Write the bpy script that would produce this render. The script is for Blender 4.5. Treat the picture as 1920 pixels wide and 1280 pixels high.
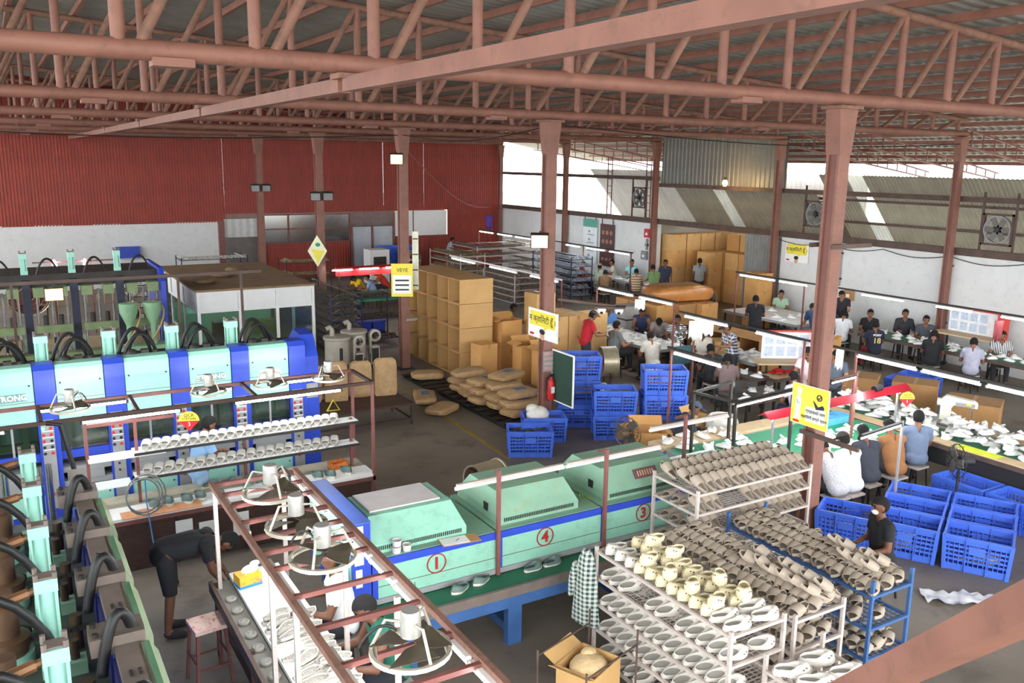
import bpy, bmesh, math, random
from mathutils import Vector, Matrix, noise
import numpy as np
for o in list(bpy.data.objects): bpy.data.objects.remove(o)
random.seed(7)
S = bpy.context.scene
COL = S.collection
PI = math.pi
def rad(a): return a*PI/180
# ---------------------------------------------------------------- camera
FPX, PITCH, ROLL, YAW, CAMZ = 1628.0, 0.20482, -0.013166, 0.53964, 5.4
_f = Vector((math.sin(YAW)*math.cos(PITCH), math.cos(YAW)*math.cos(PITCH), -math.sin(PITCH)))
_r = Vector((math.cos(YAW), -math.sin(YAW), 0)); _d = _f.cross(_r)
_R = _r*math.cos(ROLL)+_d*math.sin(ROLL); _D = _d*math.cos(ROLL)-_r*math.sin(ROLL)
cam_d = bpy.data.cameras.new('camera'); cam = bpy.data.objects.new('camera', cam_d); COL.objects.link(cam)
cam_d.sensor_width = 36; cam_d.lens = FPX/1920*36; cam_d.clip_start = 0.05; cam_d.clip_end = 500
m = Matrix(((_R.x, -_D.x, -_f.x, 0), (_R.y, -_D.y, -_f.y, 0), (_R.z, -_D.z, -_f.z, CAMZ), (0, 0, 0, 1)))
cam.matrix_world = m; S.camera = cam
def ray(x, y): return _R*((x-960)/FPX)+_D*((y-640)/FPX)+_f
def pz(x, y, z=0.0):                       # where the sight line of a photo pixel meets height z
    d = ray(x, y); t = (z-CAMZ)/d.z; return Vector((d.x*t, d.y*t, z))
# ---------------------------------------------------------------- world, sun, exposure
W = bpy.data.worlds.new('sky'); S.world = W; W.use_nodes = True
nt = W.node_tree; bgn = nt.nodes['Background']
bgn.inputs['Color'].default_value = (.93, .97, 1.0, 1)      # even overcast sky
bgn.inputs['Strength'].default_value = 4.9
S.view_settings.view_transform = 'Standard'; S.view_settings.look = 'None'
S.view_settings.gamma = 1.0; S.view_settings.use_curve_mapping = False
S.view_settings.exposure = 0.66
# ---------------------------------------------------------------- materials
MATS = {}
def lin(c): return tuple(((v/255)/12.92 if v/255 <= .04045 else ((v/255+.055)/1.055)**2.4) for v in c)+(1,)
def mat(name, rgb, rough=.6, metal=0., var=.12, scale=6., bump=.0, spots=None, spot_amt=.5, coord='Object', alpha=None):
    if name in MATS: return MATS[name]
    M = bpy.data.materials.new(name); M.use_nodes = True; n = M.node_tree; N = n.nodes; L = n.links
    b = N['Principled BSDF']; b.inputs['Roughness'].default_value = rough; b.inputs['Metallic'].default_value = metal
    tc = N.new('ShaderNodeTexCoord'); nz = N.new('ShaderNodeTexNoise'); nz.inputs['Scale'].default_value = scale; nz.inputs['Detail'].default_value = 5
    L.new(tc.outputs[coord], nz.inputs['Vector'])
    c = lin(rgb); r = N.new('ShaderNodeValToRGB')
    r.color_ramp.elements[0].position = .3; r.color_ramp.elements[1].position = .7
    r.color_ramp.elements[0].color = tuple(v*(1-var) for v in c[:3])+(1,); r.color_ramp.elements[1].color = tuple(min(1, v*(1+var)) for v in c[:3])+(1,)
    L.new(nz.outputs['Fac'], r.inputs['Fac']); out = r.outputs[0]
    if spots:
        n2 = N.new('ShaderNodeTexNoise'); n2.inputs['Scale'].default_value = scale*2.7; n2.inputs['Detail'].default_value = 8; n2.inputs['Roughness'].default_value = .7
        L.new(tc.outputs[coord], n2.inputs['Vector'])
        r2 = N.new('ShaderNodeValToRGB'); r2.color_ramp.elements[0].position = .52; r2.color_ramp.elements[1].position = .66
        L.new(n2.outputs['Fac'], r2.inputs['Fac']); mx = N.new('ShaderNodeMix'); mx.data_type = 'RGBA'
        ml = N.new('ShaderNodeMath'); ml.operation = 'MULTIPLY'; ml.inputs[1].default_value = spot_amt
        L.new(r2.outputs[0], ml.inputs[0]); L.new(ml.outputs[0], mx.inputs[0]); L.new(out, mx.inputs[6]); mx.inputs[7].default_value = lin(spots); out = mx.outputs[2]
    L.new(out, b.inputs['Base Color'])
    if bump:
        bp = N.new('ShaderNodeBump'); bp.inputs['Strength'].default_value = bump; bp.inputs['Distance'].default_value = .02
        L.new(nz.outputs['Fac'], bp.inputs['Height']); L.new(bp.outputs[0], b.inputs['Normal'])
    if alpha is not None: b.inputs['Alpha'].default_value = alpha
    MATS[name] = M; return M
def emit(name, rgb, st):
    if name in MATS: return MATS[name]
    M = bpy.data.materials.new(name); M.use_nodes = True; b = M.node_tree.nodes['Principled BSDF']
    b.inputs['Base Color'].default_value = lin(rgb); b.inputs['Emission Color'].default_value = lin(rgb); b.inputs['Emission Strength'].default_value = st
    MATS[name] = M; return M
def glass(name, rgb, a=.25, rough=.12, translucent=False):
    if name in MATS: return MATS[name]
    M = bpy.data.materials.new(name); M.use_nodes = True; n = M.node_tree; N = n.nodes; L = n.links
    out = N['Material Output']; N.remove(N['Principled BSDF'])
    t = N.new('ShaderNodeBsdfTransparent'); g = N.new('ShaderNodeBsdfGlossy'); g.inputs['Roughness'].default_value = rough
    t.inputs[0].default_value = lin(rgb); mx = N.new('ShaderNodeMixShader'); mx.inputs[0].default_value = a
    L.new(t.outputs[0], mx.inputs[1])
    if translucent:
        tr = N.new('ShaderNodeBsdfTranslucent'); tr.inputs[0].default_value = lin(rgb); df = N.new('ShaderNodeBsdfDiffuse'); df.inputs[0].default_value = lin(rgb)
        m2 = N.new('ShaderNodeMixShader'); m2.inputs[0].default_value = .35; L.new(tr.outputs[0], m2.inputs[1]); L.new(df.outputs[0], m2.inputs[2]); L.new(m2.outputs[0], mx.inputs[2])
    else: L.new(g.outputs[0], mx.inputs[2])
    L.new(mx.outputs[0], out.inputs[0]); MATS[name] = M; return M
def pattern(name, kind, a, b, sx, sy=None, c=None):     # woven cloth patterns
    if name in MATS: return MATS[name]
    M = bpy.data.materials.new(name); M.use_nodes = True; n = M.node_tree; N = n.nodes; L = n.links
    bs = N['Principled BSDF']; bs.inputs['Roughness'].default_value = .9
    tc = N.new('ShaderNodeTexCoord'); sp = N.new('ShaderNodeSeparateXYZ'); L.new(tc.outputs['Object'], sp.inputs[0])
    def band(o, s, w=.5):
        q = N.new('ShaderNodeMath'); q.operation = 'MULTIPLY'; q.inputs[1].default_value = s; L.new(o, q.inputs[0])
        f = N.new('ShaderNodeMath'); f.operation = 'FRACT'; L.new(q.outputs[0], f.inputs[0])
        g = N.new('ShaderNodeMath'); g.operation = 'GREATER_THAN'; g.inputs[1].default_value = w; L.new(f.outputs[0], g.inputs[0]); return g.outputs[0]
    mx = N.new('ShaderNodeMix'); mx.data_type = 'RGBA'; mx.inputs[6].default_value = lin(a); mx.inputs[7].default_value = lin(b)
    if kind == 'h': L.new(band(sp.outputs[2], sx), mx.inputs[0])
    elif kind == 'v': L.new(band(sp.outputs[1], sx), mx.inputs[0])
    else:
        ad = N.new('ShaderNodeMath'); ad.operation = 'ADD'; L.new(band(sp.outputs[2], sx), ad.inputs[0]); L.new(band(sp.outputs[1], sy or sx), ad.inputs[1])
        ml = N.new('ShaderNodeMath'); ml.operation = 'MULTIPLY'; ml.inputs[1].default_value = .5; L.new(ad.outputs[0], ml.inputs[0]); L.new(ml.outputs[0], mx.inputs[0])
    L.new(mx.outputs[2], bs.inputs['Base Color']); MATS[name] = M; return M
# pieces too small in the photo to pick apart one by one stay joined
SMALL = {'button', 'vent_slot', 'vent_hole', 'tread_stud', 'rib_lattice', 'wire_grid', 'drive_chain', 'rib', 'screw', 'bolt', 'bolt_cap', 'label_strip', 'meter', 'printed_rows', 'print_line', 'printed_circle', 'printed_text', 'pinned_paper', 'cage', 'grille', 'lace_row', 'face_features', 'rung'}
# ---------------------------------------------------------------- mesh builder
class MB:
    def __init__(s): s.v = []; s.f = []; s.m = []; s.mi = 0
    def add(s, vs, fs):
        o = len(s.v); s.v += [tuple(p) for p in vs]; s.f += [tuple(i+o for i in f) for f in fs]; s.m += [s.mi]*len(fs); return s
    def box(s, c, d, rz=0, rx=0, ry=0):
        h = [x/2 for x in d]; R = Matrix.Rotation(rz, 3, 'Z') @ Matrix.Rotation(ry, 3, 'Y') @ Matrix.Rotation(rx, 3, 'X'); c = Vector(c)
        vs = [c+R @ Vector((h[0]*i, h[1]*j, h[2]*k)) for k in (-1, 1) for j in (-1, 1) for i in (-1, 1)]
        return s.add(vs, [(0, 2, 3, 1), (4, 5, 7, 6), (0, 1, 5, 4), (2, 6, 7, 3), (0, 4, 6, 2), (1, 3, 7, 5)])
    def bx(s, x0, x1, y0, y1, z0, z1): return s.box(((x0+x1)/2, (y0+y1)/2, (z0+z1)/2), (x1-x0, y1-y0, z1-z0))
    def bar(s, p, q, w, h=None):            # square bar between two points
        p = Vector(p); q = Vector(q); h = h or w; d = (q-p); 
        if d.length < 1e-6: return s
        d.normalize(); u = Vector((0, 0, 1)) if abs(d.z) < .95 else Vector((1, 0, 0)); a = d.cross(u).normalized(); b = a.cross(d)
        vs = [e+a*(w/2*i)+b*(h/2*j) for e in (p, q) for i, j in ((-1, -1), (1, -1), (1, 1), (-1, 1))]
        return s.add(vs, [(3, 2, 1, 0), (4, 5, 6, 7)]+[(i, (i+1) % 4, 4+(i+1) % 4, 4+i) for i in range(4)])
    def tube(s, pts, r, n=8, caps=True):
        P = [Vector(p) for p in pts]; rr = r if isinstance(r, (list, tuple)) else [r]*len(P); vs = []; fs = []; a = None
        for i, p in enumerate(P):
            t = (P[min(i+1, len(P)-1)]-P[max(i-1, 0)]).normalized()
            if a is None: u = Vector((0, 0, 1)) if abs(t.z) < .9 else Vector((1, 0, 0)); a = t.cross(u).normalized()
            else: a = (a-t*a.dot(t)).normalized()
            b = t.cross(a)
            vs += [p+(a*math.cos(2*PI*k/n)+b*math.sin(2*PI*k/n))*rr[i] for k in range(n)]
        for i in range(len(P)-1): fs += [(i*n+k, i*n+(k+1) % n, (i+1)*n+(k+1) % n, (i+1)*n+k) for k in range(n)]
        if caps: fs += [tuple(range(n-1, -1, -1)), tuple((len(P)-1)*n+k for k in range(n))]
        return s.add(vs, fs)
    def cyl(s, p, q, r, n=12): return s.tube([p, q], r, n)
    def lathe(s, prof, n=16, c=(0, 0, 0), M=None):
        c = Vector(c); vs = []; fs = []
        for r, z in prof: vs += [Vector((r*math.cos(2*PI*k/n), r*math.sin(2*PI*k/n), z)) for k in range(n)]
        vs = [c+((M @ v) if M else v) for v in vs]
        for i in range(len(prof)-1): fs += [(i*n+k, i*n+(k+1) % n, (i+1)*n+(k+1) % n, (i+1)*n+k) for k in range(n)]
        ring = prof[0] == prof[-1]
        if prof[0][0] > 1e-5 and not ring: fs.append(tuple(range(n-1, -1, -1)))
        if prof[-1][0] > 1e-5 and not ring: fs.append(tuple((len(prof)-1)*n+k for k in range(n)))
        return s.add(vs, fs)
    def prism(s, poly, t0, t1, ax='z'):     # poly in the two other axes, extruded along ax
        n = len(poly)
        def P(a, b, t): return (a, b, t) if ax == 'z' else ((a, t, b) if ax == 'y' else (t, a, b))
        vs = [P(a, b, t0) for a, b in poly]+[P(a, b, t1) for a, b in poly]
        return s.add(vs, [tuple(range(n-1, -1, -1)), tuple(range(n, 2*n))]+[(i, (i+1) % n, n+(i+1) % n, n+i) for i in range(n)])
    def ell(s, c, r, n=12, m=8, M=None):
        prof = [(math.sin(PI*i/m), -math.cos(PI*i/m)) for i in range(m+1)]; prof[0] = (0, -1); prof[-1] = (0, 1)
        c = Vector(c); vs = []; fs = []
        for a, z in prof: vs += [Vector((r[0]*a*math.cos(2*PI*k/n), r[1]*a*math.sin(2*PI*k/n), r[2]*z)) for k in range(n)]
        vs = [c+((M @ v) if M else v) for v in vs]
        for i in range(m): fs += [(i*n+k, i*n+(k+1) % n, (i+1)*n+(k+1) % n, (i+1)*n+k) for k in range(n)]
        return s.add(vs, fs)
    def mesh(s, name, mats, smooth=False):
        me = bpy.data.meshes.new(name); me.from_pydata(s.v, [], s.f)
        for k in (mats if isinstance(mats, (list, tuple)) else [mats]): me.materials.append(k)
        if isinstance(mats, (list, tuple)) and len(mats) > 1: me.polygons.foreach_set('material_index', s.m)
        bm = bmesh.new(); bm.from_mesh(me); bmesh.ops.remove_doubles(bm, verts=bm.verts, dist=1e-5)
        bmesh.ops.dissolve_degenerate(bm, edges=bm.edges, dist=1e-5)
        bmesh.ops.recalc_face_normals(bm, faces=bm.faces); bm.to_mesh(me); bm.free()
        if smooth:
            me.polygons.foreach_set('use_smooth', [True]*len(me.polygons))
            try: me.set_sharp_from_angle(angle=rad(40))
            except Exception: pass
        me.update(); return me
    def build(s, name, mats, parent=None, smooth=False, loc=None, rz=0):
        o = obj(name, s.mesh(name, mats, smooth), parent, loc, rz)
        if parent is not None and name in SMALL: o['kind'] = 'stuff'
        return o
def obj(name, me, parent=None, loc=None, rz=0):
    o = bpy.data.objects.new(name, me); COL.objects.link(o)
    if parent is not None: o.parent = parent
    if loc is not None: o.location = loc
    if rz: o.rotation_euler.z = rz
    return o
def tag(o, label=None, cat=None, group=None, kind=None):
    if label: o['label'] = label
    if cat: o['category'] = cat
    if group: o['group'] = group
    if kind: o['kind'] = kind
    return o
def thing(name, label, cat, loc=(0, 0, 0), rz=0, group=None):
    o = obj(name, None, None, loc, rz); o.empty_display_size = .1; return tag(o, label, cat, group)
KIDS = {}
def copy_tree(o, loc=None, rz=None, label=None, group=None, parent=None):
    c = o.copy(); COL.objects.link(c); c.parent = parent
    if loc is not None: c.location = loc
    if rz is not None: c.rotation_euler.z = rz
    if label: c['label'] = label
    if group: c['group'] = group
    if o.name not in KIDS: KIDS[o.name] = list(o.children)
    for k in KIDS[o.name]: copy_tree(k, parent=c)
    return c
class Proto:                                # first use moves the original, later uses copy it
    def __init__(s, o): s.o = o; s.used = False
    def put(s, loc, rz=0, label=None, group=None, rot=None, sc=None):
        if not s.used: s.used = True; o = s.o; KIDS[o.name] = list(o.children)
        else: o = copy_tree(s.o)
        o.location = loc; o.rotation_euler = rot if rot else (0, 0, rz)
        if sc: o.scale = (sc, sc, sc) if not isinstance(sc, tuple) else sc
        else: o.scale = (1, 1, 1)
        if label: o['label'] = label
        if group: o['group'] = group
        return o
def struct(name, mb, mats, **k):
    o = mb.build(name, mats, **k); o['kind'] = 'structure'; return o
def text(name, body, size, material, parent=None, loc=(0, 0, 0), rot=(0, 0, 0), ext=.002, bold=0.0):
    c = bpy.data.curves.new(name, 'FONT'); c.body = body; c.size = size; c.align_x = 'CENTER'; c.align_y = 'CENTER'; c.extrude = ext; c.offset = bold; c.resolution_u = 2
    t = bpy.data.objects.new(name, c); COL.objects.link(t); bpy.context.view_layer.update()
    me = bpy.data.meshes.new_from_object(t.evaluated_get(bpy.context.evaluated_depsgraph_get())); bpy.data.objects.remove(t)
    me.name = name; me.materials.clear(); me.materials.append(material)
    o = obj(name, me, parent, loc); o.rotation_euler = rot; return o
def onX(x, y, X):                           # where the sight line of a photo pixel meets the plane at X
    d = ray(x, y); t = X/d.x; return Vector((X, d.y*t, CAMZ+d.z*t))
ORD = ['first', 'second', 'third', 'fourth', 'fifth', 'sixth', 'seventh', 'eighth', 'ninth', 'tenth', 'eleventh', 'twelfth', 'thirteenth', 'fourteenth', 'fifteenth', 'sixteenth', 'seventeenth', 'eighteenth', 'nineteenth', 'twentieth', 'twenty-first', 'twenty-second', 'twenty-third', 'twenty-fourth']
# colours
PINK = mat('pink_paint', (132, 89, 76), .6, var=.14, scale=3, spots=(104, 74, 60), spot_amt=.5)
PINKD = mat('pink_paint_dusty', (128, 92, 78), .75, var=.2, scale=4, spots=(84, 72, 56), spot_amt=.65)
STEEL = mat('galvanised_sheet', (150, 152, 148), .45, .35, var=.12, scale=1.5)
REDW = mat('red_sheet', (150, 56, 42), .5, .0, var=.16, scale=1.2, spots=(105, 34, 26), spot_amt=.35)
WHITEW = mat('white_plaster', (214, 214, 212), .85, var=.04, scale=1.5, spots=(188, 186, 180), spot_amt=.4)
TEAL = mat('teal_enamel', (152, 206, 188), .4, var=.05, scale=4)
TEALD = mat('teal_enamel_worn', (124, 162, 138), .55, var=.1, scale=3, spots=(136, 146, 112), spot_amt=.55)
BLUE = mat('blue_enamel', (42, 68, 176), .4, var=.08)
BLUEL = mat('blue_cabinet', (72, 98, 170), .4, var=.08)
BLUEF = mat('blue_frame', (56, 92, 142), .5, var=.12)
DARK = mat('dark_steel', (48, 45, 42), .55, .2, var=.25, scale=5)
BLACK = mat('black_rubber', (24, 23, 23), .5, var=.2)
GREYB = mat('greybrown_steel', (112, 100, 92), .6, .1, var=.15, scale=5)
OLIVE = mat('olive_steel', (120, 138, 96), .5, var=.15)
BROWN = mat('brown_motor', (92, 66, 48), .5, .2, var=.2)
CHROME = mat('chrome_rod', (200, 200, 200), .2, .95, var=.05)
GREYP = mat('grey_panel', (140, 140, 140), .5, var=.06)
WHITEP = mat('white_laminate', (232, 230, 226), .5, var=.03)
MAROON = mat('maroon_tube', (120, 72, 66), .5, var=.15, scale=8)
DKWOOD = mat('dark_board', (66, 44, 36), .7, var=.25)
WOOD = mat('pale_plywood', (206, 180, 140), .6, var=.1, scale=8)
CRATE = mat('blue_plastic', (70, 108, 210), .4, var=.07)
CARD = mat('cardboard', (204, 162, 104), .8, var=.07, scale=3)
CARD2 = mat('cardboard_orange', (206, 154, 92), .8, var=.07, scale=3)
CARDD = mat('cardboard_brown', (174, 130, 82), .8, var=.1, scale=3)
KRAFT = mat('kraft_sack', (182, 148, 106), .8, var=.14, scale=6, bump=.3, spots=(150, 120, 84), spot_amt=.5)
YEL = mat('yellow_print', (232, 214, 66), .5, var=.04)
WHT = mat('white_print', (236, 236, 232), .5, var=.03)
BLK = mat('black_print', (28, 26, 28), .6, var=.1)
RED = mat('red_paint', (190, 32, 34), .45, var=.08)
GREEN = mat('green_belt', (24, 96, 68), .55, var=.08)
GREENL = mat('green_mat', (32, 140, 96), .5, var=.06)
TAUPE = mat('taupe_foam', (164, 150, 134), .7, var=.07, scale=12)
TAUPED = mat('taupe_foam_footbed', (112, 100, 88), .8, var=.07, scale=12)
CREAM = mat('cream_foam', (220, 208, 172), .6, var=.05)
WFOAM = mat('white_foam', (206, 200, 190), .55, var=.04)
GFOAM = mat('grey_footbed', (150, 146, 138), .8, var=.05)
SLATE = mat('slate_foam', (92, 112, 106), .55, var=.08)
RACKW = mat('white_rack_paint', (188, 176, 168), .5, var=.1, spots=(140, 110, 98), spot_amt=.35)
TUBE = emit('tube_glow', (245, 250, 255), 42.0)
FLOOD = emit('flood_glow', (255, 190, 96), 9.0)
SHINY = mat('clear_film', (205, 205, 205), .25, .1, var=.1, scale=9)
# ================================================================ the setting
FLOORM = mat('concrete_floor', (120, 110, 98), .6, var=.22, scale=.5, bump=.05, spots=(76, 67, 56), spot_amt=.55)
GROUNDM = mat('dry_ground', (170, 160, 140), .9, var=.15, scale=.3)
b = MB(); b.bx(-8, 31, -6, 41, -.2, 0); struct('floor', b, FLOORM)
b = MB(); b.bx(-60, 120, -60, 140, -.5, -.22); g = b.build('ground', GROUNDM); g['kind'] = 'structure'
# painted floor line
YLINE = mat('yellow_floor_paint', (150, 122, 40), .7, var=.3, scale=5, spots=(96, 86, 62), spot_amt=.8)
b = MB(); d = Vector((7.87-8.27, 13.47-20.69, 0)); p0 = Vector((8.27, 20.69, .003)); b.bar(p0-d*.6, p0+d*1.05, .07, .006); struct('trim_1', b, YLINE)
# ---- corrugated sheet meshes
def corr(length, width, pitch, depth, name, material, ribs=True):
    """sheet in local x (across) by z (up); profile depth along y"""
    n = max(2, int(round(width/pitch))); v = []; f = []
    xs = []
    for i in range(n):
        x = i*width/n; w = width/n
        xs += [(x, 0), (x+w*.35, 0), (x+w*.5, depth), (x+w*.85, depth)]
    xs.append((width, 0))
    for x, y in xs: v += [(x, y, 0), (x, y, length), (x, y+.004, 0), (x, y+.004, length)]
    for i in range(len(xs)-1):
        a = i*4; c = a+4; f += [(a, c, c+1, a+1), (a+2, a+3, c+3, c+2), (a, a+2, c+2, c), (a+1, c+1, c+3, a+3)]
    me = bpy.data.meshes.new(name); me.from_pydata(v, [], f); me.materials.append(material); me.update(); return me
# ---- back wall (red corrugated cladding above, mixed openings below)
YB = 39.3
wall = tag(obj('wall_back', None, None, (0, YB, 0)), kind='structure')
up = corr(6.4, 1.06, .118, .03, 'cladding_sheet', REDW)
for i in range(27):
    o = obj('cladding_sheet', up, wall, (-6+i*1.06, random.uniform(-.012, .0), 2.62 if i < 14 else 2.98))
lowr = corr(3.0, 1.0, .118, .03, 'cladding_sheet', REDW)
for i in range(3): obj('cladding_sheet', lowr, wall, (19.65+i*1.0, -.02, 0))
half = corr(1.62, 1.0, .118, .03, 'cladding_sheet', REDW)
for x in (10.5, 11.5, 12.5, 13.5): obj('cladding_sheet', half, wall, (x, -.02, 0))
for x in (16.75, 17.7, 18.65): obj('cladding_sheet', half, wall, (x, -.02, .1))
b = MB(); b.bx(-6, 8.55, .02, .22, 0, 2.66); b.build('plaster_panel', WHITEW, wall)
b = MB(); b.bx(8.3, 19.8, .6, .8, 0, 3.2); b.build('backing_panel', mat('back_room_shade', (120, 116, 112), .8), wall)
w = tag(obj('window_1', None, None, (0, YB-.03, 0)), kind='structure')
b = MB()
for x in (10.45, 11.6, 12.9, 14.5): b.bx(x-.04, x+.04, -.05, .03, 1.6, 2.92)
for z in (1.62, 2.25, 2.9): b.bx(10.45, 14.5, -.05, .03, z-.03, z+.03)
b.build('window_frame', MAROON, w)
for i, (x0, x1) in enumerate(((10.5, 11.55), (11.65, 12.85), (12.95, 14.45))):
    b = MB(); b.bx(x0, x1, -.02, -.01, 1.66, 2.86); b.build('pane', glass('window_glass', (200, 206, 208), .35), w)
FILM = glass('plastic_film', (225, 228, 230), .8, translucent=True)
w = tag(obj('window_2', None, None, (0, YB-.03, 0)), kind='structure')
for x0, x1 in ((16.8, 17.75), (17.78, 19.6)): b = MB(); b.bx(x0, x1, -.04, -.03, 1.75, 2.97); b.build('pane', WHITEP, w)
b = MB(); b.bx(16.75, 19.65, -.06, 0, 1.7, 1.76); b.bx(17.74, 17.79, -.06, 0, 1.75, 2.97); b.build('window_frame', MAROON, w)
d = tag(obj('door_1', None, None, (0, YB-.05, 0)), kind='structure')
b = MB(); b.bx(8.5, 8.75, -.1, .1, 0, 2.7); b.bx(10.2, 10.45, -.1, .1, 0, 2.7); b.build('door_frame', MAROON, d)
b = MB(); b.prism([(8.75+i*.16, .02*(i % 2)) for i in range(10)]+[(10.2-i*.16, .03+.02*(i % 2)) for i in range(10)], 1.95, 2.75); b.build('strip_curtain', mat('curtain_film', (190, 190, 186), .25, var=.1), d)
d = tag(obj('door_2', None, None, (0, YB-.05, 0)), kind='structure')
b = MB(); b.bx(14.55, 14.65, -.05, .05, 0, 2.3); b.bx(15.6, 15.68, -.05, .05, 0, 2.3); b.bx(16.7, 16.8, -.05, .05, 0, 2.9); b.build('door_frame', MAROON, d)
b = MB(); b.bx(14.66, 15.58, 0, .02, .2, 2.25); b.bx(15.7, 16.68, 0, .02, .2, 2.25); b.build('hanging_sheet', mat('grey_film', (176, 180, 184), .3, var=.12, scale=2), d)
# ---- right wall (low white wall, beams and leaning daylight sheets above)
XR = 22.75
wr = tag(obj('wall_right', None, None, (XR, 0, 0)), kind='structure')
for y0, y1 in ((26.85, 39.3), (2.0, 20.45)): b = MB(); b.bx(0, .2, y0, y1, 0, 3.08); b.build('plaster_panel', WHITEW, wr)
BEAM = mat('rusty_dark_beam', (84, 66, 58), .7, var=.25, scale=4)
for z, y0, y1, s in ((3.13, 2, 39.2, .1), (4.8, 26.9, 39.2, .07), (4.55, 2, 26.8, .07)): b = MB(); b.bx(-.06, .06, y0, y1, z-s, z+s); b.build('girt', BEAM, wr)
gs = corr(1.85, 1.05, .21, .03, 'grey_cladding_sheet', mat('grey_cladding', (118, 118, 112), .5, .2, var=.12, scale=2))
for i in range(6):
    o = obj('grey_cladding_sheet', gs, wr, (.05, 26.8-i*1.05, 4.5)); o.rotation_euler.z = -PI/2
gd = corr(3.0, .85, .14, .03, 'grey_cladding_sheet', mat('grey_cladding_worn', (128, 128, 124), .5, .2, var=.15, scale=3))
for i in range(2): o = obj('grey_cladding_sheet', gd, wr, (.05, 22.15-i*.85, 0)); o.rotation_euler.z = -PI/2
# leaning sheets beyond the wall: top inside, foot outside
LEAN = mat('weathered_sheet', (150, 144, 128), .6, .1, var=.12, scale=2)
SKYL = glass('fibreglass_strip', (244, 246, 242), .3, translucent=True)
ls = corr(2.95, 1.05, .13, .025, 'leaning_sheet', LEAN)
lst = corr(2.95, .62, .13, .025, 'skylight_strip', SKYL)
ls2 = corr(1.95, 1.05, .13, .025, 'leaning_sheet', LEAN); lst2 = corr(1.95, .62, .13, .025, 'skylight_strip', SKYL)
y = 26.6
while y > 3:
    for k in range(6):
        strip = k == 2; wd = .62 if strip else 1.05; bay = y > 20.7
        if y-wd < 2: break
        me = (lst2 if strip else ls2) if bay else (lst if strip else ls)
        o = obj(me.name.split('.')[0], me, wr, (2.6, y, 2.9) if not bay else (1.9, y, 3.0)); o.rotation_euler = (0, 0, 0)
        o.rotation_euler = (rad(-44), 0, -PI/2) if False else (0, 0, 0)
        o.matrix_local = Matrix.Translation(o.location) @ Matrix.Rotation(-PI/2, 4, 'Z') @ Matrix.Rotation(rad(42), 4, 'X'); y -= wd
PALE = mat('pale_sheet', (226, 222, 214), .6, var=.05, scale=2)
ls3 = corr(2.95, 1.05, .13, .025, 'leaning_sheet', PALE)
for k in range(5):
    o = obj('leaning_sheet', ls3, wr, (2.6, 32.4-k*1.05, 2.9)); o.matrix_local = Matrix.Translation(o.location) @ Matrix.Rotation(-PI/2, 4, 'Z') @ Matrix.Rotation(rad(42), 4, 'X')
for z, x, y0 in ((3.55, 2.0, 20.5), (4.3, 1.35, 20.5)): b = MB(); b.bx(x-.04, x+.04, 2, y0, z-.04, z+.04); b.build('girt', BEAM, wr)
# outdoor shed wall seen through the open bay
OUTW = mat('outdoor_sheet', (224, 220, 214), .6, var=.06, scale=1)
os_ = corr(5.0, 1.05, .25, .03, 'outdoor_sheet', OUTW)
oshed = thing('outdoor_shed_wall', 'pale sheet metal wall of the shed outside the open bay', 'shed wall', (31, 33, 0))
for i in range(9):
    o = obj('wall_sheet', os_, oshed, (0, -i*1.05, 0)); o.rotation_euler.z = -PI/2
b = MB()
for z in (3.4, 4.3): b.bx(-.1, -.02, -9.4, 0, z-.04, z+.04)
b.build('girt', MAROON, oshed)
# ---- ceiling: sheets, purlins; roof height as a function of x
def roofz(x): return 8.25-.072*x if x <= XR else 8.25-.072*XR-(x-XR)*.18
ce = tag(obj('ceiling', None), kind='structure')
for side, (xa, xb) in enumerate(((-9, XR), (XR, 30.2))):
    za, zb = roofz(xa)+.2, roofz(xb)+.2; Lh = math.hypot(xb-xa, zb-za)
    me = corr(Lh, 3.125, .26, .035, 'roof_sheet', STEEL)
    yy = -4.4
    while yy < 39.4:
        o = obj('roof_sheet', me, ce)
        a = math.atan2(zb-za, xb-xa)
        # local x -> world y, local z -> along slope, local y -> up
        ex = Vector((0, 1, 0)); ez = Vector((math.cos(a), 0, math.sin(a))); ey = ez.cross(ex)
        o.matrix_local = Matrix(((ex.x, ey.x, ez.x, xa), (ex.y, ey.y, ez.y, yy), (ex.z, ey.z, ez.z, za), (0, 0, 0, 1))); yy += 3.125
PURL = mat('purlin_paint', (138, 92, 78), .6, var=.2, scale=4)
b = MB(); b.bx(-.04, .04, -4.4, 39.3, -.06, .06); pm = b.mesh('purlin', PURL)
x = -8.5
while x < 30:
    obj('purlin', pm, ce, (x, 0, roofz(x)+.12)); x += 1.15
# ---- trusses
TR = [1.85, 8.1, 14.35, 20.6, 26.85, 33.1, 39.1]
CHZ = 6.27; X0, X1, DX = -7.92, 22.72, 1.12
NP = 27
vm = {}
def strut(p, q, r): b = MB(); b.cyl(p, q, r, 10); return b
tr0 = thing('roof_truss', 'x', 'truss')
b = MB(); b.cyl((X0, 0, CHZ), (X1, 0, CHZ), .088, 12); b.build('bottom_chord', PINK, tr0, True)
b = MB(); b.cyl((X0, 0, roofz(X0)), (X1, 0, roofz(X1)), .062, 10); b.build('top_chord', PINKD, tr0, True)
for i in range(NP+1):
    x = X0+i*DX
    strut((x, 0, CHZ), (x, 0, roofz(x)), .055 if i % 2 else .06).build('vertical_strut', PINK, tr0, True)
    if i < NP: strut((x+.14, 0, CHZ), (x+DX-.02, 0, roofz(x+DX)), .048).build('diagonal_strut', PINKD, tr0, True)
for x in (1.45, 8.2, 15.0): b = MB(); b.bx(x-.17, x+.17, -.1, .1, CHZ-.13, CHZ-.06); b.build('splice_plate', PINK, tr0)
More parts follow.
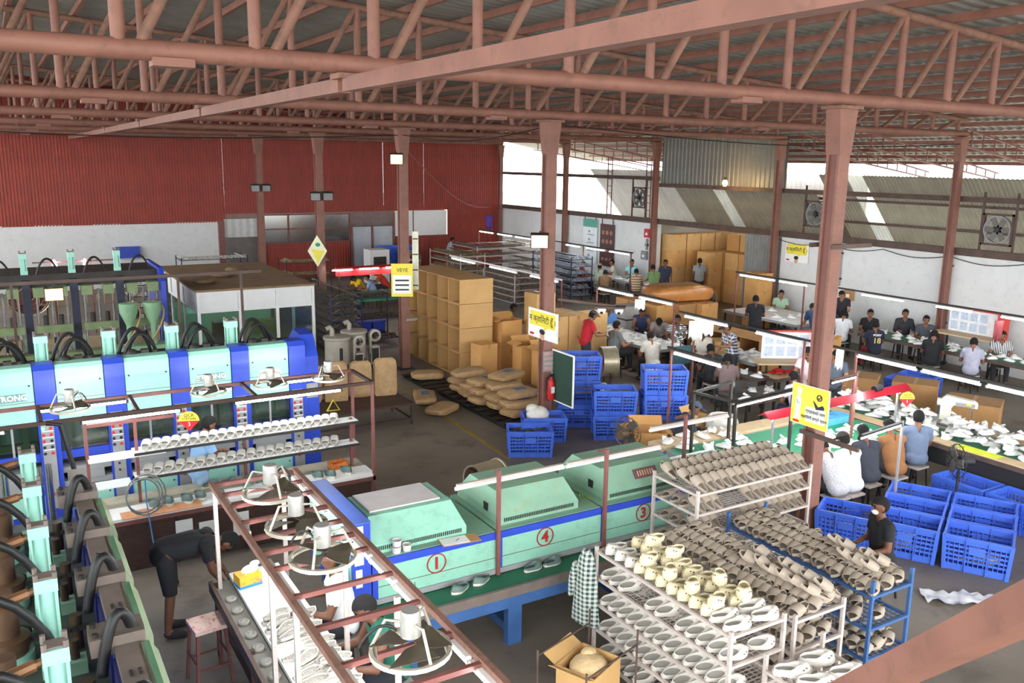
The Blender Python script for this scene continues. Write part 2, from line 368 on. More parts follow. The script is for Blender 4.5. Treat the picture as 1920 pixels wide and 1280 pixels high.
TN = ['nearest to the viewer, out of view above', 'nearest pink pipe roof truss, crossing the top of the picture', 'second pink pipe roof truss from the viewer', 'third pink pipe roof truss from the viewer', 'fourth pink pipe roof truss from the viewer', 'fifth pink pipe roof truss from the viewer', 'last pink pipe roof truss, against the red wall']
tp = Proto(tr0)
for i, y in enumerate(TR):
    if i: tp.put((0, y, 0), label=TN[i], group='pink roof trusses')
# lean-to rafters
lr = thing('lattice_rafter', 'x', 'rafter')
b = MB(); b.bar((XR, 0, 6.4), (29.8, 0, 5.2), .05); b.build('top_chord', MAROON, lr)
b = MB(); b.bar((XR, 0, 5.95), (29.8, 0, 4.98), .05); b.build('bottom_chord', MAROON, lr)
for i in range(13):
    x = XR+.25+i*.55; t = (x-XR)/7.05
    b = MB(); b.bar((x, 0, 5.95-.97*t), (x, 0, 6.4-1.2*t), .03); b.build('strut', MAROON, lr)
rp = Proto(lr)
for i, y in enumerate((8.1, 11.2, 14.35, 17.5, 20.1, 27.2, 30.0, 33.1, 36.2)):
    rp.put((0, y, 0), label='slim lattice rafter under the outer roof, number %s from the near end' % ['one', 'two', 'three', 'four', 'five', 'six', 'seven', 'eight', 'nine'][i], group='lattice rafters beyond the right wall')
# long tie beam
t = thing('tie_beam', 'long pink square tube tying the trusses together, running away from the viewer', 'beam', (3.0, 0, 6.08))
ys = [-4.3]+TR
for i in range(len(ys)-1):
    b = MB(); b.bx(-.065, .065, ys[i]+.06, ys[i+1]-.06, -.065, .065); b.build('tube_segment', PINK, t)
    b = MB(); b.bx(-.12, .12, ys[i+1]-.12, ys[i+1]+.12, .05, .1); b.build('joint_plate', PINKD, t)
# near stair rail
t = thing('stair_rail', 'dusty pink square rail rising across the near right corner', 'rail')
p1 = ray(1628, 1281).normalized(); p2 = ray(1922, 1142).normalized()
A = Vector((0, 0, CAMZ))+p1*3.35; B = Vector((0, 0, CAMZ))+p2*2.42; dd = (B-A)
b = MB(); b.bar(A-dd*.5, B+dd*.6, .085); b.build('rail_tube', PINK, t)
# ---- columns
def column(name_label, x, y, h=6.16, w=.215, group='pink roof columns', capital=True):
    t = thing('column', name_label, 'column', (x, y, 0), 0, group)
    b = MB(); b.bx(-w/2, w/2, -w/2, -w/2+.04, 0, h); b.bx(-w/2, w/2, w/2-.04, w/2, 0, h); b.build('flange', PINK, t)
    b = MB(); b.bx(-w/2+.03, w/2-.05, -w/2+.035, w/2-.035, 0, h); b.build('web', mat('column_web', (112, 68, 58), .55, var=.15, scale=3), t)
    if capital:
        b = MB(); b.prism([(-w/2-.005, h-.62), (w/2+.005, h-.62), (w/2+.075, h-.02), (-w/2-.075, h-.02)], -w/2-.01, w/2+.01, 'y'); b.build('capital', PINK, t)
        b = MB(); b.bx(-.22, .22, -.17, .17, h-.025, h+.02); b.build('cap_plate', PINKD, t)
    b = MB(); b.bx(-.2, .2, -.2, .2, 0, .03); b.build('base_plate', DARK, t)
    return t
COLA = (9.98, 8.1); COLC = (9.42, 14.4); COLB = (9.05, 20.6)
ca = column('tall pink column nearest the viewer, carrying the yellow sign with a figure', *COLA)
cc = column('pink column with a fire extinguisher and green board at its foot', *COLC)
cb = column('pink column beside the open carton stack with the small yellow notice', *COLB)
column('pink column behind the dark slide racks with the diamond sign', 8.95, 26.85)
column('farthest pink column of the row, by the window in the red wall', 8.75, 33.1)
for y, l in ((14.35, 'column on the right wall with the widest view, far right'), (20.6, 'column on the right wall between the carton doorway and the quality poster'), (26.85, 'column on the right wall left of the carton doorway'), (33.1, 'column on the right wall in the open daylight bay'), (39.0, 'corner column where red and white walls meet')):
    column('pink '+l, XR-.2, y, 6.16, .19, 'pink wall columns')
# arms clamped to columns
b = MB(); b.bx(-.2, .62, -.2, -.16, 4.28, 4.34); b.bx(-.2, .2, .16, .2, 4.28, 4.34); b.build('clamp_bar', BEAM, ca)
b = MB(); b.bx(-.2, -.16, -.9, .1, 1.6, 1.66); b.build('sign_bar', BEAM, ca)
b = MB(); b.bx(-.02, .3, -.18, -.15, 1.3, 1.36); b.build('switch_box', GREYP, cb)
# left wall far outside the frame
b = MB(); b.bx(-8.2, -8, 2, 39.3, 0, 3.0); struct('wall_left', b, WHITEW)
b = MB(); b.bx(27.6, 27.7, 19.5, 27.6, 0, 3.3); struct('wall_store', b, LEAN)
b = MB(); b.bx(22.96, 27.6, 27.0, 27.1, 0, 3.05); struct('wall_storeside', b, LEAN)
# ================================================================ machines on the left
def arc(p, q, h, n=10, side=(0, 0, 0)):      # arched hose path
    p = Vector(p); q = Vector(q); s = Vector(side); out = []
    for i in range(n+1):
        t = i/n; out.append(p.lerp(q, t)+(Vector((0, 0, h))+s)*math.sin(PI*t)**.75)
    return out
def cyl_unit(parent, x, y, z, h, s=.09, name='hydraulic_cylinder'):
    """teal tie-rod cylinder with flanges, bolts"""
    b = MB(); b.cyl((x, y, z), (x, y, z+h), s*.75, 14); b.bx(x-s, x+s, y-s, y+s, z, z+.07); b.bx(x-s, x+s, y-s, y+s, z+h-.1, z+h)
    for i in (-1, 1):
        for j in (-1, 1): b.cyl((x+i*s*.8, y+j*s*.8, z), (x+i*s*.8, y+j*s*.8, z+h+.03), s*.16, 6)
    o = b.build(name, TEAL, parent, True)
    b = MB(); b.bx(x-s*.7, x+s*.7, y-s*.7, y+s*.7, z+h, z+h+.012)
    for i in (-1, 1):
        for j in (-1, 1): b.cyl((x+i*s*.8, y+j*s*.8, z+h), (x+i*s*.8, y+j*s*.8, z+h+.05), s*.24, 6)
    b.build('bolt_cap', GREYB, o)
    return o
# ---- front injection press line: x along, front face at y=13.3
YF = 13.3
sp = thing('injection_press_line', 'long teal and blue injection press line with nameplates and control panels', 'machine', (0, YF, 0))
b = MB(); b.bx(-2.3, 4.1, .25, .9, .1, 2.42); b.build('body', DARK, sp)
b = MB(); b.bx(-2.3, 4.32, -.02, .25, .1, .42); b.bx(-2.3, 4.32, .0, .2, 1.18, 1.3); b.build('base_beam', BLUE, sp)
b = MB(); b.bx(-2.3, 4.1, .02, .9, 2.42, 2.46); b.build('top_plate', DARK, sp)
PX = [.43+.885*i for i in range(-3, 5)]
WINGL = glass('press_window', (205, 216, 212), .18)
for i, x in enumerate(PX):
    b = MB(); b.prism([(-.06, .3), (-.06, 2.5), (.0, 2.57), (.25, 2.57), (.25, .3)], x-.13, x+.13, 'x'); p = b.build('pillar', BLUE, sp)
    b = MB(); b.bx(x-.1, x+.06, -.085, -.06, .5, 1.8); cp = b.build('control_panel', GREYP, sp)
    b = MB(); b.mi = 0
    for r in range(5):
        for c in (-.065, .03): b.mi = [0, 0, 1, 1, 0][r] if c > 0 else [2, 0, 0, 1, 1][r]; b.cyl((x+c-.01, -.085, 1.68-r*.09), (x+c-.01, -.1, 1.68-r*.09), .021, 8)
    b.mi = 1
    for r in range(3): b.cyl((x-.03, -.085, 1.13-r*.1), (x-.03, -.1, 1.13-r*.1), .016, 8)
    b.mi = 0; b.cyl((x-.03, -.085, .72), (x-.03, -.105, .72), .03, 8)
    b.build('button', [RED, BLK, emit('green_lamp', (90, 255, 170), 3)], cp)
    b = MB(); b.mi = 0
    for r in range(4): b.bx(x-.085, x+.05, -.0865, -.085, 1.635-r*.09, 1.645-r*.09)
    b.build('label_strip', WHT, cp)
    if i == len(PX)-1: break
    x0, x1 = x+.13, x+.755
    b = MB(); b.prism([(-.03, 1.76), (-.03, 2.5), (.02, 2.55), (.25, 2.55), (.25, 1.76)], x0+.01, x1-.01, 'x'); up = b.build('upper_panel', TEAL, sp)
    b = MB(); b.bx(x0+.01, x1-.01, -.034, -.03, 2.06, 2.068); b.build('seam', GREYB, up)
    b = MB()
    for sx in (x0+.06, x1-.06): b.cyl((sx, -.03, 2.3), (sx, -.045, 2.3), .012, 8)
    b.build('screw', BLK, up)
    b = MB(); b.bx(x0, x1, .21, .25, 1.3, 1.78); b.build('inner_panel', mat('inner_teal', (150, 176, 166), .6, var=.15, scale=8), sp)
    b = MB(); b.bx(x0, x1, -.01, .0, 1.32, 1.76); b.build('window_pane', WINGL, sp)
    b = MB(); b.bx(x0+.29, x0+.32, -.02, -.01, 1.3, 1.76); b.build('window_bar', GREYP, sp)
    b = MB(); b.bx(x0+.02, x1-.02, .1, .2, 1.36, 1.44); b.bx(x0+.1, x0+.16, .1, .18, 1.44, 1.7); b.bx(x1-.2, x1-.12, .1, .18, 1.44, 1.72); b.build('mould_holder', OLIVE, sp)
    b = MB(); b.bx(x0, x1, -.04, .2, .78, .86); b.bx(x0, x1, -.02, .2, .98, 1.06); b.bx(x0+.05, x1-.1, -.05, .1, .86, .98); b.build('mould_plate', GREYP, sp)
    b = MB(); b.bx(x0-.1, x1+.02, -.04, -.02, .42, .7); lp = b.build('lower_panel', TEAL, sp)
    b = MB(); b.cyl((x1-.05, -.04, .62), (x1-.05, -.05, .62), .012, 8); b.build('screw', BLK, lp)
    # top gear
    cyl_unit(sp, x+.02, .55, 2.46, .42)
    for p_, q_, h_ in (((x+.2, .45), (x+.68, .55), .34), ((x+.14, .6), (x+.62, .7), .4), ((x+.3, .78), (x+.7, .82), .3)): HO = MB(); HO.tube(arc((*p_, 2.46), (*q_, 2.46), h_), .026, 8); HO.build('hose', BLACK, sp, True)
    b = MB(); b.ell((x+.3, .3, 2.52), (.09, .09, .1)); b.bx(x+.42, x+.52, .25, .35, 2.46, 2.6); b.cyl((x+.62, .3, 2.46), (x+.62, .3, 2.58), .05); b.build('valve', DARK, sp, True)
# name plates with raised letters
NPM = mat('nameplate_grey', (110, 150, 150), .4)
for xx in (.43-.885+.45, .43+.885*2+.45):
    b = MB(); b.bx(xx-.2, xx+.2, -.045, -.032, 2.09, 2.2); npl = b.build('nameplate', NPM, sp)
    text('nameplate_lettering', 'STRONG', .105, mat('nameplate_letters', (222, 220, 196), .5), npl, (xx, -.047, 2.145), (PI/2, 0, 0), .002, .004)
b = MB(); b.bx(.43+.885*3+.3, .43+.885*3+.62, -.036, -.032, 2.0, 2.16); nst = b.build('warning_sticker', mat('faded_sticker', (206, 214, 190), .6), sp)
text('sticker_lettering', 'STRONG', .055, RED, nst, (.43+.885*3+.46, -.037, 2.12), (PI/2, 0, 0), .001)
# blue end cap on the right
b = MB(); b.prism([(-.02, .1), (-.02, 2.3), (.2, 2.62), (.55, 2.66), (.98, 2.35), (.98, 2.1), (.9, 2.05), (.9, .1)], 4.1, 4.32, 'x'); b.build('end_cap', BLUE, sp)
b = MB(); b.bx(4.11, 4.3, -.03, -.02, 1.62, 1.86); b.build('end_plate', GREYP, sp)

# ---- rear press line seen between pillars
rpn = thing('rear_press_line', 'older olive and dark press line with bare columns behind the teal line', 'machine', (0, 20.9, 0)); rpn.scale = (1, 1, 1.14)
b = MB(); b.bx(-2.5, 3.2, .5, 2.2, .1, 1.0); b.build('base', mat('press_teal_dull', (134, 172, 136), .5), rpn)
b = MB(); b.bx(-2.5, 3.2, .5, 2.0, 2.25, 2.5); b.build('crown', DARK, rpn)
b = MB(); b.bx(-2.5, 3.3, .0, .5, .1, 1.02); b.build('front_apron', OLIVE, rpn)
b = MB(); b.prism([(0, .2), (0, 2.3), (.25, 2.55), (2.2, 2.55), (2.2, .2)], 3.2, 3.3, 'x'); b.build('end_plate', BLUE, rpn)
for i in range(7):
    x = -2.35+i*.93
    b = MB(); b.bx(x, x+.16, .3, .5, .5, 2.4); b.build('pillar', mat('navy_pillar', (38, 42, 62), .5), rpn)
    if i == 6: break
    x0 = x+.2
    b = MB(); b.bx(x0, x0+.7, .1, .2, 1.42, 1.56); b.build('crossbar', OLIVE, rpn)
    b = MB()
    for k in (.06, .35, .64): b.cyl((x0+k, .3, .8), (x0+k, .3, 2.2), .026, 8)
    b.build('guide_rod', CHROME, rpn, True)
    b = MB(); b.bx(x0+.06, x0+.3, .12, .4, 1.06, 1.3); b.bx(x0+.38, x0+.62, .12, .4, 1.06, 1.3); b.build('mould_block', mat('mould_brown', (140, 120, 96), .5), rpn)
    for q_ in (0, .44): b = MB(); b.bx(x0+q_, x0+q_+.22, .15, .45, 2.1, 2.28); b.build('valve_block', OLIVE, rpn)
    b = MB(); b.tube([(x0+.1, .14, 2.1), (x0+.1, .14, 1.96), (x0+.3, .14, 1.96), (x0+.3, .14, 2.1)], .016, 6); b.build('copper_pipe', mat('dull_copper', (150, 120, 90), .4, .5), rpn); b = MB(); b.tube([(x0+.45, .14, 2.1), (x0+.45, .14, 1.92), (x0+.62, .14, 1.92), (x0+.62, .14, 2.1)], .016, 6); b.build('copper_pipe', mat('dull_copper', (150, 120, 90), .4, .5), rpn)
    cyl_unit(rpn, x+.08, .6, 2.5, .4, .07)
    b = MB(); b.tube(arc((x+.3, .4, 2.5), (x+.75, .5, 2.5), .3), .022, 8); b.build('hose', BLACK, rpn, True)
    for q_ in (.2, .5): b = MB(); b.cyl((x0+q_, .25, 1.56), (x0+q_, .25, 1.74), .05, 8); b.build('ejector', DARK, rpn, True)
# two hoppers on its right end
for k, hx in enumerate((2.45, 2.95)):
    b = MB(); b.lathe([(.06, 1.1), (.07, 1.5), (.19, 1.75), (.2, 1.93), (.0, 1.95)], 16, (hx, -.2, 0)); b.build('hopper', mat('press_teal_dull', (134, 172, 136), .5), rpn, True)
    b = MB(); b.tube(arc((hx, -.2, 1.95), (hx-.15, -.3, 1.1), .15, side=(.3, 0, 0)), .02, 6); b.build('feed_hose', mat('clear_hose', (170, 140, 90), .4), rpn, True)
b = MB(); b.bx(2.0, 3.2, -.45, 0, .1, 1.1); b.build('injection_carriage', mat('press_teal_dull', (134, 172, 136), .5), rpn)
# overhead rail with lamp in front of it
t = thing('overhead_rail', 'dark square rail carrying a warm lamp above the press line', 'rail', (0, 17.6, 0))
b = MB(); b.bar((-2, 0, 3.16), (4.6, 0, 3.16), .06); b.build('rail', BEAM, t)
for x in (-1, .2, 4.2, 3.0): b = MB(); b.bar((x, 0, 0), (x, 0, 3.16), .045); b.build('post', BEAM, t)
t = thing('flood_lamp', 'glowing warm flood lamp hung on the rail over the presses', 'lamp', (.86, 17.56, 2.94))
b = MB(); b.bx(-.16, .16, -.06, .06, -.12, .12); b.build('housing', DARK, t)
b = MB(); b.bx(-.14, .14, -.075, -.06, -.1, .1); b.build('lens', FLOOD, t)
b = MB(); b.bx(-.02, .02, -.02, .02, .12, .2); b.build('bracket', DARK, t)

# ---- near press line along y on the left edge
npn = thing('near_press_line', 'teal hydraulic press line with black hoses at the near left edge', 'machine', (0, 0, 0))
b = MB(); b.bx(-2.4, .5, 3.2, 10.6, .1, 1.35); b.build('body', mat('press_body_dark', (60, 66, 60), .6, var=.3, scale=3), npn)
b = MB(); b.bx(.5, .66, 3.2, 10.6, .1, 1.72); b.build('side_beam', BLUE, npn)
b = MB(); b.bx(.5, .68, 3.2, 10.9, 1.72, 1.8); b.build('side_rail', GREYB, npn)
b = MB(); b.bx(.66, .7, 3.2, 10.6, .3, 1.0); b.build('lower_skirt', BLUE, npn)
for i in range(6):
    y = 9.95-i*1.08
    b = MB(); b.prism([(y-.13, 1.74), (y+.14, 1.74), (y+.14, 1.88), (y-.13, 1.88)], .34, .72, 'x'); sl = b.build('cross_bracket', GREYB, npn)
    b = MB()
    for bx_, by in ((.38, -.08), (.38, .08), (.46, -.08)): b.cyl((bx_, y+by, 1.88), (bx_, y+by, 1.91), .022, 8)
    for bx_ in (.56, .62): b.cyl((bx_, y-.55, 1.8), (bx_, y-.55, 1.815), .014, 6); b.cyl((bx_, y-.6, 1.8), (bx_, y-.6, 1.815), .014, 6)
    b.build('bolt', DARK, sl)
    b = MB(); b.bx(.7, .74, y-1.0, y-.16, 1.2, 1.8); tp_ = b.build('side_panel', TEAL, npn)
    b = MB(); b.prism([(.66, 1.8), (.74, 1.8), (.8, 1.7), (.8, 1.25), (.74, 1.2)], y-1.0, y-.16, 'y'); b.build('clear_guard', glass('yellowed_acrylic', (232, 234, 214), .3, translucent=True), npn)
    b = MB(); b.bx(.48, .5, y-1.0, y-.16, .8, 1.72); b.build('recess_panel', mat('navy_panel', (26, 30, 88), .5), npn)
    cyl_unit(npn, .1, y+.25, 1.5, .8, .08)
    b = MB(); b.tube(arc((.4, y-.16, 1.6), (.64, y-.02, 1.87), .28), .042, 10); b.build('hose', BLACK, npn, True)
    b = MB(); b.tube(arc((-.75, y+.0, 1.7), (.16, y+.16, 1.62), .62), .036, 10); b.build('hose', BLACK, npn, True)
    b = MB(); b.tube(arc((-.8, y-.2, 1.4), (.0, y+.1, 1.42), .14), .026, 8); b.build('hose', BLACK, npn, True)
    b = MB(); b.tube(arc((-.7, y-.5, 1.4), (.02, y-.05, 1.45), .1, side=(.1, -.1, 0)), .026, 8); b.build('hose', BLACK, npn, True)
    b = MB(); b.lathe([(.15, 1.35), (.15, 1.5), (.17, 1.52), (.17, 1.6), (.1, 1.62), (.1, 1.85), (.07, 1.87), (.07, 2.0), (0, 2.0)], 16, (-.2, y-.28, 0)); b.build('drive_motor', BROWN, npn, True)
    b = MB(); b.lathe([(.19, 1.34), (.19, 1.46), (.0, 1.46)], 18, (-.2, y-.28, 0)); b.build('motor_base', TEAL, npn, True)
    b = MB(); b.cyl((-.7, y+.1, 2.1), (.02, y+.25, 2.2), .028, 8); b.cyl((-.3, y+.18, 2.155), (-.02, y+.24, 2.195), .042, 8); b.build('pipe_fitting', mat('rusty_brass', (120, 82, 52), .45, .4), npn, True)
    b = MB()
    for k in range(9): b.box((-.1+k*.055, y-.3, 1.55), (.035, .06, .025)); b.box((-.07+k*.055, y-.3, 1.55), (.05, .03, .045))
    b.build('drive_chain', DARK, npn)
    for q in ((.02, .16, y-.62, y-.48, 1.35, 1.48), (-.02, .1, y-.05, y+.06, 1.35, 1.5), (.22, .34, y-.7, y-.55, 1.35, 1.46)): b = MB(); b.bx(*q); b.build('valve_block', TEALD, npn)
    for q, h_, r_ in (((.3, y-.25), .3, .05), ((.26, y-.62), .27, .035), ((-.6, y-.2), .5, .045)): b = MB(); b.cyl((q[0], q[1], 1.35), (q[0], q[1], 1.35+h_), r_, 10); b.build('piston', mat('dark_brass', (74, 60, 46), .4, .4), npn, True)
for q_, r_ in (((.2, 10.55), .035), ((.3, 10.6), .035), ((-.15, 10.58), .06)): b = MB(); b.cyl((*q_, 1.3), (*q_, 2.0), r_, 10); b.build('guide_rod', CHROME, npn, True)
# ================================================================ lamps, fans, footwear prototypes
def tube_light(p, q, label, group, shade=None, hous=True):
    p = Vector(p); q = Vector(q); c = (p+q)/2; t = thing('tube_light', label, 'tube light', c, 0, group)
    b = MB(); b.cyl(p-c, q-c, .017, 8); b.build('tube', TUBE, t)
    d = (q-p).normalized()
    b = MB(); b.bar(p-c+Vector((0, 0, .035)), q-c+Vector((0, 0, .035)), .05, .03); b.bar(p-c, p-c-d*.03, .04); b.bar(q-c, q-c+d*.03, .04)
    b.build('housing', shade or WHITEP, t)
    return t
def fan_head(t, zc=0):                      # caged ceiling fan seen from above: motor can, cage ring, blades
    b = MB(); b.lathe([(.0, .0), (.085, .0), (.085, .2), (.075, .22), (0, .22)], 16, (0, 0, zc+.05)); b.build('motor', mat('grey_motor', (168, 166, 160), .4, .3), t, True)
    b = MB(); n = 6
    R = [(.33*math.cos(2*PI*k/n), .33*math.sin(2*PI*k/n)) for k in range(n)]
    for k in range(n): b.tube([(R[k][0], R[k][1], zc-.08), (R[(k+1) % n][0]*.98, R[(k+1) % n][1]*.98, zc-.08)], .014, 6)
    b.lathe([(.305, zc-.11), (.335, zc-.1), (.335, zc-.06), (.305, zc-.06), (.305, zc-.11)], 24); b.build('cage_ring', mat('ivory_metal', (186, 178, 160), .4, .2), t, True)
    b = MB()
    for k in range(3): a = 2*PI*k/3+.4; b.tube([(.08*math.cos(a), .08*math.sin(a), zc+.17), (.2*math.cos(a), .2*math.sin(a), zc+.19), (.32*math.cos(a), .32*math.sin(a), zc-.05)], .014, 6)
    b.build('mount_arm', mat('ivory_metal', (186, 178, 160), .4, .2), t, True)
    for k in range(3):
        a = 2*PI*k/3; c, s = math.cos(a), math.sin(a); b = MB(); vs = []
        for r, w, tw in ((.04, .05, .02), (.15, .13, .035), (.275, .2, .03)):
            for sg in (-1, 1): vs.append((c*r-s*w*sg, s*r+c*w*sg, zc-.03+tw*sg)); vs.append((c*r-s*w*sg, s*r+c*w*sg, zc-.036+tw*sg))
        b.add(vs, [(0, 2, 6, 4), (4, 6, 10, 8), (1, 5, 7, 3), (5, 9, 11, 7), (0, 4, 5, 1), (4, 8, 9, 5), (2, 3, 7, 6), (6, 7, 11, 10), (8, 10, 11, 9), (0, 1, 3, 2)])
        b.build('blade', mat('dusty_blade', (96, 88, 74), .4, .4, var=.2), t, True)
    b = MB(); b.tube(arc((.1, .05, zc+.1), (.36, .2, zc-.02), .1), .012, 6); b.build('cable', BLACK, t)
fp = thing('caged_fan', 'x', 'fan'); fan_head(fp); FAN = Proto(fp)
# footwear ---------------------------------------------------------
def foot(t, w, L):                          # half width of a footprint at t 0..1 (heel to toe)
    return w*(.62*math.sin(PI*min(1, t*1.02+.02))**.42*(.78+.3*t-.12*math.sin(2*PI*t)))
def outline(L, w, n=10, grow=0.):
    a = [(-L/2+L*i/n, foot(i/n, w, L)+grow) for i in range(n+1)]
    top = [(x, y) for x, y in a]; bot = [(x, -y*.92) for x, y in reversed(a)]
    return top+bot
def sole_mesh(b, L, w, z0, z1, n=9, bowl=.008):
    o = outline(L, w, n); k = len(o)
    vs = [(x*.97, y*.92, z0) for x, y in o]+[(x, y, (z0+z1)/2) for x, y in o]+[(x*.99, y*.97, z1) for x, y in o]+[(x*.9, y*.8, z1-bowl) for x, y in o]
    fs = [(tuple(range(k-1, -1, -1)))]
    for r in range(3): fs += [(r*k+i, r*k+(i+1) % k, (r+1)*k+(i+1) % k, (r+1)*k+i) for i in range(k)]
    b.add(vs, fs); top = [vs[3*k+i] for i in range(k)]
    return top
def make_slide(name, label, m1, m2, L=.27, w=.1):
    t = thing(name, label, 'slide')
    b = MB(); tp_ = sole_mesh(b, L, w, 0, .034); b.build('sole', m1, t, True)
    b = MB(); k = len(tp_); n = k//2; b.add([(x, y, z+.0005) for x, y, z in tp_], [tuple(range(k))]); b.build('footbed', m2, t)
    b = MB(); vs = []; N = 8
    for x, hh, sc in ((-.035, .058, 1.08), (.01, .064, 1.14), (.05, .066, 1.14), (.078, .062, 1.1)):
        wy = .052*sc
        for th in (0, .007):
            for i in range(N+1):
                a = PI*i/N; vs.append((x, (wy-th)*math.cos(a)*(1.0), .02+(hh-th-.012)*math.sin(a)**.6 if 0 < i < N else .015))
    q = 2*(N+1); fs = []
    for r in range(3):
        for i in range(N):
            a = r*q+i; fs += [(a, a+1, a+q+1, a+q), (a+N+1, a+q+N+1, a+q+N+2, a+N+2)]
    for r in (0, 3):
        for i in range(N): a = r*q+i; fs.append((a, a+N+1, a+N+2, a+1) if r == 0 else (a, a+1, a+N+2, a+N+1))
    b.add(vs, fs); b.build('strap', m1, t, True)
    return t
def clog_parts(t, m1, m2, msole, L=.28, w=.112, holes=True):
    b = MB(); sole_mesh(b, L, w, 0, .03, 10); b.build('sole', msole, t, True)
    N = 26; K = 6; vs = []; fs = []; op = []
    for i in range(N):
        a = 2*PI*i/N; c, s_ = math.cos(a), math.sin(a)
        t_ = .5+.5*c; x0 = -L/2+.004+(L-.008)*t_; y0 = (foot(t_, w, L) if s_ > 0 else -foot(t_, w, L)*.92)
        y0 = y0*min(1, abs(s_)*2.2+.001) if abs(s_) < .45 else y0
        x1 = -.04+.09*c; y1 = .045*s_; f = max(0, min(1, (x1+.03)/.07)); z1 = .058+.027*f*f*(3-2*f)
        if c < -.6: z1 -= .006
        for k in range(K+1):
            q = k/K; bul = math.sin(PI*q)
            toe = max(0, c); z = .018+(z1-.018)*(1-(1-q)**(2.0+1.2*toe))+.012*bul*toe
            ox = 1+.0*q; vs.append((x0+(x1-x0)*q**1.35, y0*(1+.05*bul)+(y1-y0*(1+.05*bul))*q**1.35, z))
        vs.append((x1*.985-.0005, y1*.92, z1-.01)); vs.append((-.04+.084*c, .041*s_, .036)); op.append((-.04+.085*c, .042*s_, .037))
    M_ = K+3
    for i in range(N):
        n_ = (i+1) % N
        for k in range(M_-1): fs.append((i*M_+k, n_*M_+k, n_*M_+k+1, i*M_+k+1))
    b = MB(); b.add(vs, fs); b.build('upper', m1, t, True)
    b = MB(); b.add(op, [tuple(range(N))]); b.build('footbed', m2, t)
    if holes:
        b = MB()
        for i, k in ((3, 2), (4, 2), (N-3, 2), (N-4, 2)):
            p = vs[i*M_+k]; b.ell(p, (.011, .006, .007), 7, 5)
        b.build('vent_hole', mat('vent_shadow', (120, 110, 92), .9), t)
    return t
def make_clog(name, label, m1, m2):
    return clog_parts(thing(name, label, 'clog'), m1, m2, m1)
SLIDE_T = Proto(make_slide('taupe_slide', 'x', TAUPE, TAUPED))
SLIDE_W = Proto(make_slide('white_slide', 'x', WFOAM, GFOAM, .26, .098))
CLOG_W = Proto(make_clog('white_clog', 'x', WFOAM, GFOAM))
CLOG_C = Proto(make_clog('cream_clog', 'x', CREAM, mat('cream_footbed', (176, 164, 132), .8)))
def make_slipon(label):
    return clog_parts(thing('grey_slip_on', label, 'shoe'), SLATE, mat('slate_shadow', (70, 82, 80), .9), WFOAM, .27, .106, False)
SLIPON = Proto(make_slipon('x'))
def make_outsole():
    t = thing('white_shoe_sole', 'x', 'shoe sole')
    b = MB(); sole_mesh(b, .3, .11, 0, .035); b.build('sole_body', WFOAM, t, True)
    b = MB()
    for i in range(9):
        for s in (-.022, 0, .022): b.ell((-.11+i*.027, s, .03), (.006, .006, .006), 5, 3)
    b.build('tread_stud', mat('stud_grey', (196, 194, 190), .6), t)
    return t
OUTS = Proto(make_outsole())

# ================================================================ finishing bench in front of the teal press
bx = thing('finishing_bench', 'long bench with two shoe shelves and a maroon lamp frame before the teal press', 'workbench', (0, 0, 0))
X0b, X1b, Yb0, Yb1 = .75, 4.6, 11.6, 12.5
b = MB(); b.bx(X0b, X1b, Yb0, Yb0+.42, .76, .8); b.build('front_board', WHITEP, bx)
b = MB(); b.bx(X0b, X1b, Yb0+.46, Yb1, .76, .79); b.build('rear_board', mat('worn_board', (172, 162, 140), .7, var=.15), bx)
b = MB(); b.bx(X0b+.35, X0b+1.35, Yb0-.06, Yb0+.2, .802, .812); b.build('stained_board', mat('stained_ply', (206, 150, 108), .7, spots=(196, 92, 52), spot_amt=.7, scale=5), bx)
b = MB(); b.bx(X0b, X1b, Yb0, Yb0+.03, .7, .76); b.build('front_rail', MAROON, bx)
b = MB(); b.bx(X0b+.05, X1b-.05, Yb0+.05, Yb0+.07, .03, .7); b.build('front_panel', DKWOOD, bx)
for i in range(4):
    b = MB(); b.bx(X0b+.9*i+.1, X0b+.9*i+.14, Yb0+.04, Yb0+.05, .03, .7); b.build('panel_post', BLK, bx)
for i, (xa, za) in enumerate(((1.75, .28), (2.05, .2), (2.5, .24))):
    b = MB(); b.bx(xa, xa+.22, Yb0+.035, Yb0+.04, za, za+.34); b.build('pinned_paper', WHT, bx)
for z, x0, nm in ((1.18, 1.35, 'lower_shelf'), (1.53, 1.35, 'upper_shelf')):
    b = MB(); b.bx(x0, 4.5, 11.98, 12.26, z-.02, z); b.build(nm, WHITEP, bx)
    b = MB(); b.bx(x0, 4.5, 11.96, 11.98, z-.03, z+.005); b.build('shelf_edge', DARK, bx)
b = MB(); b.bx(.8, 1.75, 11.98, 12.26, 1.48, 1.5); b.build('end_shelf', WHITEP, bx)
b = MB(); b.bx(.8, 1.3, 11.98, 12.26, 1.1, 1.12); b.build('end_shelf', WHITEP, bx)
for x, y in ((4.58, 11.62), (4.58, 12.45), (1.4, 12.12), (.8, 12.12), (2.9, 12.45), (4.42, 12.12)):
    b = MB(); b.bar((x, y, 0), (x, y, 2.2 if x > 4.5 else (2.1 if x < 2 else 1.55)), .04); b.build('post', MAROON, bx)
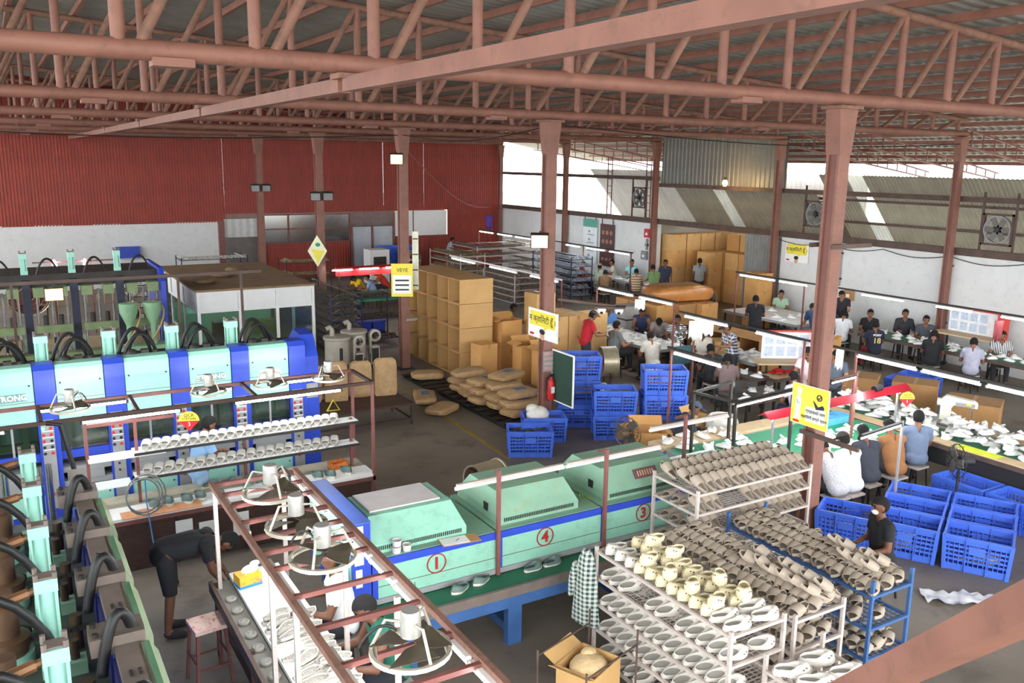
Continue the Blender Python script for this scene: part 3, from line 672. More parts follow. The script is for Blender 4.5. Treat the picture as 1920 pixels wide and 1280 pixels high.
for p, q in (((-1.5, 11.62, 2.2), (4.58, 11.62, 2.2)), ((-1.5, 12.45, 2.2), (4.58, 12.45, 2.2)), ((4.58, 11.62, 2.2), (4.58, 12.45, 2.2)), ((1.4, 11.62, 2.2), (1.4, 12.45, 2.2)), ((0.3, 11.62, 2.2), (.3, 12.45, 2.2)), ((2.9, 11.62, 2.2), (2.9, 12.45, 2.2)), ((.8, 12.12, 1.95), (1.9, 12.12, 1.95))):
    b = MB(); b.bar(p, q, .045); b.build('frame_tube', DKWOOD if p[1] == 11.62 else MAROON, bx)
b = MB(); b.tube([(.35, 11.6, 2.2), (.5, 11.6, 2.16), (.62, 11.6, 1.5), (.62, 11.6, 1.2)], .03, 8); b.build('conduit', BLACK, bx, True)
for i, (xa, xb) in enumerate(((-1.2, -.1), (.75, 1.9), (2.62, 4.1))):
    tube_light((xa, 11.64, 2.14), (xb, 11.64, 2.14), 'glowing tube light on the front rail of the finishing bench, %s' % ['left end', 'middle', 'right end'][i], 'finishing bench tube lights', DARK)
for i, (xa, xb) in enumerate(((.3, 1.35), (2.3, 2.75), (3.3, 4.1))):
    tube_light((xa, 12.43, 2.14), (xb, 12.43, 2.14), 'glowing tube light on the back rail of the finishing bench, %s' % ['left', 'centre', 'right'][i], 'finishing bench back tube lights', DARK)
for i, x in enumerate((-.6, .55, 2.25, 3.1, 3.95)):
    FAN.put((x+.1, 12.0, 2.304), rz=.3*i, label='small caged fan over the finishing bench, %s from the left' % ['first', 'second', 'third', 'fourth', 'fifth'][i], group='fans over the finishing bench', sc=.72)
for r, (z, n) in enumerate(((1.18, 20), (1.53, 22))):
    for i in range(n):
        x = 1.52+i*(4.15-1.52)/(n-1)
        SLIDE_W.put((x, 12.12, z+.034), rot=(0, rad(-15), rad(66)+random.uniform(-.06, .06)), sc=1.05, label='white slide in the %s row on the finishing bench shelf, %s from the left' % ('lower' if r == 0 else 'upper', ORD[i]), group='white slides on the %s bench shelf' % ('lower' if r == 0 else 'upper'))
for i, x in enumerate((1.52, 1.7, 1.94, 2.12, 2.36, 2.78, 2.96, 3.3, 3.48, 3.78, 3.96, 4.22)):
    SLIPON.put((x, 11.8+.04*(i % 2), .802 if x > 2.15 else .813), rad(-80), sc=(1.1, 1.1, 1.35), label='grey slip-on with white sole on the finishing bench top, %s from the left' % ORD[i], group='grey slip-ons on the finishing bench')
for i, x in enumerate((2.35, 2.6, 2.9, 3.2)):
    SLIPON.put((x, 12.25, .795), rad(20), 'grey slip-on on the rear board of the finishing bench, %s from the left' % ORD[i], 'grey slip-ons on the rear board')
t = thing('tissue_box', 'small red and yellow cardboard tray on the finishing bench right end', 'box', (4.2, 12.12, .795), .2)
b = MB(); b.bx(-.13, .13, -.09, -.08, 0, .1); b.bx(-.13, .13, .08, .09, 0, .1); b.bx(-.13, -.12, -.09, .09, 0, .1); b.bx(.12, .13, -.09, .09, 0, .1); b.bx(-.13, .13, -.09, .09, 0, .01); b.build('tray', mat('red_yellow_card', (206, 120, 52), .6, spots=(200, 40, 40), spot_amt=.8), t)
# coil of hose hanging at the bench
t = thing('hose_coil', 'coiled grey air hose hanging from the bench frame with a blue tail', 'hose', (1.38, 11.5, 0))
b = MB()
for k in range(6): R = .2+.02*(k % 3); b.tube([((R*math.cos(2*PI*i/18))+.02*(k % 3-1), .015*k-.04, 1.12+R*1.15*math.sin(2*PI*i/18)-.02*(k % 2)) for i in range(19)], .008, 6, False)
b.build('coil', mat('grey_hose', (120, 122, 118), .5), t, True)
b = MB(); b.tube([(.02, .0, 1.35), (.02, 0, 1.0), (.05, -.1, .5), (.1, -.3, .1), (.2, -.45, .03)], .009, 6); b.build('tail', mat('blue_hose', (70, 130, 180), .4), t, True)
b = MB(); b.cyl((.2, -.45, .0), (.25, -.5, .06), .03, 8); b.build('nozzle', BLACK, t)
def station_sign(loc, rz, label, num):
    t = thing('station_sign', label, 'sign', loc, rz)
    b = MB(); b.prism([(-.12+.0*k, 0) for k in range(0)]+[(.13*math.cos(a), .13*math.sin(a)) for a in [PI*i/12 for i in range(13)]], -.006, .006, 'y'); b.build('yellow_plate', YEL, t)
    b = MB(); b.prism([(-.13, 0), (0, -.14), (.13, 0)], -.006, .006, 'y'); b.build('red_plate', RED, t)
    text('lettering', 'QCR', .06, BLK, t, (0, -.008, .075), (PI/2, 0, 0)); text('lettering', 'STATION', .042, BLK, t, (0, -.008, .028), (PI/2, 0, 0)); text('number', num, .075, WHT, t, (0, -.008, -.045), (PI/2, 0, 0))
    b = MB(); b.cyl((-.06, 0, .11), (-.06, 0, .17), .004, 6); b.cyl((.06, 0, .11), (.06, 0, .17), .004, 6); b.build('hanger', BLK, t)
    return t
station_sign((2.0, 11.58, 2.0), rad(-20), 'round yellow and red station sign hanging from the finishing bench lamp rail', '3')
# ================================================================ inspection bench with lamp frame (front left)
ib = thing('inspection_bench', 'narrow white-topped inspection bench full of white soles under a lamp frame', 'workbench', (0, 0, 0))
b = MB(); b.bx(1.9, 2.45, 4.2, 9.2, .86, .9); b.build('white_top', WHITEP, ib)
b = MB(); b.bx(1.72, 1.92, 4.2, 9.2, .78, .82); b.build('side_ledge', mat('grey_ledge', (120, 116, 108), .6), ib)
b = MB(); b.bx(1.68, 1.72, 4.2, 9.2, .74, .86); b.build('ledge_lip', BEAM, ib)
b = MB(); b.bx(1.75, 2.4, 4.2, 9.1, .4, .43); b.build('lower_shelf', DKWOOD, ib)
for y in (4.4, 6.0, 7.6, 9.1):
    for x in (1.74, 2.42): b = MB(); b.bar((x, y, 0), (x, y, .86), .045); b.build('leg', DKWOOD, ib)
for y in (4.3, 6.2, 6.9, 9.05): b = MB(); b.bar((1.77, y, .8), (1.77, y, 2.0), .04); b.build('lamp_post', RACKW, ib)
for y in (5.9, 7.1, 9.05): b = MB(); b.bar((2.5, y, 0), (2.5, y, 2.0), .04); b.build('lamp_post', RACKW, ib)
for x in (1.75, 2.65): b = MB(); b.bx(x-.025, x+.025, 4.1, 9.1, 1.98, 2.03); b.build('lamp_rail', PINKD, ib)
for y in (9.08, 8.75, 8.4, 7.95, 7.55, 7.2, 6.85, 6.3, 5.75, 5.2, 4.75, 4.4): b = MB(); b.bx(1.75, 2.65, y-.02, y+.02, 1.97, 2.01); b.build('crossbar', MAROON, ib)
for i, (ya, yb) in enumerate(((8.95, 7.75), (7.1, 5.95), (5.5, 4.3))):
    tube_light((1.8, ya, 1.93), (1.8, yb, 1.93), 'glowing tube light under the left rail of the inspection bench, %s' % ['far', 'middle', 'near'][i], 'inspection bench left tubes')
for i, (ya, yb) in enumerate(((9.0, 8.6), (8.55, 7.95), (7.45, 7.2), (7.15, 6.75), (6.7, 6.2), (6.15, 5.7), (5.15, 4.9), (4.85, 4.3))):
    tube_light((2.61, ya, 1.93), (2.61, yb, 1.93), 'glowing short tube under the right rail of the inspection bench, %s from the far end' % ['first', 'second', 'third', 'fourth', 'fifth', 'sixth', 'seventh', 'eighth'][i], 'inspection bench right tubes')
for i, (px, py) in enumerate(((508, 915), (556, 975), (605, 1035), (770, 1205))):
    p = pz(px, py, 2.12); FAN.put((p.x, p.y, 2.14), rz=.7*i+.2, label='large caged fan over the inspection bench, %s' % ['farthest', 'second farthest', 'third, above the worker in white', 'nearest the viewer'][i], group='fans over the inspection bench', sc=.86)
random.seed(3)
k = 0
y = 4.5
while y < 8.1:
    for x in (2.07, 2.29):
        if random.random() < .9:
            OUTS.put((x+random.uniform(-.04, .04), y+random.uniform(-.02, .02), .902+.0*k), rad(random.uniform(0, 35)), 'white shoe sole on the inspection bench, %s third, %s side' % (['near', 'middle', 'far'][min(2, int((y-4.5)/1.2))], 'left' if x < 2.2 else 'right'), 'white soles on the inspection bench')
            if random.random() < .5: OUTS.put((x+random.uniform(-.05, .05), y+.03, .94), rad(random.uniform(-10, 40)), 'white shoe sole lying on another on the inspection bench, %s third' % ['near', 'middle', 'far'][min(2, int((y-4.5)/1.2))], 'upper white soles on the inspection bench')
    y += .15
HEEL = thing('grey_heel_disc', 'x', 'disc')
b = MB(); b.lathe([(.055, 0), (.06, .02), (.05, .035), (0, .035)], 12); b.build('disc', GFOAM, HEEL, True)
b = MB()
for a in range(8): b.box((.03*math.cos(a*PI/4), .03*math.sin(a*PI/4), .037), (.02, .006, .005), rz=a*PI/4)
b.build('rib', GREYP, HEEL)
HD = Proto(HEEL)
for i in range(17): HD.put((1.81, 4.4+i*.27, .822), .3*i, 'round grey ribbed heel pad on the inspection bench ledge, %s from the near end' % ORD[i], 'heel pads on the bench ledge')
for i in range(9): SLIPON.put((1.95+.2*(i % 2), 4.6+i*.42, .432), rad(20*i), 'grey slip-on on the inspection bench lower shelf, %s from the near end' % ORD[i], 'grey slip-ons on the lower shelf')
t = thing('tissue_carton', 'bright yellow, pink and blue tissue carton at the far end of the inspection bench', 'carton', (2.02, 8.85, .902), .15)
b = MB(); b.bx(-.12, .12, -.09, .09, 0, .13); b.build('carton', mat('tissue_card', (240, 180, 40), .5, spots=(214, 60, 130), spot_amt=.9, scale=4), t)
b = MB(); b.bx(-.125, .125, -.095, .095, .0, .03); b.build('blue_band', mat('tissue_blue', (60, 140, 200), .5), t)
b = MB(); b.ell((.03, .0, .16), (.1, .05, .05), 8, 6); b.ell((.1, .03, .2), (.06, .04, .03), 8, 5); b.build('tissue', WHT, t, True)
st = thing('wooden_stool', 'tall stool with a paint-splashed seat beside the inspection bench', 'stool', (1.55, 8.7, 0), .1)
b = MB(); b.bx(-.17, .17, -.17, .17, .62, .66); b.build('seat', mat('splashed_seat', (220, 190, 178), .6, spots=(204, 70, 40), spot_amt=.9, scale=7), st)
for i in (-1, 1):
    for j in (-1, 1): b = MB(); b.bar((i*.18, j*.18, 0), (i*.14, j*.14, .62), .03); b.build('leg', MAROON, st)
b = MB(); b.bar((-.17, -.17, .22), (.17, -.17, .22), .02); b.bar((-.17, .17, .22), (.17, .17, .22), .02); b.bar((.17, -.17, .3), (.17, .17, .3), .02); b.bar((-.17, -.17, .3), (-.17, .17, .3), .02); b.build('stretcher', MAROON, st)
t = station_sign((2.72, 6.05, 1.8), rad(65), 'yellow and red station sign hanging at the near end of the inspection lamp frame', '4')
t = thing('scrap_strip_pile', 'tangle of pale plastic trimmings under the inspection bench', 'trimmings', (1.86, 6.9, 0)); t['kind'] = 'stuff'
b = MB(); random.seed(5)
for i in range(60):
    a = random.uniform(0, 6.3); r = random.uniform(0, .3); p = (r*math.cos(a)*.4, r*math.sin(a)*1.3, random.uniform(.01, .1)); a2 = random.uniform(0, 6.3)
    b.tube([p, (p[0]+.07*math.cos(a2), p[1]+.07*math.sin(a2), p[2]+.05), (p[0]+.14*math.cos(a2), p[1]+.14*math.sin(a2), .01)], .006, 4)
b.build('trimmings', mat('pale_trim', (150, 154, 160), .5), t)

# ================================================================ conveyor oven
ov = thing('conveyor_oven', 'long teal drying conveyor with three vented hoods and numbers 1, 4 and 3', 'machine', (0, 0, 0))
b = MB(); b.bx(2.98, 6.7, 7.62, 9.35, .7, .74); b.build('bed', mat('bed_grey', (110, 112, 108), .5, .2), ov)
b = MB(); b.bx(2.98, 6.7, 7.66, 7.98, .742, .752); b.bx(2.98, 3.12, 7.66, 9.3, .742, .752); b.build('belt', GREEN, ov)
b = MB(); b.bx(2.98, 6.7, 7.59, 7.63, .66, .77); b.build('bed_edge', GREYB, ov)
b = MB(); b.bx(2.98, 6.7, 7.64, 7.72, .5, .66); b.bx(2.98, 6.7, 9.2, 9.3, .5, .66); b.build('frame_beam', BLUEF, ov)
for x in (3.4, 4.7, 6.3):
    for y in (7.75, 9.1): b = MB(); b.bx(x-.09, x+.09, y-.05, y+.05, 0, .52); b.build('leg', BLUEF, ov)
    b = MB(); b.bx(x-.05, x+.05, 7.8, 9.05, .1, .2); b.build('leg_tie', BLUEF, ov)
b = MB(); b.bx(4.9, 5.8, 8.2, 8.8, .3, .68); b.build('motor_box', TEALD, ov)
DASH = mat('scuffed_teal', (134, 186, 164), .5, var=.06, scale=3, spots=(96, 120, 104), spot_amt=.3)
for x0, x1, num in ((3.14, 4.62, '1'), (4.66, 6.1, '4'), (6.14, 7.9, '3')):
    b = MB(); b.bx(x0, x1, 8.0, 9.25, .8, 1.24); s_ = b.build('oven_section', DASH, ov)
    b = MB(); b.bx(x0, x1, 7.99, 8.03, 1.18, 1.26); b.bx(x0-.03, x0+.03, 7.985, 8.01, .78, 1.26); b.build('blue_trim', BLUE, s_)
    b = MB(); b.bx(x0, x1, 8.02, 9.25, 1.24, 1.265); b.build('top_plate', TEALD, s_)
    b = MB(); b.bx(x0+.02, x1-.02, 7.992, 8.0, .95, .955); b.build('seam', GREYB, s_)
    xc = x0+.62+(.1 if num == '1' else .0); text('section_number', num, .19, mat('number_red', (156, 36, 30), .5), s_, (xc, 7.992, 1.06), (PI/2, 0, 0), .003, .006)
    b = MB(); b.lathe([(.105, -.003), (.118, -.003), (.118, .003), (.105, .003), (.105, -.003)], 24, (xc, 7.993, 1.065), Matrix.Rotation(PI/2, 3, 'X')); b.build('number_ring', mat('number_red', (156, 36, 30), .5), s_)
b = MB(); b.bx(3.12, 7.9, 7.98, 8.02, .76, .82); b.build('slot_lip', GREYP, ov)
for k, (x0, x1) in enumerate(((3.16, 4.3), (4.74, 5.84), (6.27, 7.5))):
    b = MB(); z0 = 1.265; h = .36
    vs = [(x0, 8.13, z0), (x1, 8.13, z0), (x1, 9.2, z0), (x0, 9.2, z0), (x0, 8.13, z0+.1), (x1, 8.13, z0+.1), (x1, 9.2, z0+.1), (x0, 9.2, z0+.1), (x0+.04, 8.32, z0+h), (x1-.1, 8.32, z0+h), (x1-.1, 8.95, z0+h), (x0+.04, 8.95, z0+h)]
    fs = [(3, 2, 1, 0), (8, 9, 10, 11)]+[(i, (i+1) % 4, 4+(i+1) % 4, 4+i) for i in range(4)]+[(4+i, 4+(i+1) % 4, 8+(i+1) % 4, 8+i) for i in range(4)]
    b.add(vs, fs); hd = b.build('hood', TEALD if k else DASH, ov)
    b = MB(); n = int((x1-x0-.1)/.024)
    for i in range(n): b.box((x0+.06+i*.024, 8.126, z0+.06), (.012, .006, .045))
    b.build('vent_slot', BLK, hd)
    b = MB()
    for i in range(5):
        for j in range(5): b.cyl((x0+.45+i*.04, 8.5+j*.035, z0+h), (x0+.45+i*.04, 8.5+j*.035, z0+h+.002), .01, 6)
    if k: b.build('vent_hole', mat('hood_holes', (70, 100, 84), .8), hd)
    b = MB(); b.bx(x0-.004, x0+.003, 8.42, 8.52, z0+.07, z0+.17); b.build('side_slot', BLK, hd)
    if k == 2:
        b = MB(); sl = math.atan2(h-.1, .19); b.box((6.95, 8.222, z0+.232), (.38, .13, .004), rx=sl); bd = b.build('badge', mat('badge_plum', (110, 76, 84), .5, var=.3, scale=20), hd)
        for ib_ in range(7):
            b = MB(); b.box((6.83+ib_*.04, 8.219, z0+.235), (.014, .07, .006), rx=sl, rz=.0); b.build('badge_stroke', mat('badge_gold', (206, 170, 120), .5), bd)
b = MB(); b.bx(3.25, 4.1, 8.4, 8.93, 1.628, 1.645); b.build('white_board', mat('greyed_board', (196, 190, 188), .6, var=.05), ov)
t = thing('control_cabinet', 'tall blue control cabinet with grey meters at the end of the conveyor oven', 'cabinet', (2.9, 8.0, 0))
b = MB(); b.bx(0, .2, 0, 1.4, .76, 1.7); b.build('cabinet_body', BLUE, t)
b = MB(); b.bx(-.005, .205, -.005, 1.405, 1.7, 1.715); b.build('cabinet_top', BLUEL, t)
b = MB(); b.bx(-.012, 0, .05, 1.35, .9, 1.66); b.build('meter_panel', TEAL, t)
b = MB()
for i in range(6):
    for j in range(4): b.box((-.02, .2+i*.17, 1.05+j*.13), (.016, .1, .07))
b.build('meter', GREYP, t)
b = MB(); b.bx(.02, .12, -.006, 0, 1.25, 1.68); b.bx(.03, .1, -.006, 0, 1.0, 1.2); b.build('notice_paper', WHT, t)
# lamp arms on the conveyor
for i, (x, y) in enumerate(((4.62, 7.96), (6.12, 7.96), (7.95, 8.6))):
    t = thing('gooseneck_lamp', 'maroon gooseneck post with an unlit white tube over the %s' % ['first oven joint', 'second oven joint', 'discharge end'][i], 'lamp', (x, y, .76), 0, 'conveyor lamp arms')
    b = MB(); b.bar((0, 0, 0), (0, 0, 1.26), .04); b.bar((0, 0, 1.25), (.2, .42, 1.08), .035); b.build('arm', MAROON, t)
    b = MB(); b.cyl((-.42, .25, 1.03), (1.05, .25, 1.03), .022, 10); b.build('tube', WHITEP, t)
    b = MB(); b.bar((-.4, .25, 1.065), (1.03, .25, 1.065), .04, .03); b.build('batten', RACKW, t)
# small things on the oven
for i, (x, y, z) in enumerate(((3.42, 8.07, 1.266), (3.54, 8.07, 1.266), (3.425, 8.07, 1.341))):
    t = thing('white_cup', 'pale cup %s on the front ledge of oven section 1' % ['standing at the left', 'standing at the right', 'stacked on the left cup'][i], 'cup', (x, y, z))
    b = MB(); b.lathe([(.0, 0), (.045, 0), (.055, .07), (.05, .07), (.042, .01), (0, .01)], 14); b.build('cup_body', mat('cup_grey', (200, 196, 192), .5), t, True)
t = thing('clipboard', 'white paper on a brown clipboard lying on the oven ledge', 'clipboard', (4.12, 8.0, 1.272), -.12)
b = MB(); b.bx(-.2, .25, -.1, .1, 0, .006); b.build('board', CARDD, t)
b = MB(); b.bx(-.19, .12, -.09, .09, .006, .009); b.build('paper', WHT, t)
b = MB(); b.box((0, 0, .011), (.08, .006, .004), rz=.8); b.build('pen', BLUE, t)
for i, (px, py) in enumerate(((862, 1106), (902, 1090), (1000, 1066), (1036, 1056))):
    p = pz(px, py, .76); SLIPON.put((p.x, p.y, .753), rad(200 if i < 2 else 10), 'grey slip-on riding on the green belt, in the pair %s' % ['by section 1', 'by section 1', 'by section 4', 'by section 4'][i], 'grey slip-ons on the green belt')
t = thing('leaf_bunch', 'bunch of yellow green leaves stuck between two oven hoods', 'leaves', (6.0, 8.3, 1.27)); 
for i in range(5):
    b = MB(); a = i*.5-1; b.add([(0, 0, 0), (.08*math.cos(a)-.02, .08*math.sin(a), .05), (.2*math.cos(a), .2*math.sin(a), .03), (.08*math.cos(a)+.02, .08*math.sin(a)+.03, .04)], [(0, 1, 2, 3)]); b.build('leaf', mat('leaf_green', (150, 168, 50), .6), t)
# wire guard tray at the discharge end
t = thing('wire_tray', 'slanted white-edged wire grid tray at the discharge end of the conveyor', 'tray', (8.05, 8.75, 0))
b = MB(); b.bar((0, 0, 1.0), (1.35, 0, 1.0), .03); b.bar((0, .8, 1.0), (1.35, .8, 1.0), .03); b.bar((0, 0, 1.0), (0, .8, 1.0), .03); b.bar((1.35, 0, 1.0), (1.35, .8, 1.0), .03); b.build('tray_rim', WHT, t)
b = MB()
for i in range(34): b.bar((.02+i*.04, 0, 1.0), (.02+i*.04, .8, 1.0), .008)
for j in range(9): b.bar((0, .08+j*.08, .998), (1.35, .08+j*.08, .998), .006)
b.build('wire_grid', mat('grid_green', (150, 176, 160), .4, .3), t)
for x in (.05, 1.3):
    for y in (.03, .77): b = MB(); b.bar((x, y, 0), (x, y, 1.0), .03); b.build('leg', BLUEF, t)
# drum fans
def drum_fan(loc, rz, label, R=.33, D=.32, legs=.12, tilt=0):
    t = thing('drum_fan', label, 'fan', loc, rz, 'drum fans'); Mx = Matrix.Rotation(PI/2, 3, 'Y'); zc = R+legs
    b = MB(); b.lathe([(R, -D/2), (R+.012, -D/2-.01), (R+.012, -D/2+.02), (R, -D/2+.025), (R, D/2-.025), (R+.012, D/2-.02), (R+.012, D/2+.01), (R, D/2), (R-.012, D/2), (R-.012, -D/2), (R, -D/2)], 32, (0, 0, zc), Mx); b.build('drum', mat('ivory_drum', (170, 160, 134), .35, .4), t, True)
    b = MB(); b.lathe([(R-.02, -.02), (R-.02, .02), (.0, .03)], 24, (0, 0, zc), Mx); b.build('inner_guard', mat('maroon_guard', (96, 44, 38), .5), t, True)
    b = MB()
    for k in range(5): a = 2*PI*k/5; b.box((D/2-.06, math.cos(a)*R*.5, zc+math.sin(a)*R*.5), (.02, R*.34, R*.8), rx=a-PI/2+.0)
    b.build('blade', mat('maroon_guard', (96, 44, 38), .5), t)
    b = MB(); b.cyl((-.1, 0, zc), (D/2, 0, zc), .06, 12); b.build('motor', DARK, t, True)
    b = MB()
    for k in range(4): r = R*(.25+.22*k); b.tube([(D/2+.005, r*math.cos(2*PI*i/20), zc+r*math.sin(2*PI*i/20)) for i in range(21)], .004, 4, False)
    b.build('grille', CHROME, t)
    for s in (-1, 1): b = MB(); b.bar((-.15, s*R*.7, 0), (.15, s*R*.7, 0.0), .03); b.bar((0, s*R*.7, 0), (0, s*R*.75, zc-R*.5), .03); b.build('foot', DARK, t)
    return t
p = pz(912, 893, .72); drum_fan((p.x, p.y, .0), rad(192), 'ivory drum fan standing on the floor behind the conveyor oven', .24, .5, .46)
# ================================================================ racks with slides and clogs
def rack(label, x0, x1, y0, y1, levels, ztop, m, name='shoe_rack', wires=True, group=None, along='y'):
    t = thing(name, label, 'rack', ((x0+x1)/2, (y0+y1)/2, 0), 0, group); w = (x1-x0)/2; l = (y1-y0)/2
    for i in (-1, 1):
        for j in (-1, 1): b = MB(); b.bar((i*w, j*l, 0), (i*w, j*l, ztop), .034); b.build('post', m, t)
    for z in levels:
        b = MB()
        for i in (-1, 1): b.bar((i*w, -l, z), (i*w, l, z), .03)
        for j in (-1, 1): b.bar((-w, j*l, z), (w, j*l, z), .03)
        s_ = b.build('shelf', m, t)
        if wires:
            b = MB(); n = int(2*w/.07); k = int(2*l/.05)
            for i in range(1, n): b.bar((-w+i*2*w/n, -l, z-.012), (-w+i*2*w/n, l, z-.012), .008)
            for i in range(1, k): b.bar((-w, -l+i*2*l/k, z-.006), (w, -l+i*2*l/k, z-.006), .006)
            b.build('wire_grid', m, s_)
    return t
random.seed(11)
# rack 1: brown-white rack of slides, behind
R1 = rack('white rack of upright taupe slides beside the tall column', 6.8, 8.72, 7.08, 7.86, [.35, .6, .85, 1.1, 1.35, 1.6], 1.66, RACKW)
def up(x, y, z, rz, lab, grp, tilt=55): SLIDE_T.put((x, y, z), label=lab, group=grp, rot=(0, rad(-tilt), rz))
for zi, z in enumerate((1.6, 1.35, 1.1, .85, .6)):
    nm = ['top', 'second', 'third', 'fourth', 'fifth'][zi]
    rows = ((7.2, 0), (7.47, 1), (7.72, 2)) if zi == 0 else ((7.2, 0),)
    for y, r in rows:
        for i in range(14):
            x = 6.9+i*.132+.03*(r % 2)
            if zi in (1, 2) and 2 < i < 6: continue
            if zi > 2 and i > 2: continue
            SLIDE_T.put((x+random.uniform(-.012, .012), y, z+.085), sc=1.1, label='taupe slide on the %s shelf of the white rack, %s row, %s from left' % (nm, ['front', 'middle', 'back'][r], ORD[i]), group='slides on the %s shelf of the white rack' % nm, rot=(0, rad(-28), rad(96)+random.uniform(-.12, .12)))
    if zi:
        for j in range(3): SLIDE_T.put((6.9, 7.36+.17*j, z+.02), rad(10), 'taupe slide at the left end of the white rack %s shelf, %s from front' % (nm, ORD[j]), 'end slides on the %s shelf of the white rack' % nm)
# rack 2: low rack of dark slides
R2 = rack('low white rack heaped with taupe slides between the clog rack and the blue rack', 6.1, 6.78, 4.98, 6.98, [.2, .55, .9, 1.22], 1.3, RACKW)
def heap(x0, x1, y0, y1, z, nx, ny, lab, grp, layers=1, yaw=-150, tilt=14, skip=0, proto=SLIDE_T):
    for L in range(layers):
        for i in range(nx):
            for j in range(ny):
                if random.random() < skip or (L and random.random() < .35): continue
                x = x0+(i+.5)*(x1-x0)/nx; y = y0+(j+.5)*(y1-y0)/ny
                proto.put((x+random.uniform(-.02, .02), y+random.uniform(-.015, .015), z+.05+L*.06+.012*i), sc=1.1, label='%s, %s row, %s from front' % (lab.replace(' the ', ' '), ['left', 'middle', 'right'][min(i, 2)], ORD[j]), group=grp, rot=(rad(random.uniform(-14, 14)), rad(-tilt+random.uniform(-8, 8)), rad(yaw)+random.uniform(-.3, .3)))
heap(6.12, 6.76, 5.0, 6.96, 1.225, 3, 19, 'taupe slide on top of the low white rack', 'slides on top of the low white rack', 1, 199, -10)
for z, nm in ((.9, 'second'), (.55, 'third')): heap(6.14, 6.74, 5.0, 5.5, z, 3, 4, 'taupe slide on the %s shelf of the low white rack' % nm, 'slides on the %s shelf of the low rack' % nm, 1, 199, -8, .2)
# rack 3: blue rack
R3 = rack('blue steel rack heaped with taupe slides', 7.24, 7.86, 5.0, 7.0, [.14, .46, .8, 1.16], 1.34, BLUEF)
heap(7.26, 7.84, 5.02, 6.98, 1.165, 3, 19, 'taupe slide on top of the blue rack', 'slides on top of the blue rack', 1, 199, -10)
heap(7.45, 7.8, 5.02, 5.9, 1.25, 2, 6, 'tumbled taupe slide lying on the blue rack pile', 'tumbled slides on the blue rack', 1, 120, 25, .2)
heap(6.4, 6.74, 5.02, 6.0, 1.31, 2, 6, 'tumbled taupe slide lying on the low rack pile', 'tumbled slides on the low white rack', 1, 120, 25, .2)
for z, nm in ((.8, 'second'), (.46, 'third'), (.14, 'bottom')): heap(7.26, 7.82, 5.02, 5.6, z, 3, 4, 'taupe slide on the %s shelf of the blue rack' % nm, 'slides on the %s shelf of the blue rack' % nm, 1, 199, -8, .25)
# rack 4: clogs
R4 = rack('white wire rack with cream clogs on top and white clogs below', 5.28, 5.95, 4.98, 6.98, [.1, .4, .7, 1.0, 1.3], 1.36, RACKW)
for zi, (z, nm) in enumerate(((1.0, 'second'), (.7, 'third'), (.4, 'fourth'), (.1, 'bottom'))):
    for i in range(13):
        if zi == 0 and i in (3, 4, 7): continue
        if zi == 3 and i % 4 == 1: continue
        y = 6.86-i*.148; CLOG_W.put((5.43, y, z+.03), sc=1.1, label='white clog in front on the %s shelf of the clog rack, %s from far end' % (nm, ORD[i]), group='white clogs on the %s shelf' % nm, rot=(rad(20), rad(-3), rad(-14)+random.uniform(-.05, .05)))
        if random.random() < .5 and i % 2 == 0: CLOG_W.put((5.78, y, z+.03), sc=1.1, label='white clog behind on the %s shelf of the clog rack, %s from far end' % (nm, ORD[i]), group='white clogs at the back of the %s shelf' % nm, rot=(rad(20), rad(-3), rad(-14)+random.uniform(-.05, .05)))
for i in range(12):
    for j, x in enumerate((5.445, 5.79)):
        y = 6.86-i*.163
        if i < 3 and j == 0: CLOG_W.put((x, y, 1.313), sc=1.12, label='white clog among the cream clogs, %s from the far end of the rack top' % ORD[i], group='white clogs on top of the clog rack', rot=(0, 0, rad(190)+random.uniform(-.08, .08))); continue
        if i > 9: CLOG_W.put((x, y, 1.313), sc=1.12, label='white clog at the near end of the clog rack top, %s row, %s along' % (['left', 'right', 'right'][j], ORD[i]), group='white clogs at the near end of the rack top', rot=(0, 0, rad(-10)+random.uniform(-.08, .08))); continue
        CLOG_C.put((x, y, 1.315), sc=1.12, label='cream clog on top of the clog rack, %s row, %s from the far end' % (['left', 'right', 'right'][j], ORD[i]), group='cream clogs on top of the clog rack', rot=(0, rad(random.uniform(-3, 3)), rad(190)+random.uniform(-.1, .1)))
        if i % 2 and random.random() < .85: CLOG_C.put((x, y-.05, 1.425), sc=1.12, label='cream clog lying on other cream clogs, %s row, %s from the far end' % (['left', 'right', 'right'][j], ORD[i]), group='upper cream clogs on the clog rack', rot=(rad(random.uniform(-10, 10)), rad(random.uniform(-4, 4)), rad(205)+random.uniform(-.35, .35)))
# rack 5: near low rack
R5 = rack('small near rack with large white clogs at the bottom edge', 5.6, 6.35, 3.7, 4.85, [.3, .62, .95], 1.12, RACKW)
for i, (x, y, r) in enumerate(((5.75, 4.68, 20), (6.1, 4.7, 25), (5.8, 4.45, 15), (6.15, 4.42, 30), (5.78, 4.2, 20), (6.12, 4.15, 25), (5.8, 3.95, 22), (6.15, 3.9, 22))):
    CLOG_W.put((x, y, .965), sc=1.25, label='white clog on the small near rack, %s from its far left corner' % ORD[i], group='white clogs on the small near rack', rot=(0, 0, rad(r-50)))
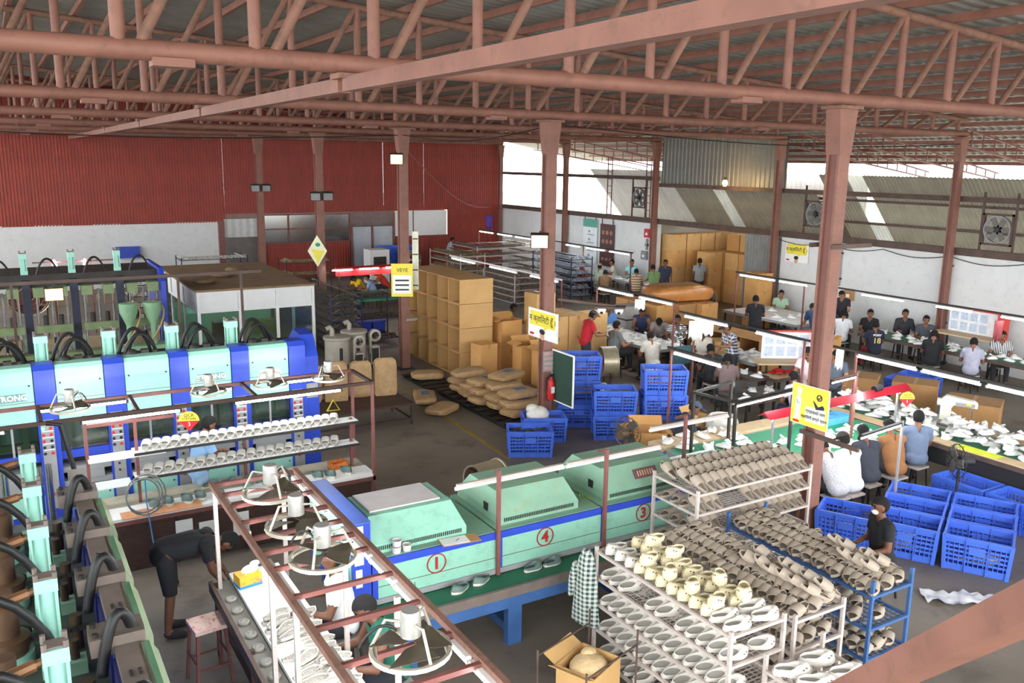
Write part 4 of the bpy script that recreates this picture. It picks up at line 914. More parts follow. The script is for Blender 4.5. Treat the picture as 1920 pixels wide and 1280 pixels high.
# plaid shirt on the clog rack
t = thing('plaid_shirt', 'green and white plaid shirt hanging off the clog rack corner', 'shirt', (5.17, 7.0, 0), rad(30))
b = MB(); vs = []; n = 8
for k, (z, w, dd) in enumerate(((1.32, .05, .03), (1.2, .1, .05), (.95, .13, .06), (.7, .15, .05), (.48, .17, .04))):
    for i in range(n): a = 2*PI*i/n; vs.append((dd*math.cos(a)*(1+.3*math.sin(i*2)), w*math.sin(a), z+.02*math.sin(i)))
b.add(vs, [(r*n+i, r*n+(i+1) % n, (r+1)*n+(i+1) % n, (r+1)*n+i) for r in range(4) for i in range(n)]+[tuple(range(n)), tuple(range(5*n-1, 4*n-1, -1))])
b.build('cloth', pattern('plaid_green', 'c', (30, 60, 60), (186, 190, 180), 19), t, True)
b = MB(); b.tube([(0, .12, 1.15), (.02, .17, .95), (.03, .19, .75)], [.05, .05, .04], 8); b.build('sleeve', pattern('plaid_green', 'c', (30, 60, 60), (186, 190, 180), 19), t, True)
# carton with bag at the bottom, and wire frame trolley
t = thing('open_kraft_carton', 'open kraft carton with crumpled paper at the bottom edge', 'carton', (4.75, 6.35, 0), .4)
b = MB()
for s in (-1, 1): b.bx(-.25, .25, s*.22-.006, s*.22+.006, 0, .5); b.bx(s*.25-.006, s*.25+.006, -.22, .22, 0, .5)
b.bx(-.25, .25, -.22, .22, 0, .01); b.build('carton_body', CARD, t)
b = MB(); b.box((0, .3, .52), (.5, .18, .006), rx=.5); b.box((-.32, 0, .52), (.18, .44, .006), ry=.5); b.build('flap', CARD, t)
b = MB(); b.ell((0, 0, .42), (.22, .19, .14), 16, 10); b.ell((.08, .05, .52), (.1, .08, .07), 12, 8); b.build('crumpled_bag', mat('kraft_bag', (206, 176, 132), .8, bump=.9, scale=14), t, True)
t = thing('wire_trolley', 'dark wire frame trolley standing around the kraft carton', 'trolley', (4.7, 6.3, 0), .3)
for i in (-1, 1):
    for j in (-1, 1): b = MB(); b.cyl((i*.42, j*.3, 0), (i*.42, j*.3, .72+.1*(i > 0)), .012, 6); b.build('post', BEAM, t)
b = MB(); b.cyl((-.42, -.3, .66), (.42, -.3, .66), .01, 6); b.cyl((-.42, .3, .66), (.42, .3, .66), .01, 6); b.build('rail', BEAM, t)
# ================================================================ people
def capsule(b, p, q, r1, r2, n=12):
    p = Vector(p); q = Vector(q); d = q-p; L = d.length
    d = d/L if L > 1e-6 else Vector((0, 0, 1)); pts = []; rr = []
    for i in range(4): a = PI/2*(i+.15)/4; pts.append(p-d*r1*math.cos(a)); rr.append(r1*math.sin(a))
    for i in range(3): t = (i+1)/4; pts.append(p.lerp(q, t)); rr.append(r1+(r2-r1)*t)
    for i in range(4): a = PI/2*(3-i+.15)/4; pts.append(q+d*r2*math.cos(a)); rr.append(r2*math.sin(a))
    b.tube(pts, rr, n)
BODY = {}
def build_body(pose):
    if pose in BODY: return BODY[pose]
    P = dict(sit=(.5, 18, 12, 'work'), sit2=(.5, 32, 30, 'work2'), situp=(.5, 6, 0, 'work'), sitrest=(.5, 4, 4, 'rest'), stand=(.9, 10, 18, 'work'), lean=(.9, 34, 20, 'work'), bend=(.9, 82, 20, 'down'), idle=(.92, 2, 5, 'idle'), reach=(.9, 14, 10, 'reach'))[pose]
    hp, tl, ht, arms = P; sit = pose.startswith('sit'); tl = rad(tl); ht = rad(ht)+tl
    X = Vector((1, 0, 0)); Z = Vector((0, 0, 1)); up = Vector((math.sin(tl), 0, math.cos(tl))); fw = Vector((math.cos(tl), 0, -math.sin(tl)))
    pel = Vector((0, 0, hp+.06)); ch = pel+up*.27; nk = pel+up*.47
    hu = Vector((math.sin(ht), 0, math.cos(ht))); hf = Vector((math.cos(ht), 0, -math.sin(ht)))
    head = nk+hu*.155+hf*.025
    bones = []                              # (kind, p, q, r1, r2)
    def B(k, p, q, r1, r2): bones.append((k, Vector(p), Vector(q), r1, r2))
    for s in (-1, 1):
        Y = Vector((0, s, 0))
        B('torso', pel+Y*.05, ch+Y*.07, .1, .105); B('torso', ch+Y*.07, nk-up*.06+Y*.08, .105, .075)
        sh = nk-up*.055+Y*.17; B('torso', nk-up*.03+Y*.03, sh, .06, .062)
        if arms == 'work': el = sh+fw*.1-Z*.24+Y*.07; wr = el+Vector((.24, -s*.06, .03)) if sit else el+Vector((.23, -s*.05, -.03))
        elif arms == 'work2': el = sh+Vector((.14, s*.06, -.23)); wr = el+Vector((.22, -s*.1, .02))
        elif arms == 'rest': el = sh+Vector((.02, s*.05, -.26)); wr = el+Vector((.2, -s*.06, -.06))
        elif arms == 'down': el = sh+Vector((.05, s*.03, -.26)); wr = el+Vector((.12, -s*.03, -.2))
        elif arms == 'reach': el = sh+Vector((.16, s*.05, -.2)) if s > 0 else sh+Vector((-.02, -.1, -.25)); wr = el+(Vector((.25, -.02, .02)) if s > 0 else Vector((.16, .04, -.16)))
        else: el = sh+Vector((-.03, s*.06, -.27)); wr = el+Vector((.06, 0, -.23))
        B('uarm', sh, el, .056, .044); B('farm', el, wr, .043, .029)
        hd = (wr-el).normalized(); palm = wr+hd*.055; B('hand', wr, palm, .028, .033)
        hip = pel-Z*.06+Y*.085
        if sit: kn = hip+Vector((.4, s*.06, .0)); an = kn+Vector((.03 if pose != 'sit2' else -.1, 0, -.38))
        else: kn = hip+Vector((.03, s*.02, -.4)); an = Vector((hip.x-.02, hip.y+s*.02, .08))
        if sit: an.z = .08
        B('thigh', hip, kn, .09, .06); B('calf', kn, an, .06, .04); B('foot', an-Z*.03, an+Vector((.16, s*.02, -.045)), .04, .035)
    B('pelvis', pel+Vector((-.03, -.06, -.03)), pel+Vector((-.03, .06, -.03)), .11, .11)
    B('belly', pel, ch, .125, .12)
    B('neck', nk-up*.03, head-hu*.05, .058, .052)
    b = MB()
    for k, p, q, r1, r2 in bones: capsule(b, p, q, r1, r2)
    Mh = Matrix((hf, Vector((0, 1, 0)), hu)).transposed()
    b.ell(head+hu*.025-hf*.012, (.098, .077, .1), 16, 10, Mh); b.ell(head-hu*.045+hf*.022, (.07, .058, .07), 14, 8, Mh)
    b.ell(head-hu*.012+hf*.098, (.018, .013, .022), 8, 6, Mh)
    for s in (-1, 1): b.ell(head-hu*.005+Vector((0, s*.08, 0)), (.018, .012, .03), 8, 6, Mh)
    me = b.mesh('body', bpy.data.materials[0]); o = bpy.data.objects.new('tmp', me); COL.objects.link(o)
    md = o.modifiers.new('r', 'REMESH'); md.mode = 'VOXEL'; md.voxel_size = .0155
    ms = o.modifiers.new('s', 'SMOOTH'); ms.factor = .5; ms.iterations = 5
    bpy.context.view_layer.update(); ev = bpy.data.meshes.new_from_object(o.evaluated_get(bpy.context.evaluated_depsgraph_get())); bpy.data.objects.remove(o)
    V = np.array([v.co[:] for v in ev.vertices]); Nn = np.array([v.normal[:] for v in ev.vertices]); Fc = [tuple(p.vertices) for p in ev.polygons]
    bd = np.full(len(V), 9.); kind = np.full(len(V), '', dtype='U8'); tt = np.zeros(len(V))
    for k, p, q, r1, r2 in bones:
        p_, q_ = np.array(p), np.array(q); d = q_-p_; L2 = d@d; t = np.clip(((V-p_)@d)/L2, 0, 1); dist = np.linalg.norm(V-(p_+t[:, None]*d), axis=1)-(r1+(r2-r1)*t)
        m_ = dist < bd; bd[m_] = dist[m_]; kind[m_] = k; tt[m_] = t[m_]
    hl = (V-np.array(head))@np.array([hf, (0, 1, 0), hu]).T
    hm = (np.linalg.norm(hl/np.array([.12, .1, .14]), axis=1) < 1.05) & (hl[:, 2] > -.1) & ((kind == 'neck') | (kind == 'torso') | (bd > .02)); kind[hm] = 'head'
    # fingers
    fb = MB()
    for k, p, q, r1, r2 in bones:
        if k != 'hand': continue
        d = (q-p).normalized(); sd = 1 if q.y > 0 else -1; side = Vector((0, 1, 0)); side = (side-d*side.dot(d)).normalized(); nrm = d.cross(side).normalized()
        if nrm.z > 0: nrm = -nrm
        for i, (off, ln) in enumerate(((-.024, .062), (-.008, .072), (.008, .068), (.023, .055))):
            a = q+side*off+d*.008; fb.tube([a, a+d*ln*.5+nrm*.006, a+d*ln*.85+nrm*.024, a+d*ln*.95+nrm*.036], [.0095, .009, .008, .006], 6)
        a = p+d*.02-side*sd*.02; fb.tube([a, a+d*.03-side*sd*.028, a+d*.062-side*sd*.034+nrm*.012], [.012, .0105, .008], 6)
    nv = len(V); allV = [tuple(v) for v in V]+fb.v; allF = Fc+[tuple(i+nv for i in f) for f in fb.f]
    bm_ = bpy.data.meshes.new('body_'+pose); bm_.from_pydata(allV, [], allF); bm_.polygons.foreach_set('use_smooth', [True]*len(allF)); bm_.materials.append(None)
    R = dict(V=V, N=Nn, F=Fc, kind=kind, tt=tt, hl=hl, mesh=bm_, head=head, Mh=Mh, hf=hf, hu=hu, cloth={}); BODY[pose] = R
    bpy.data.meshes.remove(ev); return R
def shell(R, sel, off, name):
    idx = -np.ones(len(R['V']), int); ids = np.nonzero(sel)[0]; idx[ids] = np.arange(len(ids)); vs = R['V'][ids]+R['N'][ids]*off
    fs = [tuple(idx[i] for i in f) for f in R['F'] if all(sel[i] for i in f)]
    me = bpy.data.meshes.new(name); me.from_pydata(vs.tolist(), [], fs)
    bm = bmesh.new(); bm.from_mesh(me); bmesh.ops.delete(bm, geom=[v for v in bm.verts if not v.link_faces], context='VERTS'); bm.to_mesh(me); bm.free()
    me.polygons.foreach_set('use_smooth', [True]*len(me.polygons)); me.materials.append(None); return me
def cloth(R, which):
    if which in R['cloth']: return R['cloth'][which]
    k, t, hl = R['kind'], R['tt'], R['hl']; tor = (k == 'torso') | (k == 'belly'); pl = (k == 'pelvis')
    if which == 'tee': me = shell(R, tor | ((k == 'uarm') & (t < .62)) | pl, .016, 'tee')
    elif which == 'long': me = shell(R, tor | (k == 'uarm') | ((k == 'farm') & (t < .85)) | pl, .014, 'long')
    elif which == 'vest': me = shell(R, tor | pl, .015, 'vest')
    elif which == 'trousers': me = shell(R, pl | (k == 'thigh') | ((k == 'calf') & (t < .95)), .011, 'trousers')
    elif which == 'shorts': me = shell(R, pl | (k == 'thigh'), .016, 'shorts')
    elif which == 'shoes': me = shell(R, (k == 'foot'), .008, 'shoes')
    elif which == 'hair': me = shell(R, (k == 'head') & ((hl[:, 2] > .055) | ((hl[:, 0] < .015) & (hl[:, 2] > -.055) & (np.abs(hl[:, 1]) < .2)) ) & (~((np.abs(hl[:, 1]) > .078) & (hl[:, 2] < .03) & (hl[:, 0] > -.03))), .016, 'hair')
    elif which == 'cap': me = shell(R, (k == 'head') & (hl[:, 2] > .045), .026, 'cap')
    R['cloth'][which] = me; return me
SKINS = [mat('skin_a', (136, 92, 68), .55, var=.06), mat('skin_b', (112, 74, 54), .55, var=.06), mat('skin_c', (160, 112, 84), .55, var=.06)]
HAIRM = mat('black_hair', (17, 14, 13), .95, var=.3, scale=30)
def cl(rgb): return mat('cloth_%d_%d_%d' % rgb, rgb, .9, var=.08, scale=9, bump=.15)
def om(o, m): o.material_slots[0].link = 'OBJECT'; o.material_slots[0].material = m
def person(label, loc, heading, pose, shirt, trous=(52, 50, 56), top='tee', hat=None, skin=0, sc=1.0, bottoms='trousers', mask=False):
    R = build_body(pose); h = rad(heading)
    if sc == 1.0: sc = random.uniform(.97, 1.03)
    o = obj('person', R['mesh'], None, loc, h); o.scale = (sc,)*3; om(o, SKINS[skin]); tag(o, label, 'person')
    def ch(name, me, m): c = obj(name, me, o); om(c, m); return c
    ch('shirt' if top != 'vest' else 'vest', cloth(R, top), shirt if not isinstance(shirt, tuple) else cl(shirt))
    ch(bottoms, cloth(R, bottoms), cl(trous)); ch('shoes', cloth(R, 'shoes'), cl((44, 42, 44)))
    ch('hair', cloth(R, 'hair'), HAIRM)
    hd, hf, hu, Mh = R['head'], R['hf'], R['hu'], R['Mh']
    if 'face' not in R['cloth']:
        b = MB()
        for s in (-1, 1): b.ell(hd+hu*.018+hf*.082+Vector((0, s*.032, 0)), (.012, .016, .009), 8, 5, Mh)
        b.ell(hd-hu*.062+hf*.086, (.008, .022, .006), 8, 5, Mh)
        for s in (-1, 1): b.ell(hd+hu*.04+hf*.083+Vector((0, s*.033, 0)), (.01, .02, .005), 8, 4, Mh)
        R['cloth']['face'] = b.mesh('face_features', None)
    ch('face_features', R['cloth']['face'], HAIRM)
    if hat:
        c = ch('cap', cloth(R, 'cap'), cl(hat))
        if 'brim' not in R['cloth']:
            b = MB(); b.ell(hd+hu*.062+hf*.125, (.075, .075, .012), 12, 5, Mh); R['cloth']['brim'] = b.mesh('brim', None)
        q = obj('brim', R['cloth']['brim'], c); om(q, cl(hat))
    if mask:
        b = MB(); b.ell(hd-hu*.045+hf*.062, (.043, .055, .04), 12, 8, Mh); b.build('face_mask', WHT, o, True)
    return o
def head_at(px, py, z): return pz(px, py, z)
def stool(loc, label, group, h=.46, m=None):
    t = thing('stool', label, 'stool', loc, 0, group)
    b = MB(); b.bx(-.16, .16, -.16, .16, h-.03, h); b.build('seat', m or RACKW, t)
    for i in (-1, 1):
        for j in (-1, 1): b = MB(); b.bar((i*.16, j*.16, 0), (i*.13, j*.13, h-.03), .025); b.build('leg', DARK, t)
    return t
NSTOOL = [0]
HH = dict(sit=1.17, sit2=1.10, situp=1.2, stand=1.5, lean=1.42, idle=1.57, reach=1.5, bend=1.05)
def worker(label, px, py, pose, heading, shirt, trous=(52, 50, 56), seat=True, dz=0., **k):
    """the head of the worker appears at photo point px,py; feet on the floor"""
    R = build_body(pose); hd = R['head']; sc = k.pop('sc', 1.03); z = hd.z*sc+dz; p = pz(px, py, z); h = rad(heading)
    off = Vector((hd.x*math.cos(h), hd.x*math.sin(h), 0))*sc
    loc = (p.x-off.x, p.y-off.y, dz)
    o = person(label, loc, heading, pose, shirt, trous, sc=sc, **k)
    if pose.startswith('sit') and seat:
        stool((loc[0], loc[1], 0), 'stool under the '+' '.join(label.replace('seated ', '', 1).replace(',', '').split()[:9]), 'worker stools', .395*sc+dz)
    return o
# ================================================================ crates, cartons, sacks
def make_crate(L=.82, Wd=.56, H=.5):
    t = thing('blue_crate', 'x', 'crate'); l, w = L/2, Wd/2; th = .012; tp = .03
    T = [(-l, -w), (l, -w), (l, w), (-l, w)]
    def at_(x, y, z): f = z/H; return (x*(1-tp/l*(1-f)), y*(1-tp/w*(1-f)), z)
    b = MB(); b.bx(-l+tp, l-tp, -w+tp, w-tp, .0, .015)
    for i in range(4):
        p, q = T[i], T[(i+1) % 4]
        b.bar(at_(*p, .0), at_(*p, H), .05)
        for z0_, z1_ in ((0, .1), (H-.1, H)): b.add([at_(*p, z0_), at_(*q, z0_), at_(*q, z1_), at_(*p, z1_)], [(0, 1, 2, 3)])
        n_ = 3 if i % 2 == 0 else 2
        for k in range(1, n_): u0 = Vector(at_(*p, .0)).lerp(Vector(at_(*q, .0)), k/n_); u1 = Vector(at_(*p, H)).lerp(Vector(at_(*q, H)), k/n_); b.bar(u0, u1, .05, .014)
    b.build('shell', CRATE, t)
    b = MB(); r = .016
    for i in range(4): p, q = T[i], T[(i+1) % 4]; b.bar((p[0], p[1], H-.015), (q[0], q[1], H-.015), .03, .04)
    b.build('rim', CRATE, t)
    b = MB()
    for i in range(4):
        p, q = T[i], T[(i+1) % 4]; n_ = 13 if i % 2 == 0 else 9
        for k in range(1, n_): u0 = Vector(at_(*p, .09)).lerp(Vector(at_(*q, .09)), k/n_); u1 = Vector(at_(*p, H-.09)).lerp(Vector(at_(*q, H-.09)), k/n_); b.bar(u0, u1, .03, .01)
        for z in (.16, .225, .29, .355): b.bar(at_(*p, z), at_(*q, z), .012, .03)
    b.build('rib_lattice', CRATE, t)
    for s in (-1, 1):
        b = MB(); b.box((0, s*(w-.003), .33), (.2, .02, .11)); b.build('name_plate', CRATE, t)
        b = MB(); b.box((s*(l-.003), 0, .33), (.02, .16, .1)); b.build('name_plate', CRATE, t)
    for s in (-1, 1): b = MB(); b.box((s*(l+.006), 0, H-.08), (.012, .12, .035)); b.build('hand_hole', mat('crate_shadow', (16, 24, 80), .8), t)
    return t
CR = Proto(make_crate())
def crate(px, py, z, rz, label, sc=1.0, at=None): 
    p = Vector(at) if at else pz(px, py, z); o = CR.put((p.x, p.y, z), rad(rz), label, 'blue plastic crates', sc=sc); return o
def sticker(o, w=.08):
    b = MB(); b.box((-.18, -.298, .3), (w, .004, .06)); s_ = b.build('paper_sticker', WHT, o)
CP = {}
def make_carton(L, Wd, H, m, open_=False, faces=None):
    t = thing('carton', 'x', 'carton'); l, w = L/2, Wd/2
    if not open_:
        b = MB(); b.bx(-l, l, -w, w, 0, H-.004); b.build('box_body', m, t)
        b = MB(); b.bx(-l, -.003, -w, w, H-.004, H); b.bx(.003, l, -w, w, H-.004, H); b.build('top_flap', m, t)
        b = MB(); b.bx(-.03, .03, -w-.001, w+.001, H, H+.0015); b.bx(-.03, .03, -w-.002, -w, H-.1, H); b.bx(-.03, .03, w, w+.002, H-.1, H); b.build('tape', mat('brown_tape', (176, 126, 66), .3), t)
    else:
        b = MB(); th = .006
        b.bx(-l, l, -w, -w+th, 0, H); b.bx(-l, l, w-th, w, 0, H); b.bx(-l, -l+th, -w, w, 0, H); b.bx(l-th, l, -w, w, 0, H); b.bx(-l, l, -w, w, 0, th); b.build('box_body', m, t)
        b = MB(); b.box((-l-.08, 0, H+.03), (.2, Wd, .005), ry=-.35); b.box((l+.07, 0, H-.04), (.2, Wd, .005), ry=.6); b.box((0, w+.06, H+.06), (L, .2, .005), rx=.9); b.build('open_flap', m, t)
    return Proto(t)
def carton(x, y, z, L, Wd, H, rz, label, m=CARD, open_=False):
    k = (L, Wd, H, m.name, open_)
    if k not in CP: CP[k] = make_carton(L, Wd, H, m, open_)
    return CP[k].put((x, y, z), rad(rz), label, 'brown cartons')
# stack of open-sided cartons, mouths facing left
SIDE = MB(); d_, w_, h_ = .95, .62, .62; th = .008
SIDE.bx(0, d_, 0, w_, 0, th); SIDE.bx(0, d_, 0, w_, h_-th, h_); SIDE.bx(0, d_, 0, th, 0, h_); SIDE.bx(0, d_, w_-th, w_, 0, h_); SIDE.bx(d_-th, d_, 0, w_, 0, h_)
oc = thing('open_side_carton', 'x', 'carton'); SIDE.build('box_body', CARD, oc)
b = MB(); b.bx(-.004, 0, 0, w_, 0, .03); b.bx(-.004, 0, 0, .03, 0, h_); b.bx(-.004, 0, w_-.03, w_, 0, h_); b.bx(-.004, 0, 0, w_, h_-.03, h_); b.build('mouth_edge', CARDD, oc)
OC = Proto(oc); RN = ['bottom', 'second', 'third', 'top']; CN = ['nearest', 'second', 'third', 'fourth', 'farthest']
for r in range(4):
    for c in range(5): OC.put((9.88+random.uniform(-.01, .01), 19.05+c*.625, r*.623), 0, 'open-sided carton in the tall carton wall, %s row, %s column' % (RN[r], CN[c]), 'open-sided carton wall')
# sacks
def sack(L, Wd, H, seed, blue=True, m=None):
    random.seed(seed); t = thing('kraft_sack', 'x', 'sack'); b = MB(); n, mm = 18, 8; vs = []
    for i in range(mm+1):
        v = -1+2*i/mm; rz_ = math.sqrt(max(0, 1-abs(v)**2.2))
        for k in range(n):
            a = 2*PI*k/n; c, s = math.cos(a), math.sin(a); e = .3
            x = (abs(c)**e)*(1 if c > 0 else -1)*L/2*(.74+.26*rz_**.6); y = (abs(s)**e)*(1 if s > 0 else -1)*Wd/2*(.74+.26*rz_**.6)
            nn = noise.noise(Vector((x*5+seed, y*5, v*2)))*.03; vs.append((x, y, H/2+v*H/2*(1-.25*(abs(x)/(L/2))**3)+nn))
    fs = [(i*n+k, i*n+(k+1) % n, (i+1)*n+(k+1) % n, (i+1)*n+k) for i in range(mm) for k in range(n)]+[tuple(range(n-1, -1, -1)), tuple(mm*n+k for k in range(n))]
    b.add(vs, fs); b.build('bag', m or KRAFT, t, True)
    if blue:
        b = MB(); b.box((.05*L, 0, H*1.005+.004), (L*.3, Wd*.34, .012)); b.build('blue_print', mat('blue_sack_print', (96, 112, 136), .8, var=.3, scale=14), t)
    for q_ in (-1, 1): b = MB(); b.box((q_*L/2, 0, H*.5), (.02, Wd*.7, .03)); b.build('stitched_end', mat('sack_stitch', (160, 126, 86), .8), t)
    return Proto(t)
SK = [sack(.85, .5, .17, 1), sack(.8, .48, .18, 2, False), sack(.9, .5, .16, 5)]
pal = thing('pallet', 'black plastic pallet under the stacked sacks', 'pallet', (9.25, 16.3, 0))
for i in range(9): b = MB(); b.bx(-.6, .6, -1.6+i*.38, -1.6+i*.38+.22, .09, .12); b.build('deck_slat', BLACK, pal)
for x in (-.5, 0, .5): b = MB(); b.bx(x-.06, x+.06, -1.6, 1.6, 0, .09); b.build('runner', BLACK, pal)
pal2 = thing('pallet', 'black plastic pallet with a single sack near the carton wall', 'pallet', (8.95, 18.9, 0))
for i in range(5): b = MB(); b.bx(-.4, .4, -.8+i*.34, -.8+i*.34+.2, .07, .1); b.build('deck_slat', BLACK, pal2) 
for x in (-.3, .3): b = MB(); b.bx(x-.05, x+.05, -.8, .8, 0, .07); b.build('runner', BLACK, pal2)
pos = [(9.3, 15.15, .12, 8), (9.3, 15.75, .12, -5), (9.2, 16.35, .12, 6), (9.25, 16.95, .12, -8), (9.28, 17.5, .12, 4), (9.34, 15.2, .29, -6), (9.28, 15.8, .29, 9), (9.22, 16.4, .29, -4), (9.3, 16.95, .29, 10), (9.36, 15.35, .46, 4), (9.4, 16.0, .46, -9), (9.3, 16.6, .46, 6), (9.6, 16.25, .63, 20)]
for i, (x, y, z, r) in enumerate(pos):
    SK[i % 3].put((x, y, z), rad(r), 'brown kraft sack stacked on the pallet, %s layer' % ['bottom', 'second', 'third', 'top'][int((z-.1)/.165)], 'kraft sacks stacked on the pallet')
for i, (x, y, z, rr) in enumerate(((9.28, 17.55, .295, (0, rad(-3), rad(8))), (9.26, 17.4, .475, (0, rad(-4), rad(-10))), (8.15, 17.45, .02, (0, rad(-2), rad(70))))):
    SK[i % 3].put((x, y, z), label='brown sack with blue print slumped over the pallet end, %s' % ['front', 'middle', 'back'][i], group='slumped sacks', rot=rr)
SK[1].put((8.95, 19.0, .1), rad(-20), 'single brown sack lying flat beside the pink column')
SK[1].put((8.1, 16.45, .0), rad(30), 'crumpled brown sack at the left foot of the sack pile')
# bench with upright sacks (left of the aisle)
t = thing('low_bench', 'low dark bench with upright sacks at its back', 'bench', (6.5, 16.4, 0))
b = MB(); b.bx(-1.5, .72, -.45, .7, .42, .46); b.build('top', DKWOOD, t)
for x, y in ((-1.45, -.4), (.67, -.4), (.67, .65), (-1.45, .65)): b = MB(); b.bar((x, y, 0), (x, y, .42), .04); b.build('leg', DKWOOD, t)
b = MB(); b.bar((-1.45, -.4, .12), (.67, -.4, .12), .03); b.bar((.67, -.4, .12), (.67, .65, .12), .03); b.build('stretcher', DKWOOD, t)
for i, (x, y, r) in enumerate(((6.92, 16.75, 4), (6.38, 16.8, -3), (5.84, 16.8, 3), (5.3, 16.85, -3))):
    SK[i % 3].put((x, y, .84), label='brown sack standing upright on the low bench, %s from the aisle' % ['first', 'second', 'third', 'fourth'][i], group='sacks standing on the low bench', rot=(0, rad(90+r), rad(80)))
# ---- crates
cw = lambda px, py, z, rz, lab, **k: crate(px, py, z, rz, lab, **k)
o = CR.put((8.35, 13.25, 0), rad(-28), 'blue crate filled with dark scrap soles on the aisle floor', 'blue plastic crates')
sc = thing('scrap_heap', 'heap of dark rubber offcuts filling the blue crate in the aisle', 'offcuts', (8.35, 13.25, .34), rad(-28)); sc['kind'] = 'stuff'
b = MB(); random.seed(9)
for i in range(46): b.ell((random.uniform(-.33, .33), random.uniform(-.2, .2), random.uniform(.0, .1)), (random.uniform(.04, .1), random.uniform(.02, .05), .02), 6, 4, Matrix.Rotation(random.uniform(0, 6), 3, 'Z'))
b.build('offcuts', mat('dark_offcut', (72, 64, 54), .8), sc)
cr2 = CR.put((9.05, 13.85, .0), rad(-25), 'blue crate holding a white bag at the foot of the column', 'blue plastic crates')
t = thing('white_bag', 'crumpled white plastic bag in the crate by the column', 'bag', (9.0, 14.0, .33)); b = MB(); b.ell((0, 0, .12), (.26, .18, .2), 10, 7); b.ell((-.1, .05, .26), (.14, .1, .1), 8, 6); b.build('bag', mat('white_bag', (214, 210, 200), .5, bump=.8, scale=9), t, True)
SA = pz(1115, 815, 0); 
for k in range(2):
    CR.put((10.22, 14.34, k*.505), rad(-30), 'blue crate in the stack behind the green board, %s' % ['bottom', 'second'][k], 'blue plastic crates')
CR.put((10.22, 14.34, 1.015), rad(-27), 'topmost blue crate in the stack behind the green board', 'blue plastic crates')
for k in range(2):
    CR.put((10.35, 13.3, k*.505), rad(-30), 'blue crate in the two-high stack before the low bench, %s' % ['bottom', 'top'][k], 'blue plastic crates')
for k, (s_, r) in enumerate(((1.0, -28), (1.0, -31))):
    CR.put((11.15, 12.75, .45+k*.505), rad(r), 'blue crate on the low dark bench, %s of two' % ['lower', 'upper'][k], 'blue plastic crates')
FCR = [(1606, 998, 27, 'open blue crate right beside the tall pink column'), (1700, 1003, 27, 'blue crate right of the masked worker, front left of the crate cluster'), (1752, 965, 27, 'blue crate in the cluster, middle of the left row'), (1790, 935, 27, 'blue crate in the cluster, back of the left row'), (1800, 1060, 27, 'front blue crate of the cluster holding white soles'), (1845, 1015, 27, 'blue crate in the cluster behind the one with white soles'), (1880, 975, 27, 'blue crate at the far right of the cluster')]
FP = {}
for i, (px, py, r, lab) in enumerate(FCR):
    u_, v_ = Vector((.469, -.883, 0)), Vector((.883, .469, 0)); c_ = pz(1700, 1003, .25)
    p = [c_-u_*.88-v_*.02+Vector((.0, -.12, 0)), c_, c_+v_*.62, c_+v_*1.24, c_+u_*.9, c_+u_*.9+v_*.62, c_+u_*.9+v_*1.24][i]; o = CR.put((p.x, p.y, 0), rad(-62), lab, 'blue plastic crates'); FP[i] = p
    if i in (1, 4, 6):
        for k in range(7): OUTS.put((p.x+random.uniform(-.12, .12), p.y+random.uniform(-.2, .2), .08+.045*(k % 5)), random.uniform(0, 6), 'white sole lying in the crate %s' % {1: 'right of the masked worker', 4: 'at the front of the cluster', 6: 'at the far right of the cluster'}[i], 'white soles in crate %s' % ['', 'one', '', '', 'two', '', 'three'][i])
for i, (px, py) in enumerate(((1760, 905), (1825, 925), (1880, 935))):
    CR.put((13.08, 7.55-.9*i, 0), rad(-90), 'blue crate under the shoe-upper table, %s from the seated workers' % ['first', 'second', 'third'][i], 'blue plastic crates')
for i, (px, py) in enumerate(((1700, 725), (1725, 715))):
    p = pz(px, py, .3); CR.put((p.x, p.y, 0), rad(-75), 'blue crate on the floor behind the red hood, %s' % ['front', 'back'][i], 'blue plastic crates')
p = pz(1245, 835, .55); CR.put((9.0, 10.62, .32), rad(-30), 'small blue crate at the knees of the capped worker', 'blue plastic crates', sc=.75)
t = thing('crate_stand', 'low dark stand under the small blue crate', 'stand', (9.0, 10.62, 0), rad(-30)); b = MB(); b.bx(-.25, .25, -.18, .18, .28, .32); b.build('top', DKWOOD, t)
for i in (-1, 1): b = MB(); b.bx(i*.22-.02, i*.22+.02, -.16, .16, 0, .28); b.build('side', DKWOOD, t)
t = thing('round_bin', 'round dark bin heaped with brown waste at the right edge', 'bin', (11.75, 5.35, 0))
b = MB(); b.lathe([(.2, 0), (.24, .5), (.22, .5), (.18, .03), (0, .03)], 18); b.build('bin_body', BLACK, t, True)
b = MB(); b.ell((0, 0, .46), (.24, .24, .2), 12, 8); b.build('waste', mat('brown_waste', (120, 72, 50), .6, spots=(206, 196, 190), spot_amt=.8, scale=6), t, True)
t = thing('plastic_sheet', 'crumpled clear plastic sheet lying on the floor by the crates', 'plastic sheet', (10.2, 5.75, 0)); b = MB(); n = 14; vs = []
for i in range(n):
    for j in range(6): vs.append((-.5+i*1.0/n, -.15+j*.06+.05*math.sin(i), .015+abs(noise.noise(Vector((i*.7, j*.9, 0))))*.09))
b.add(vs, [(i*6+j, (i+1)*6+j, (i+1)*6+j+1, i*6+j+1) for i in range(n-1) for j in range(5)]); o = b.build('sheet', SHINY, t, True, rz=rad(-35))
# ---- cartons in the middle
C = carton
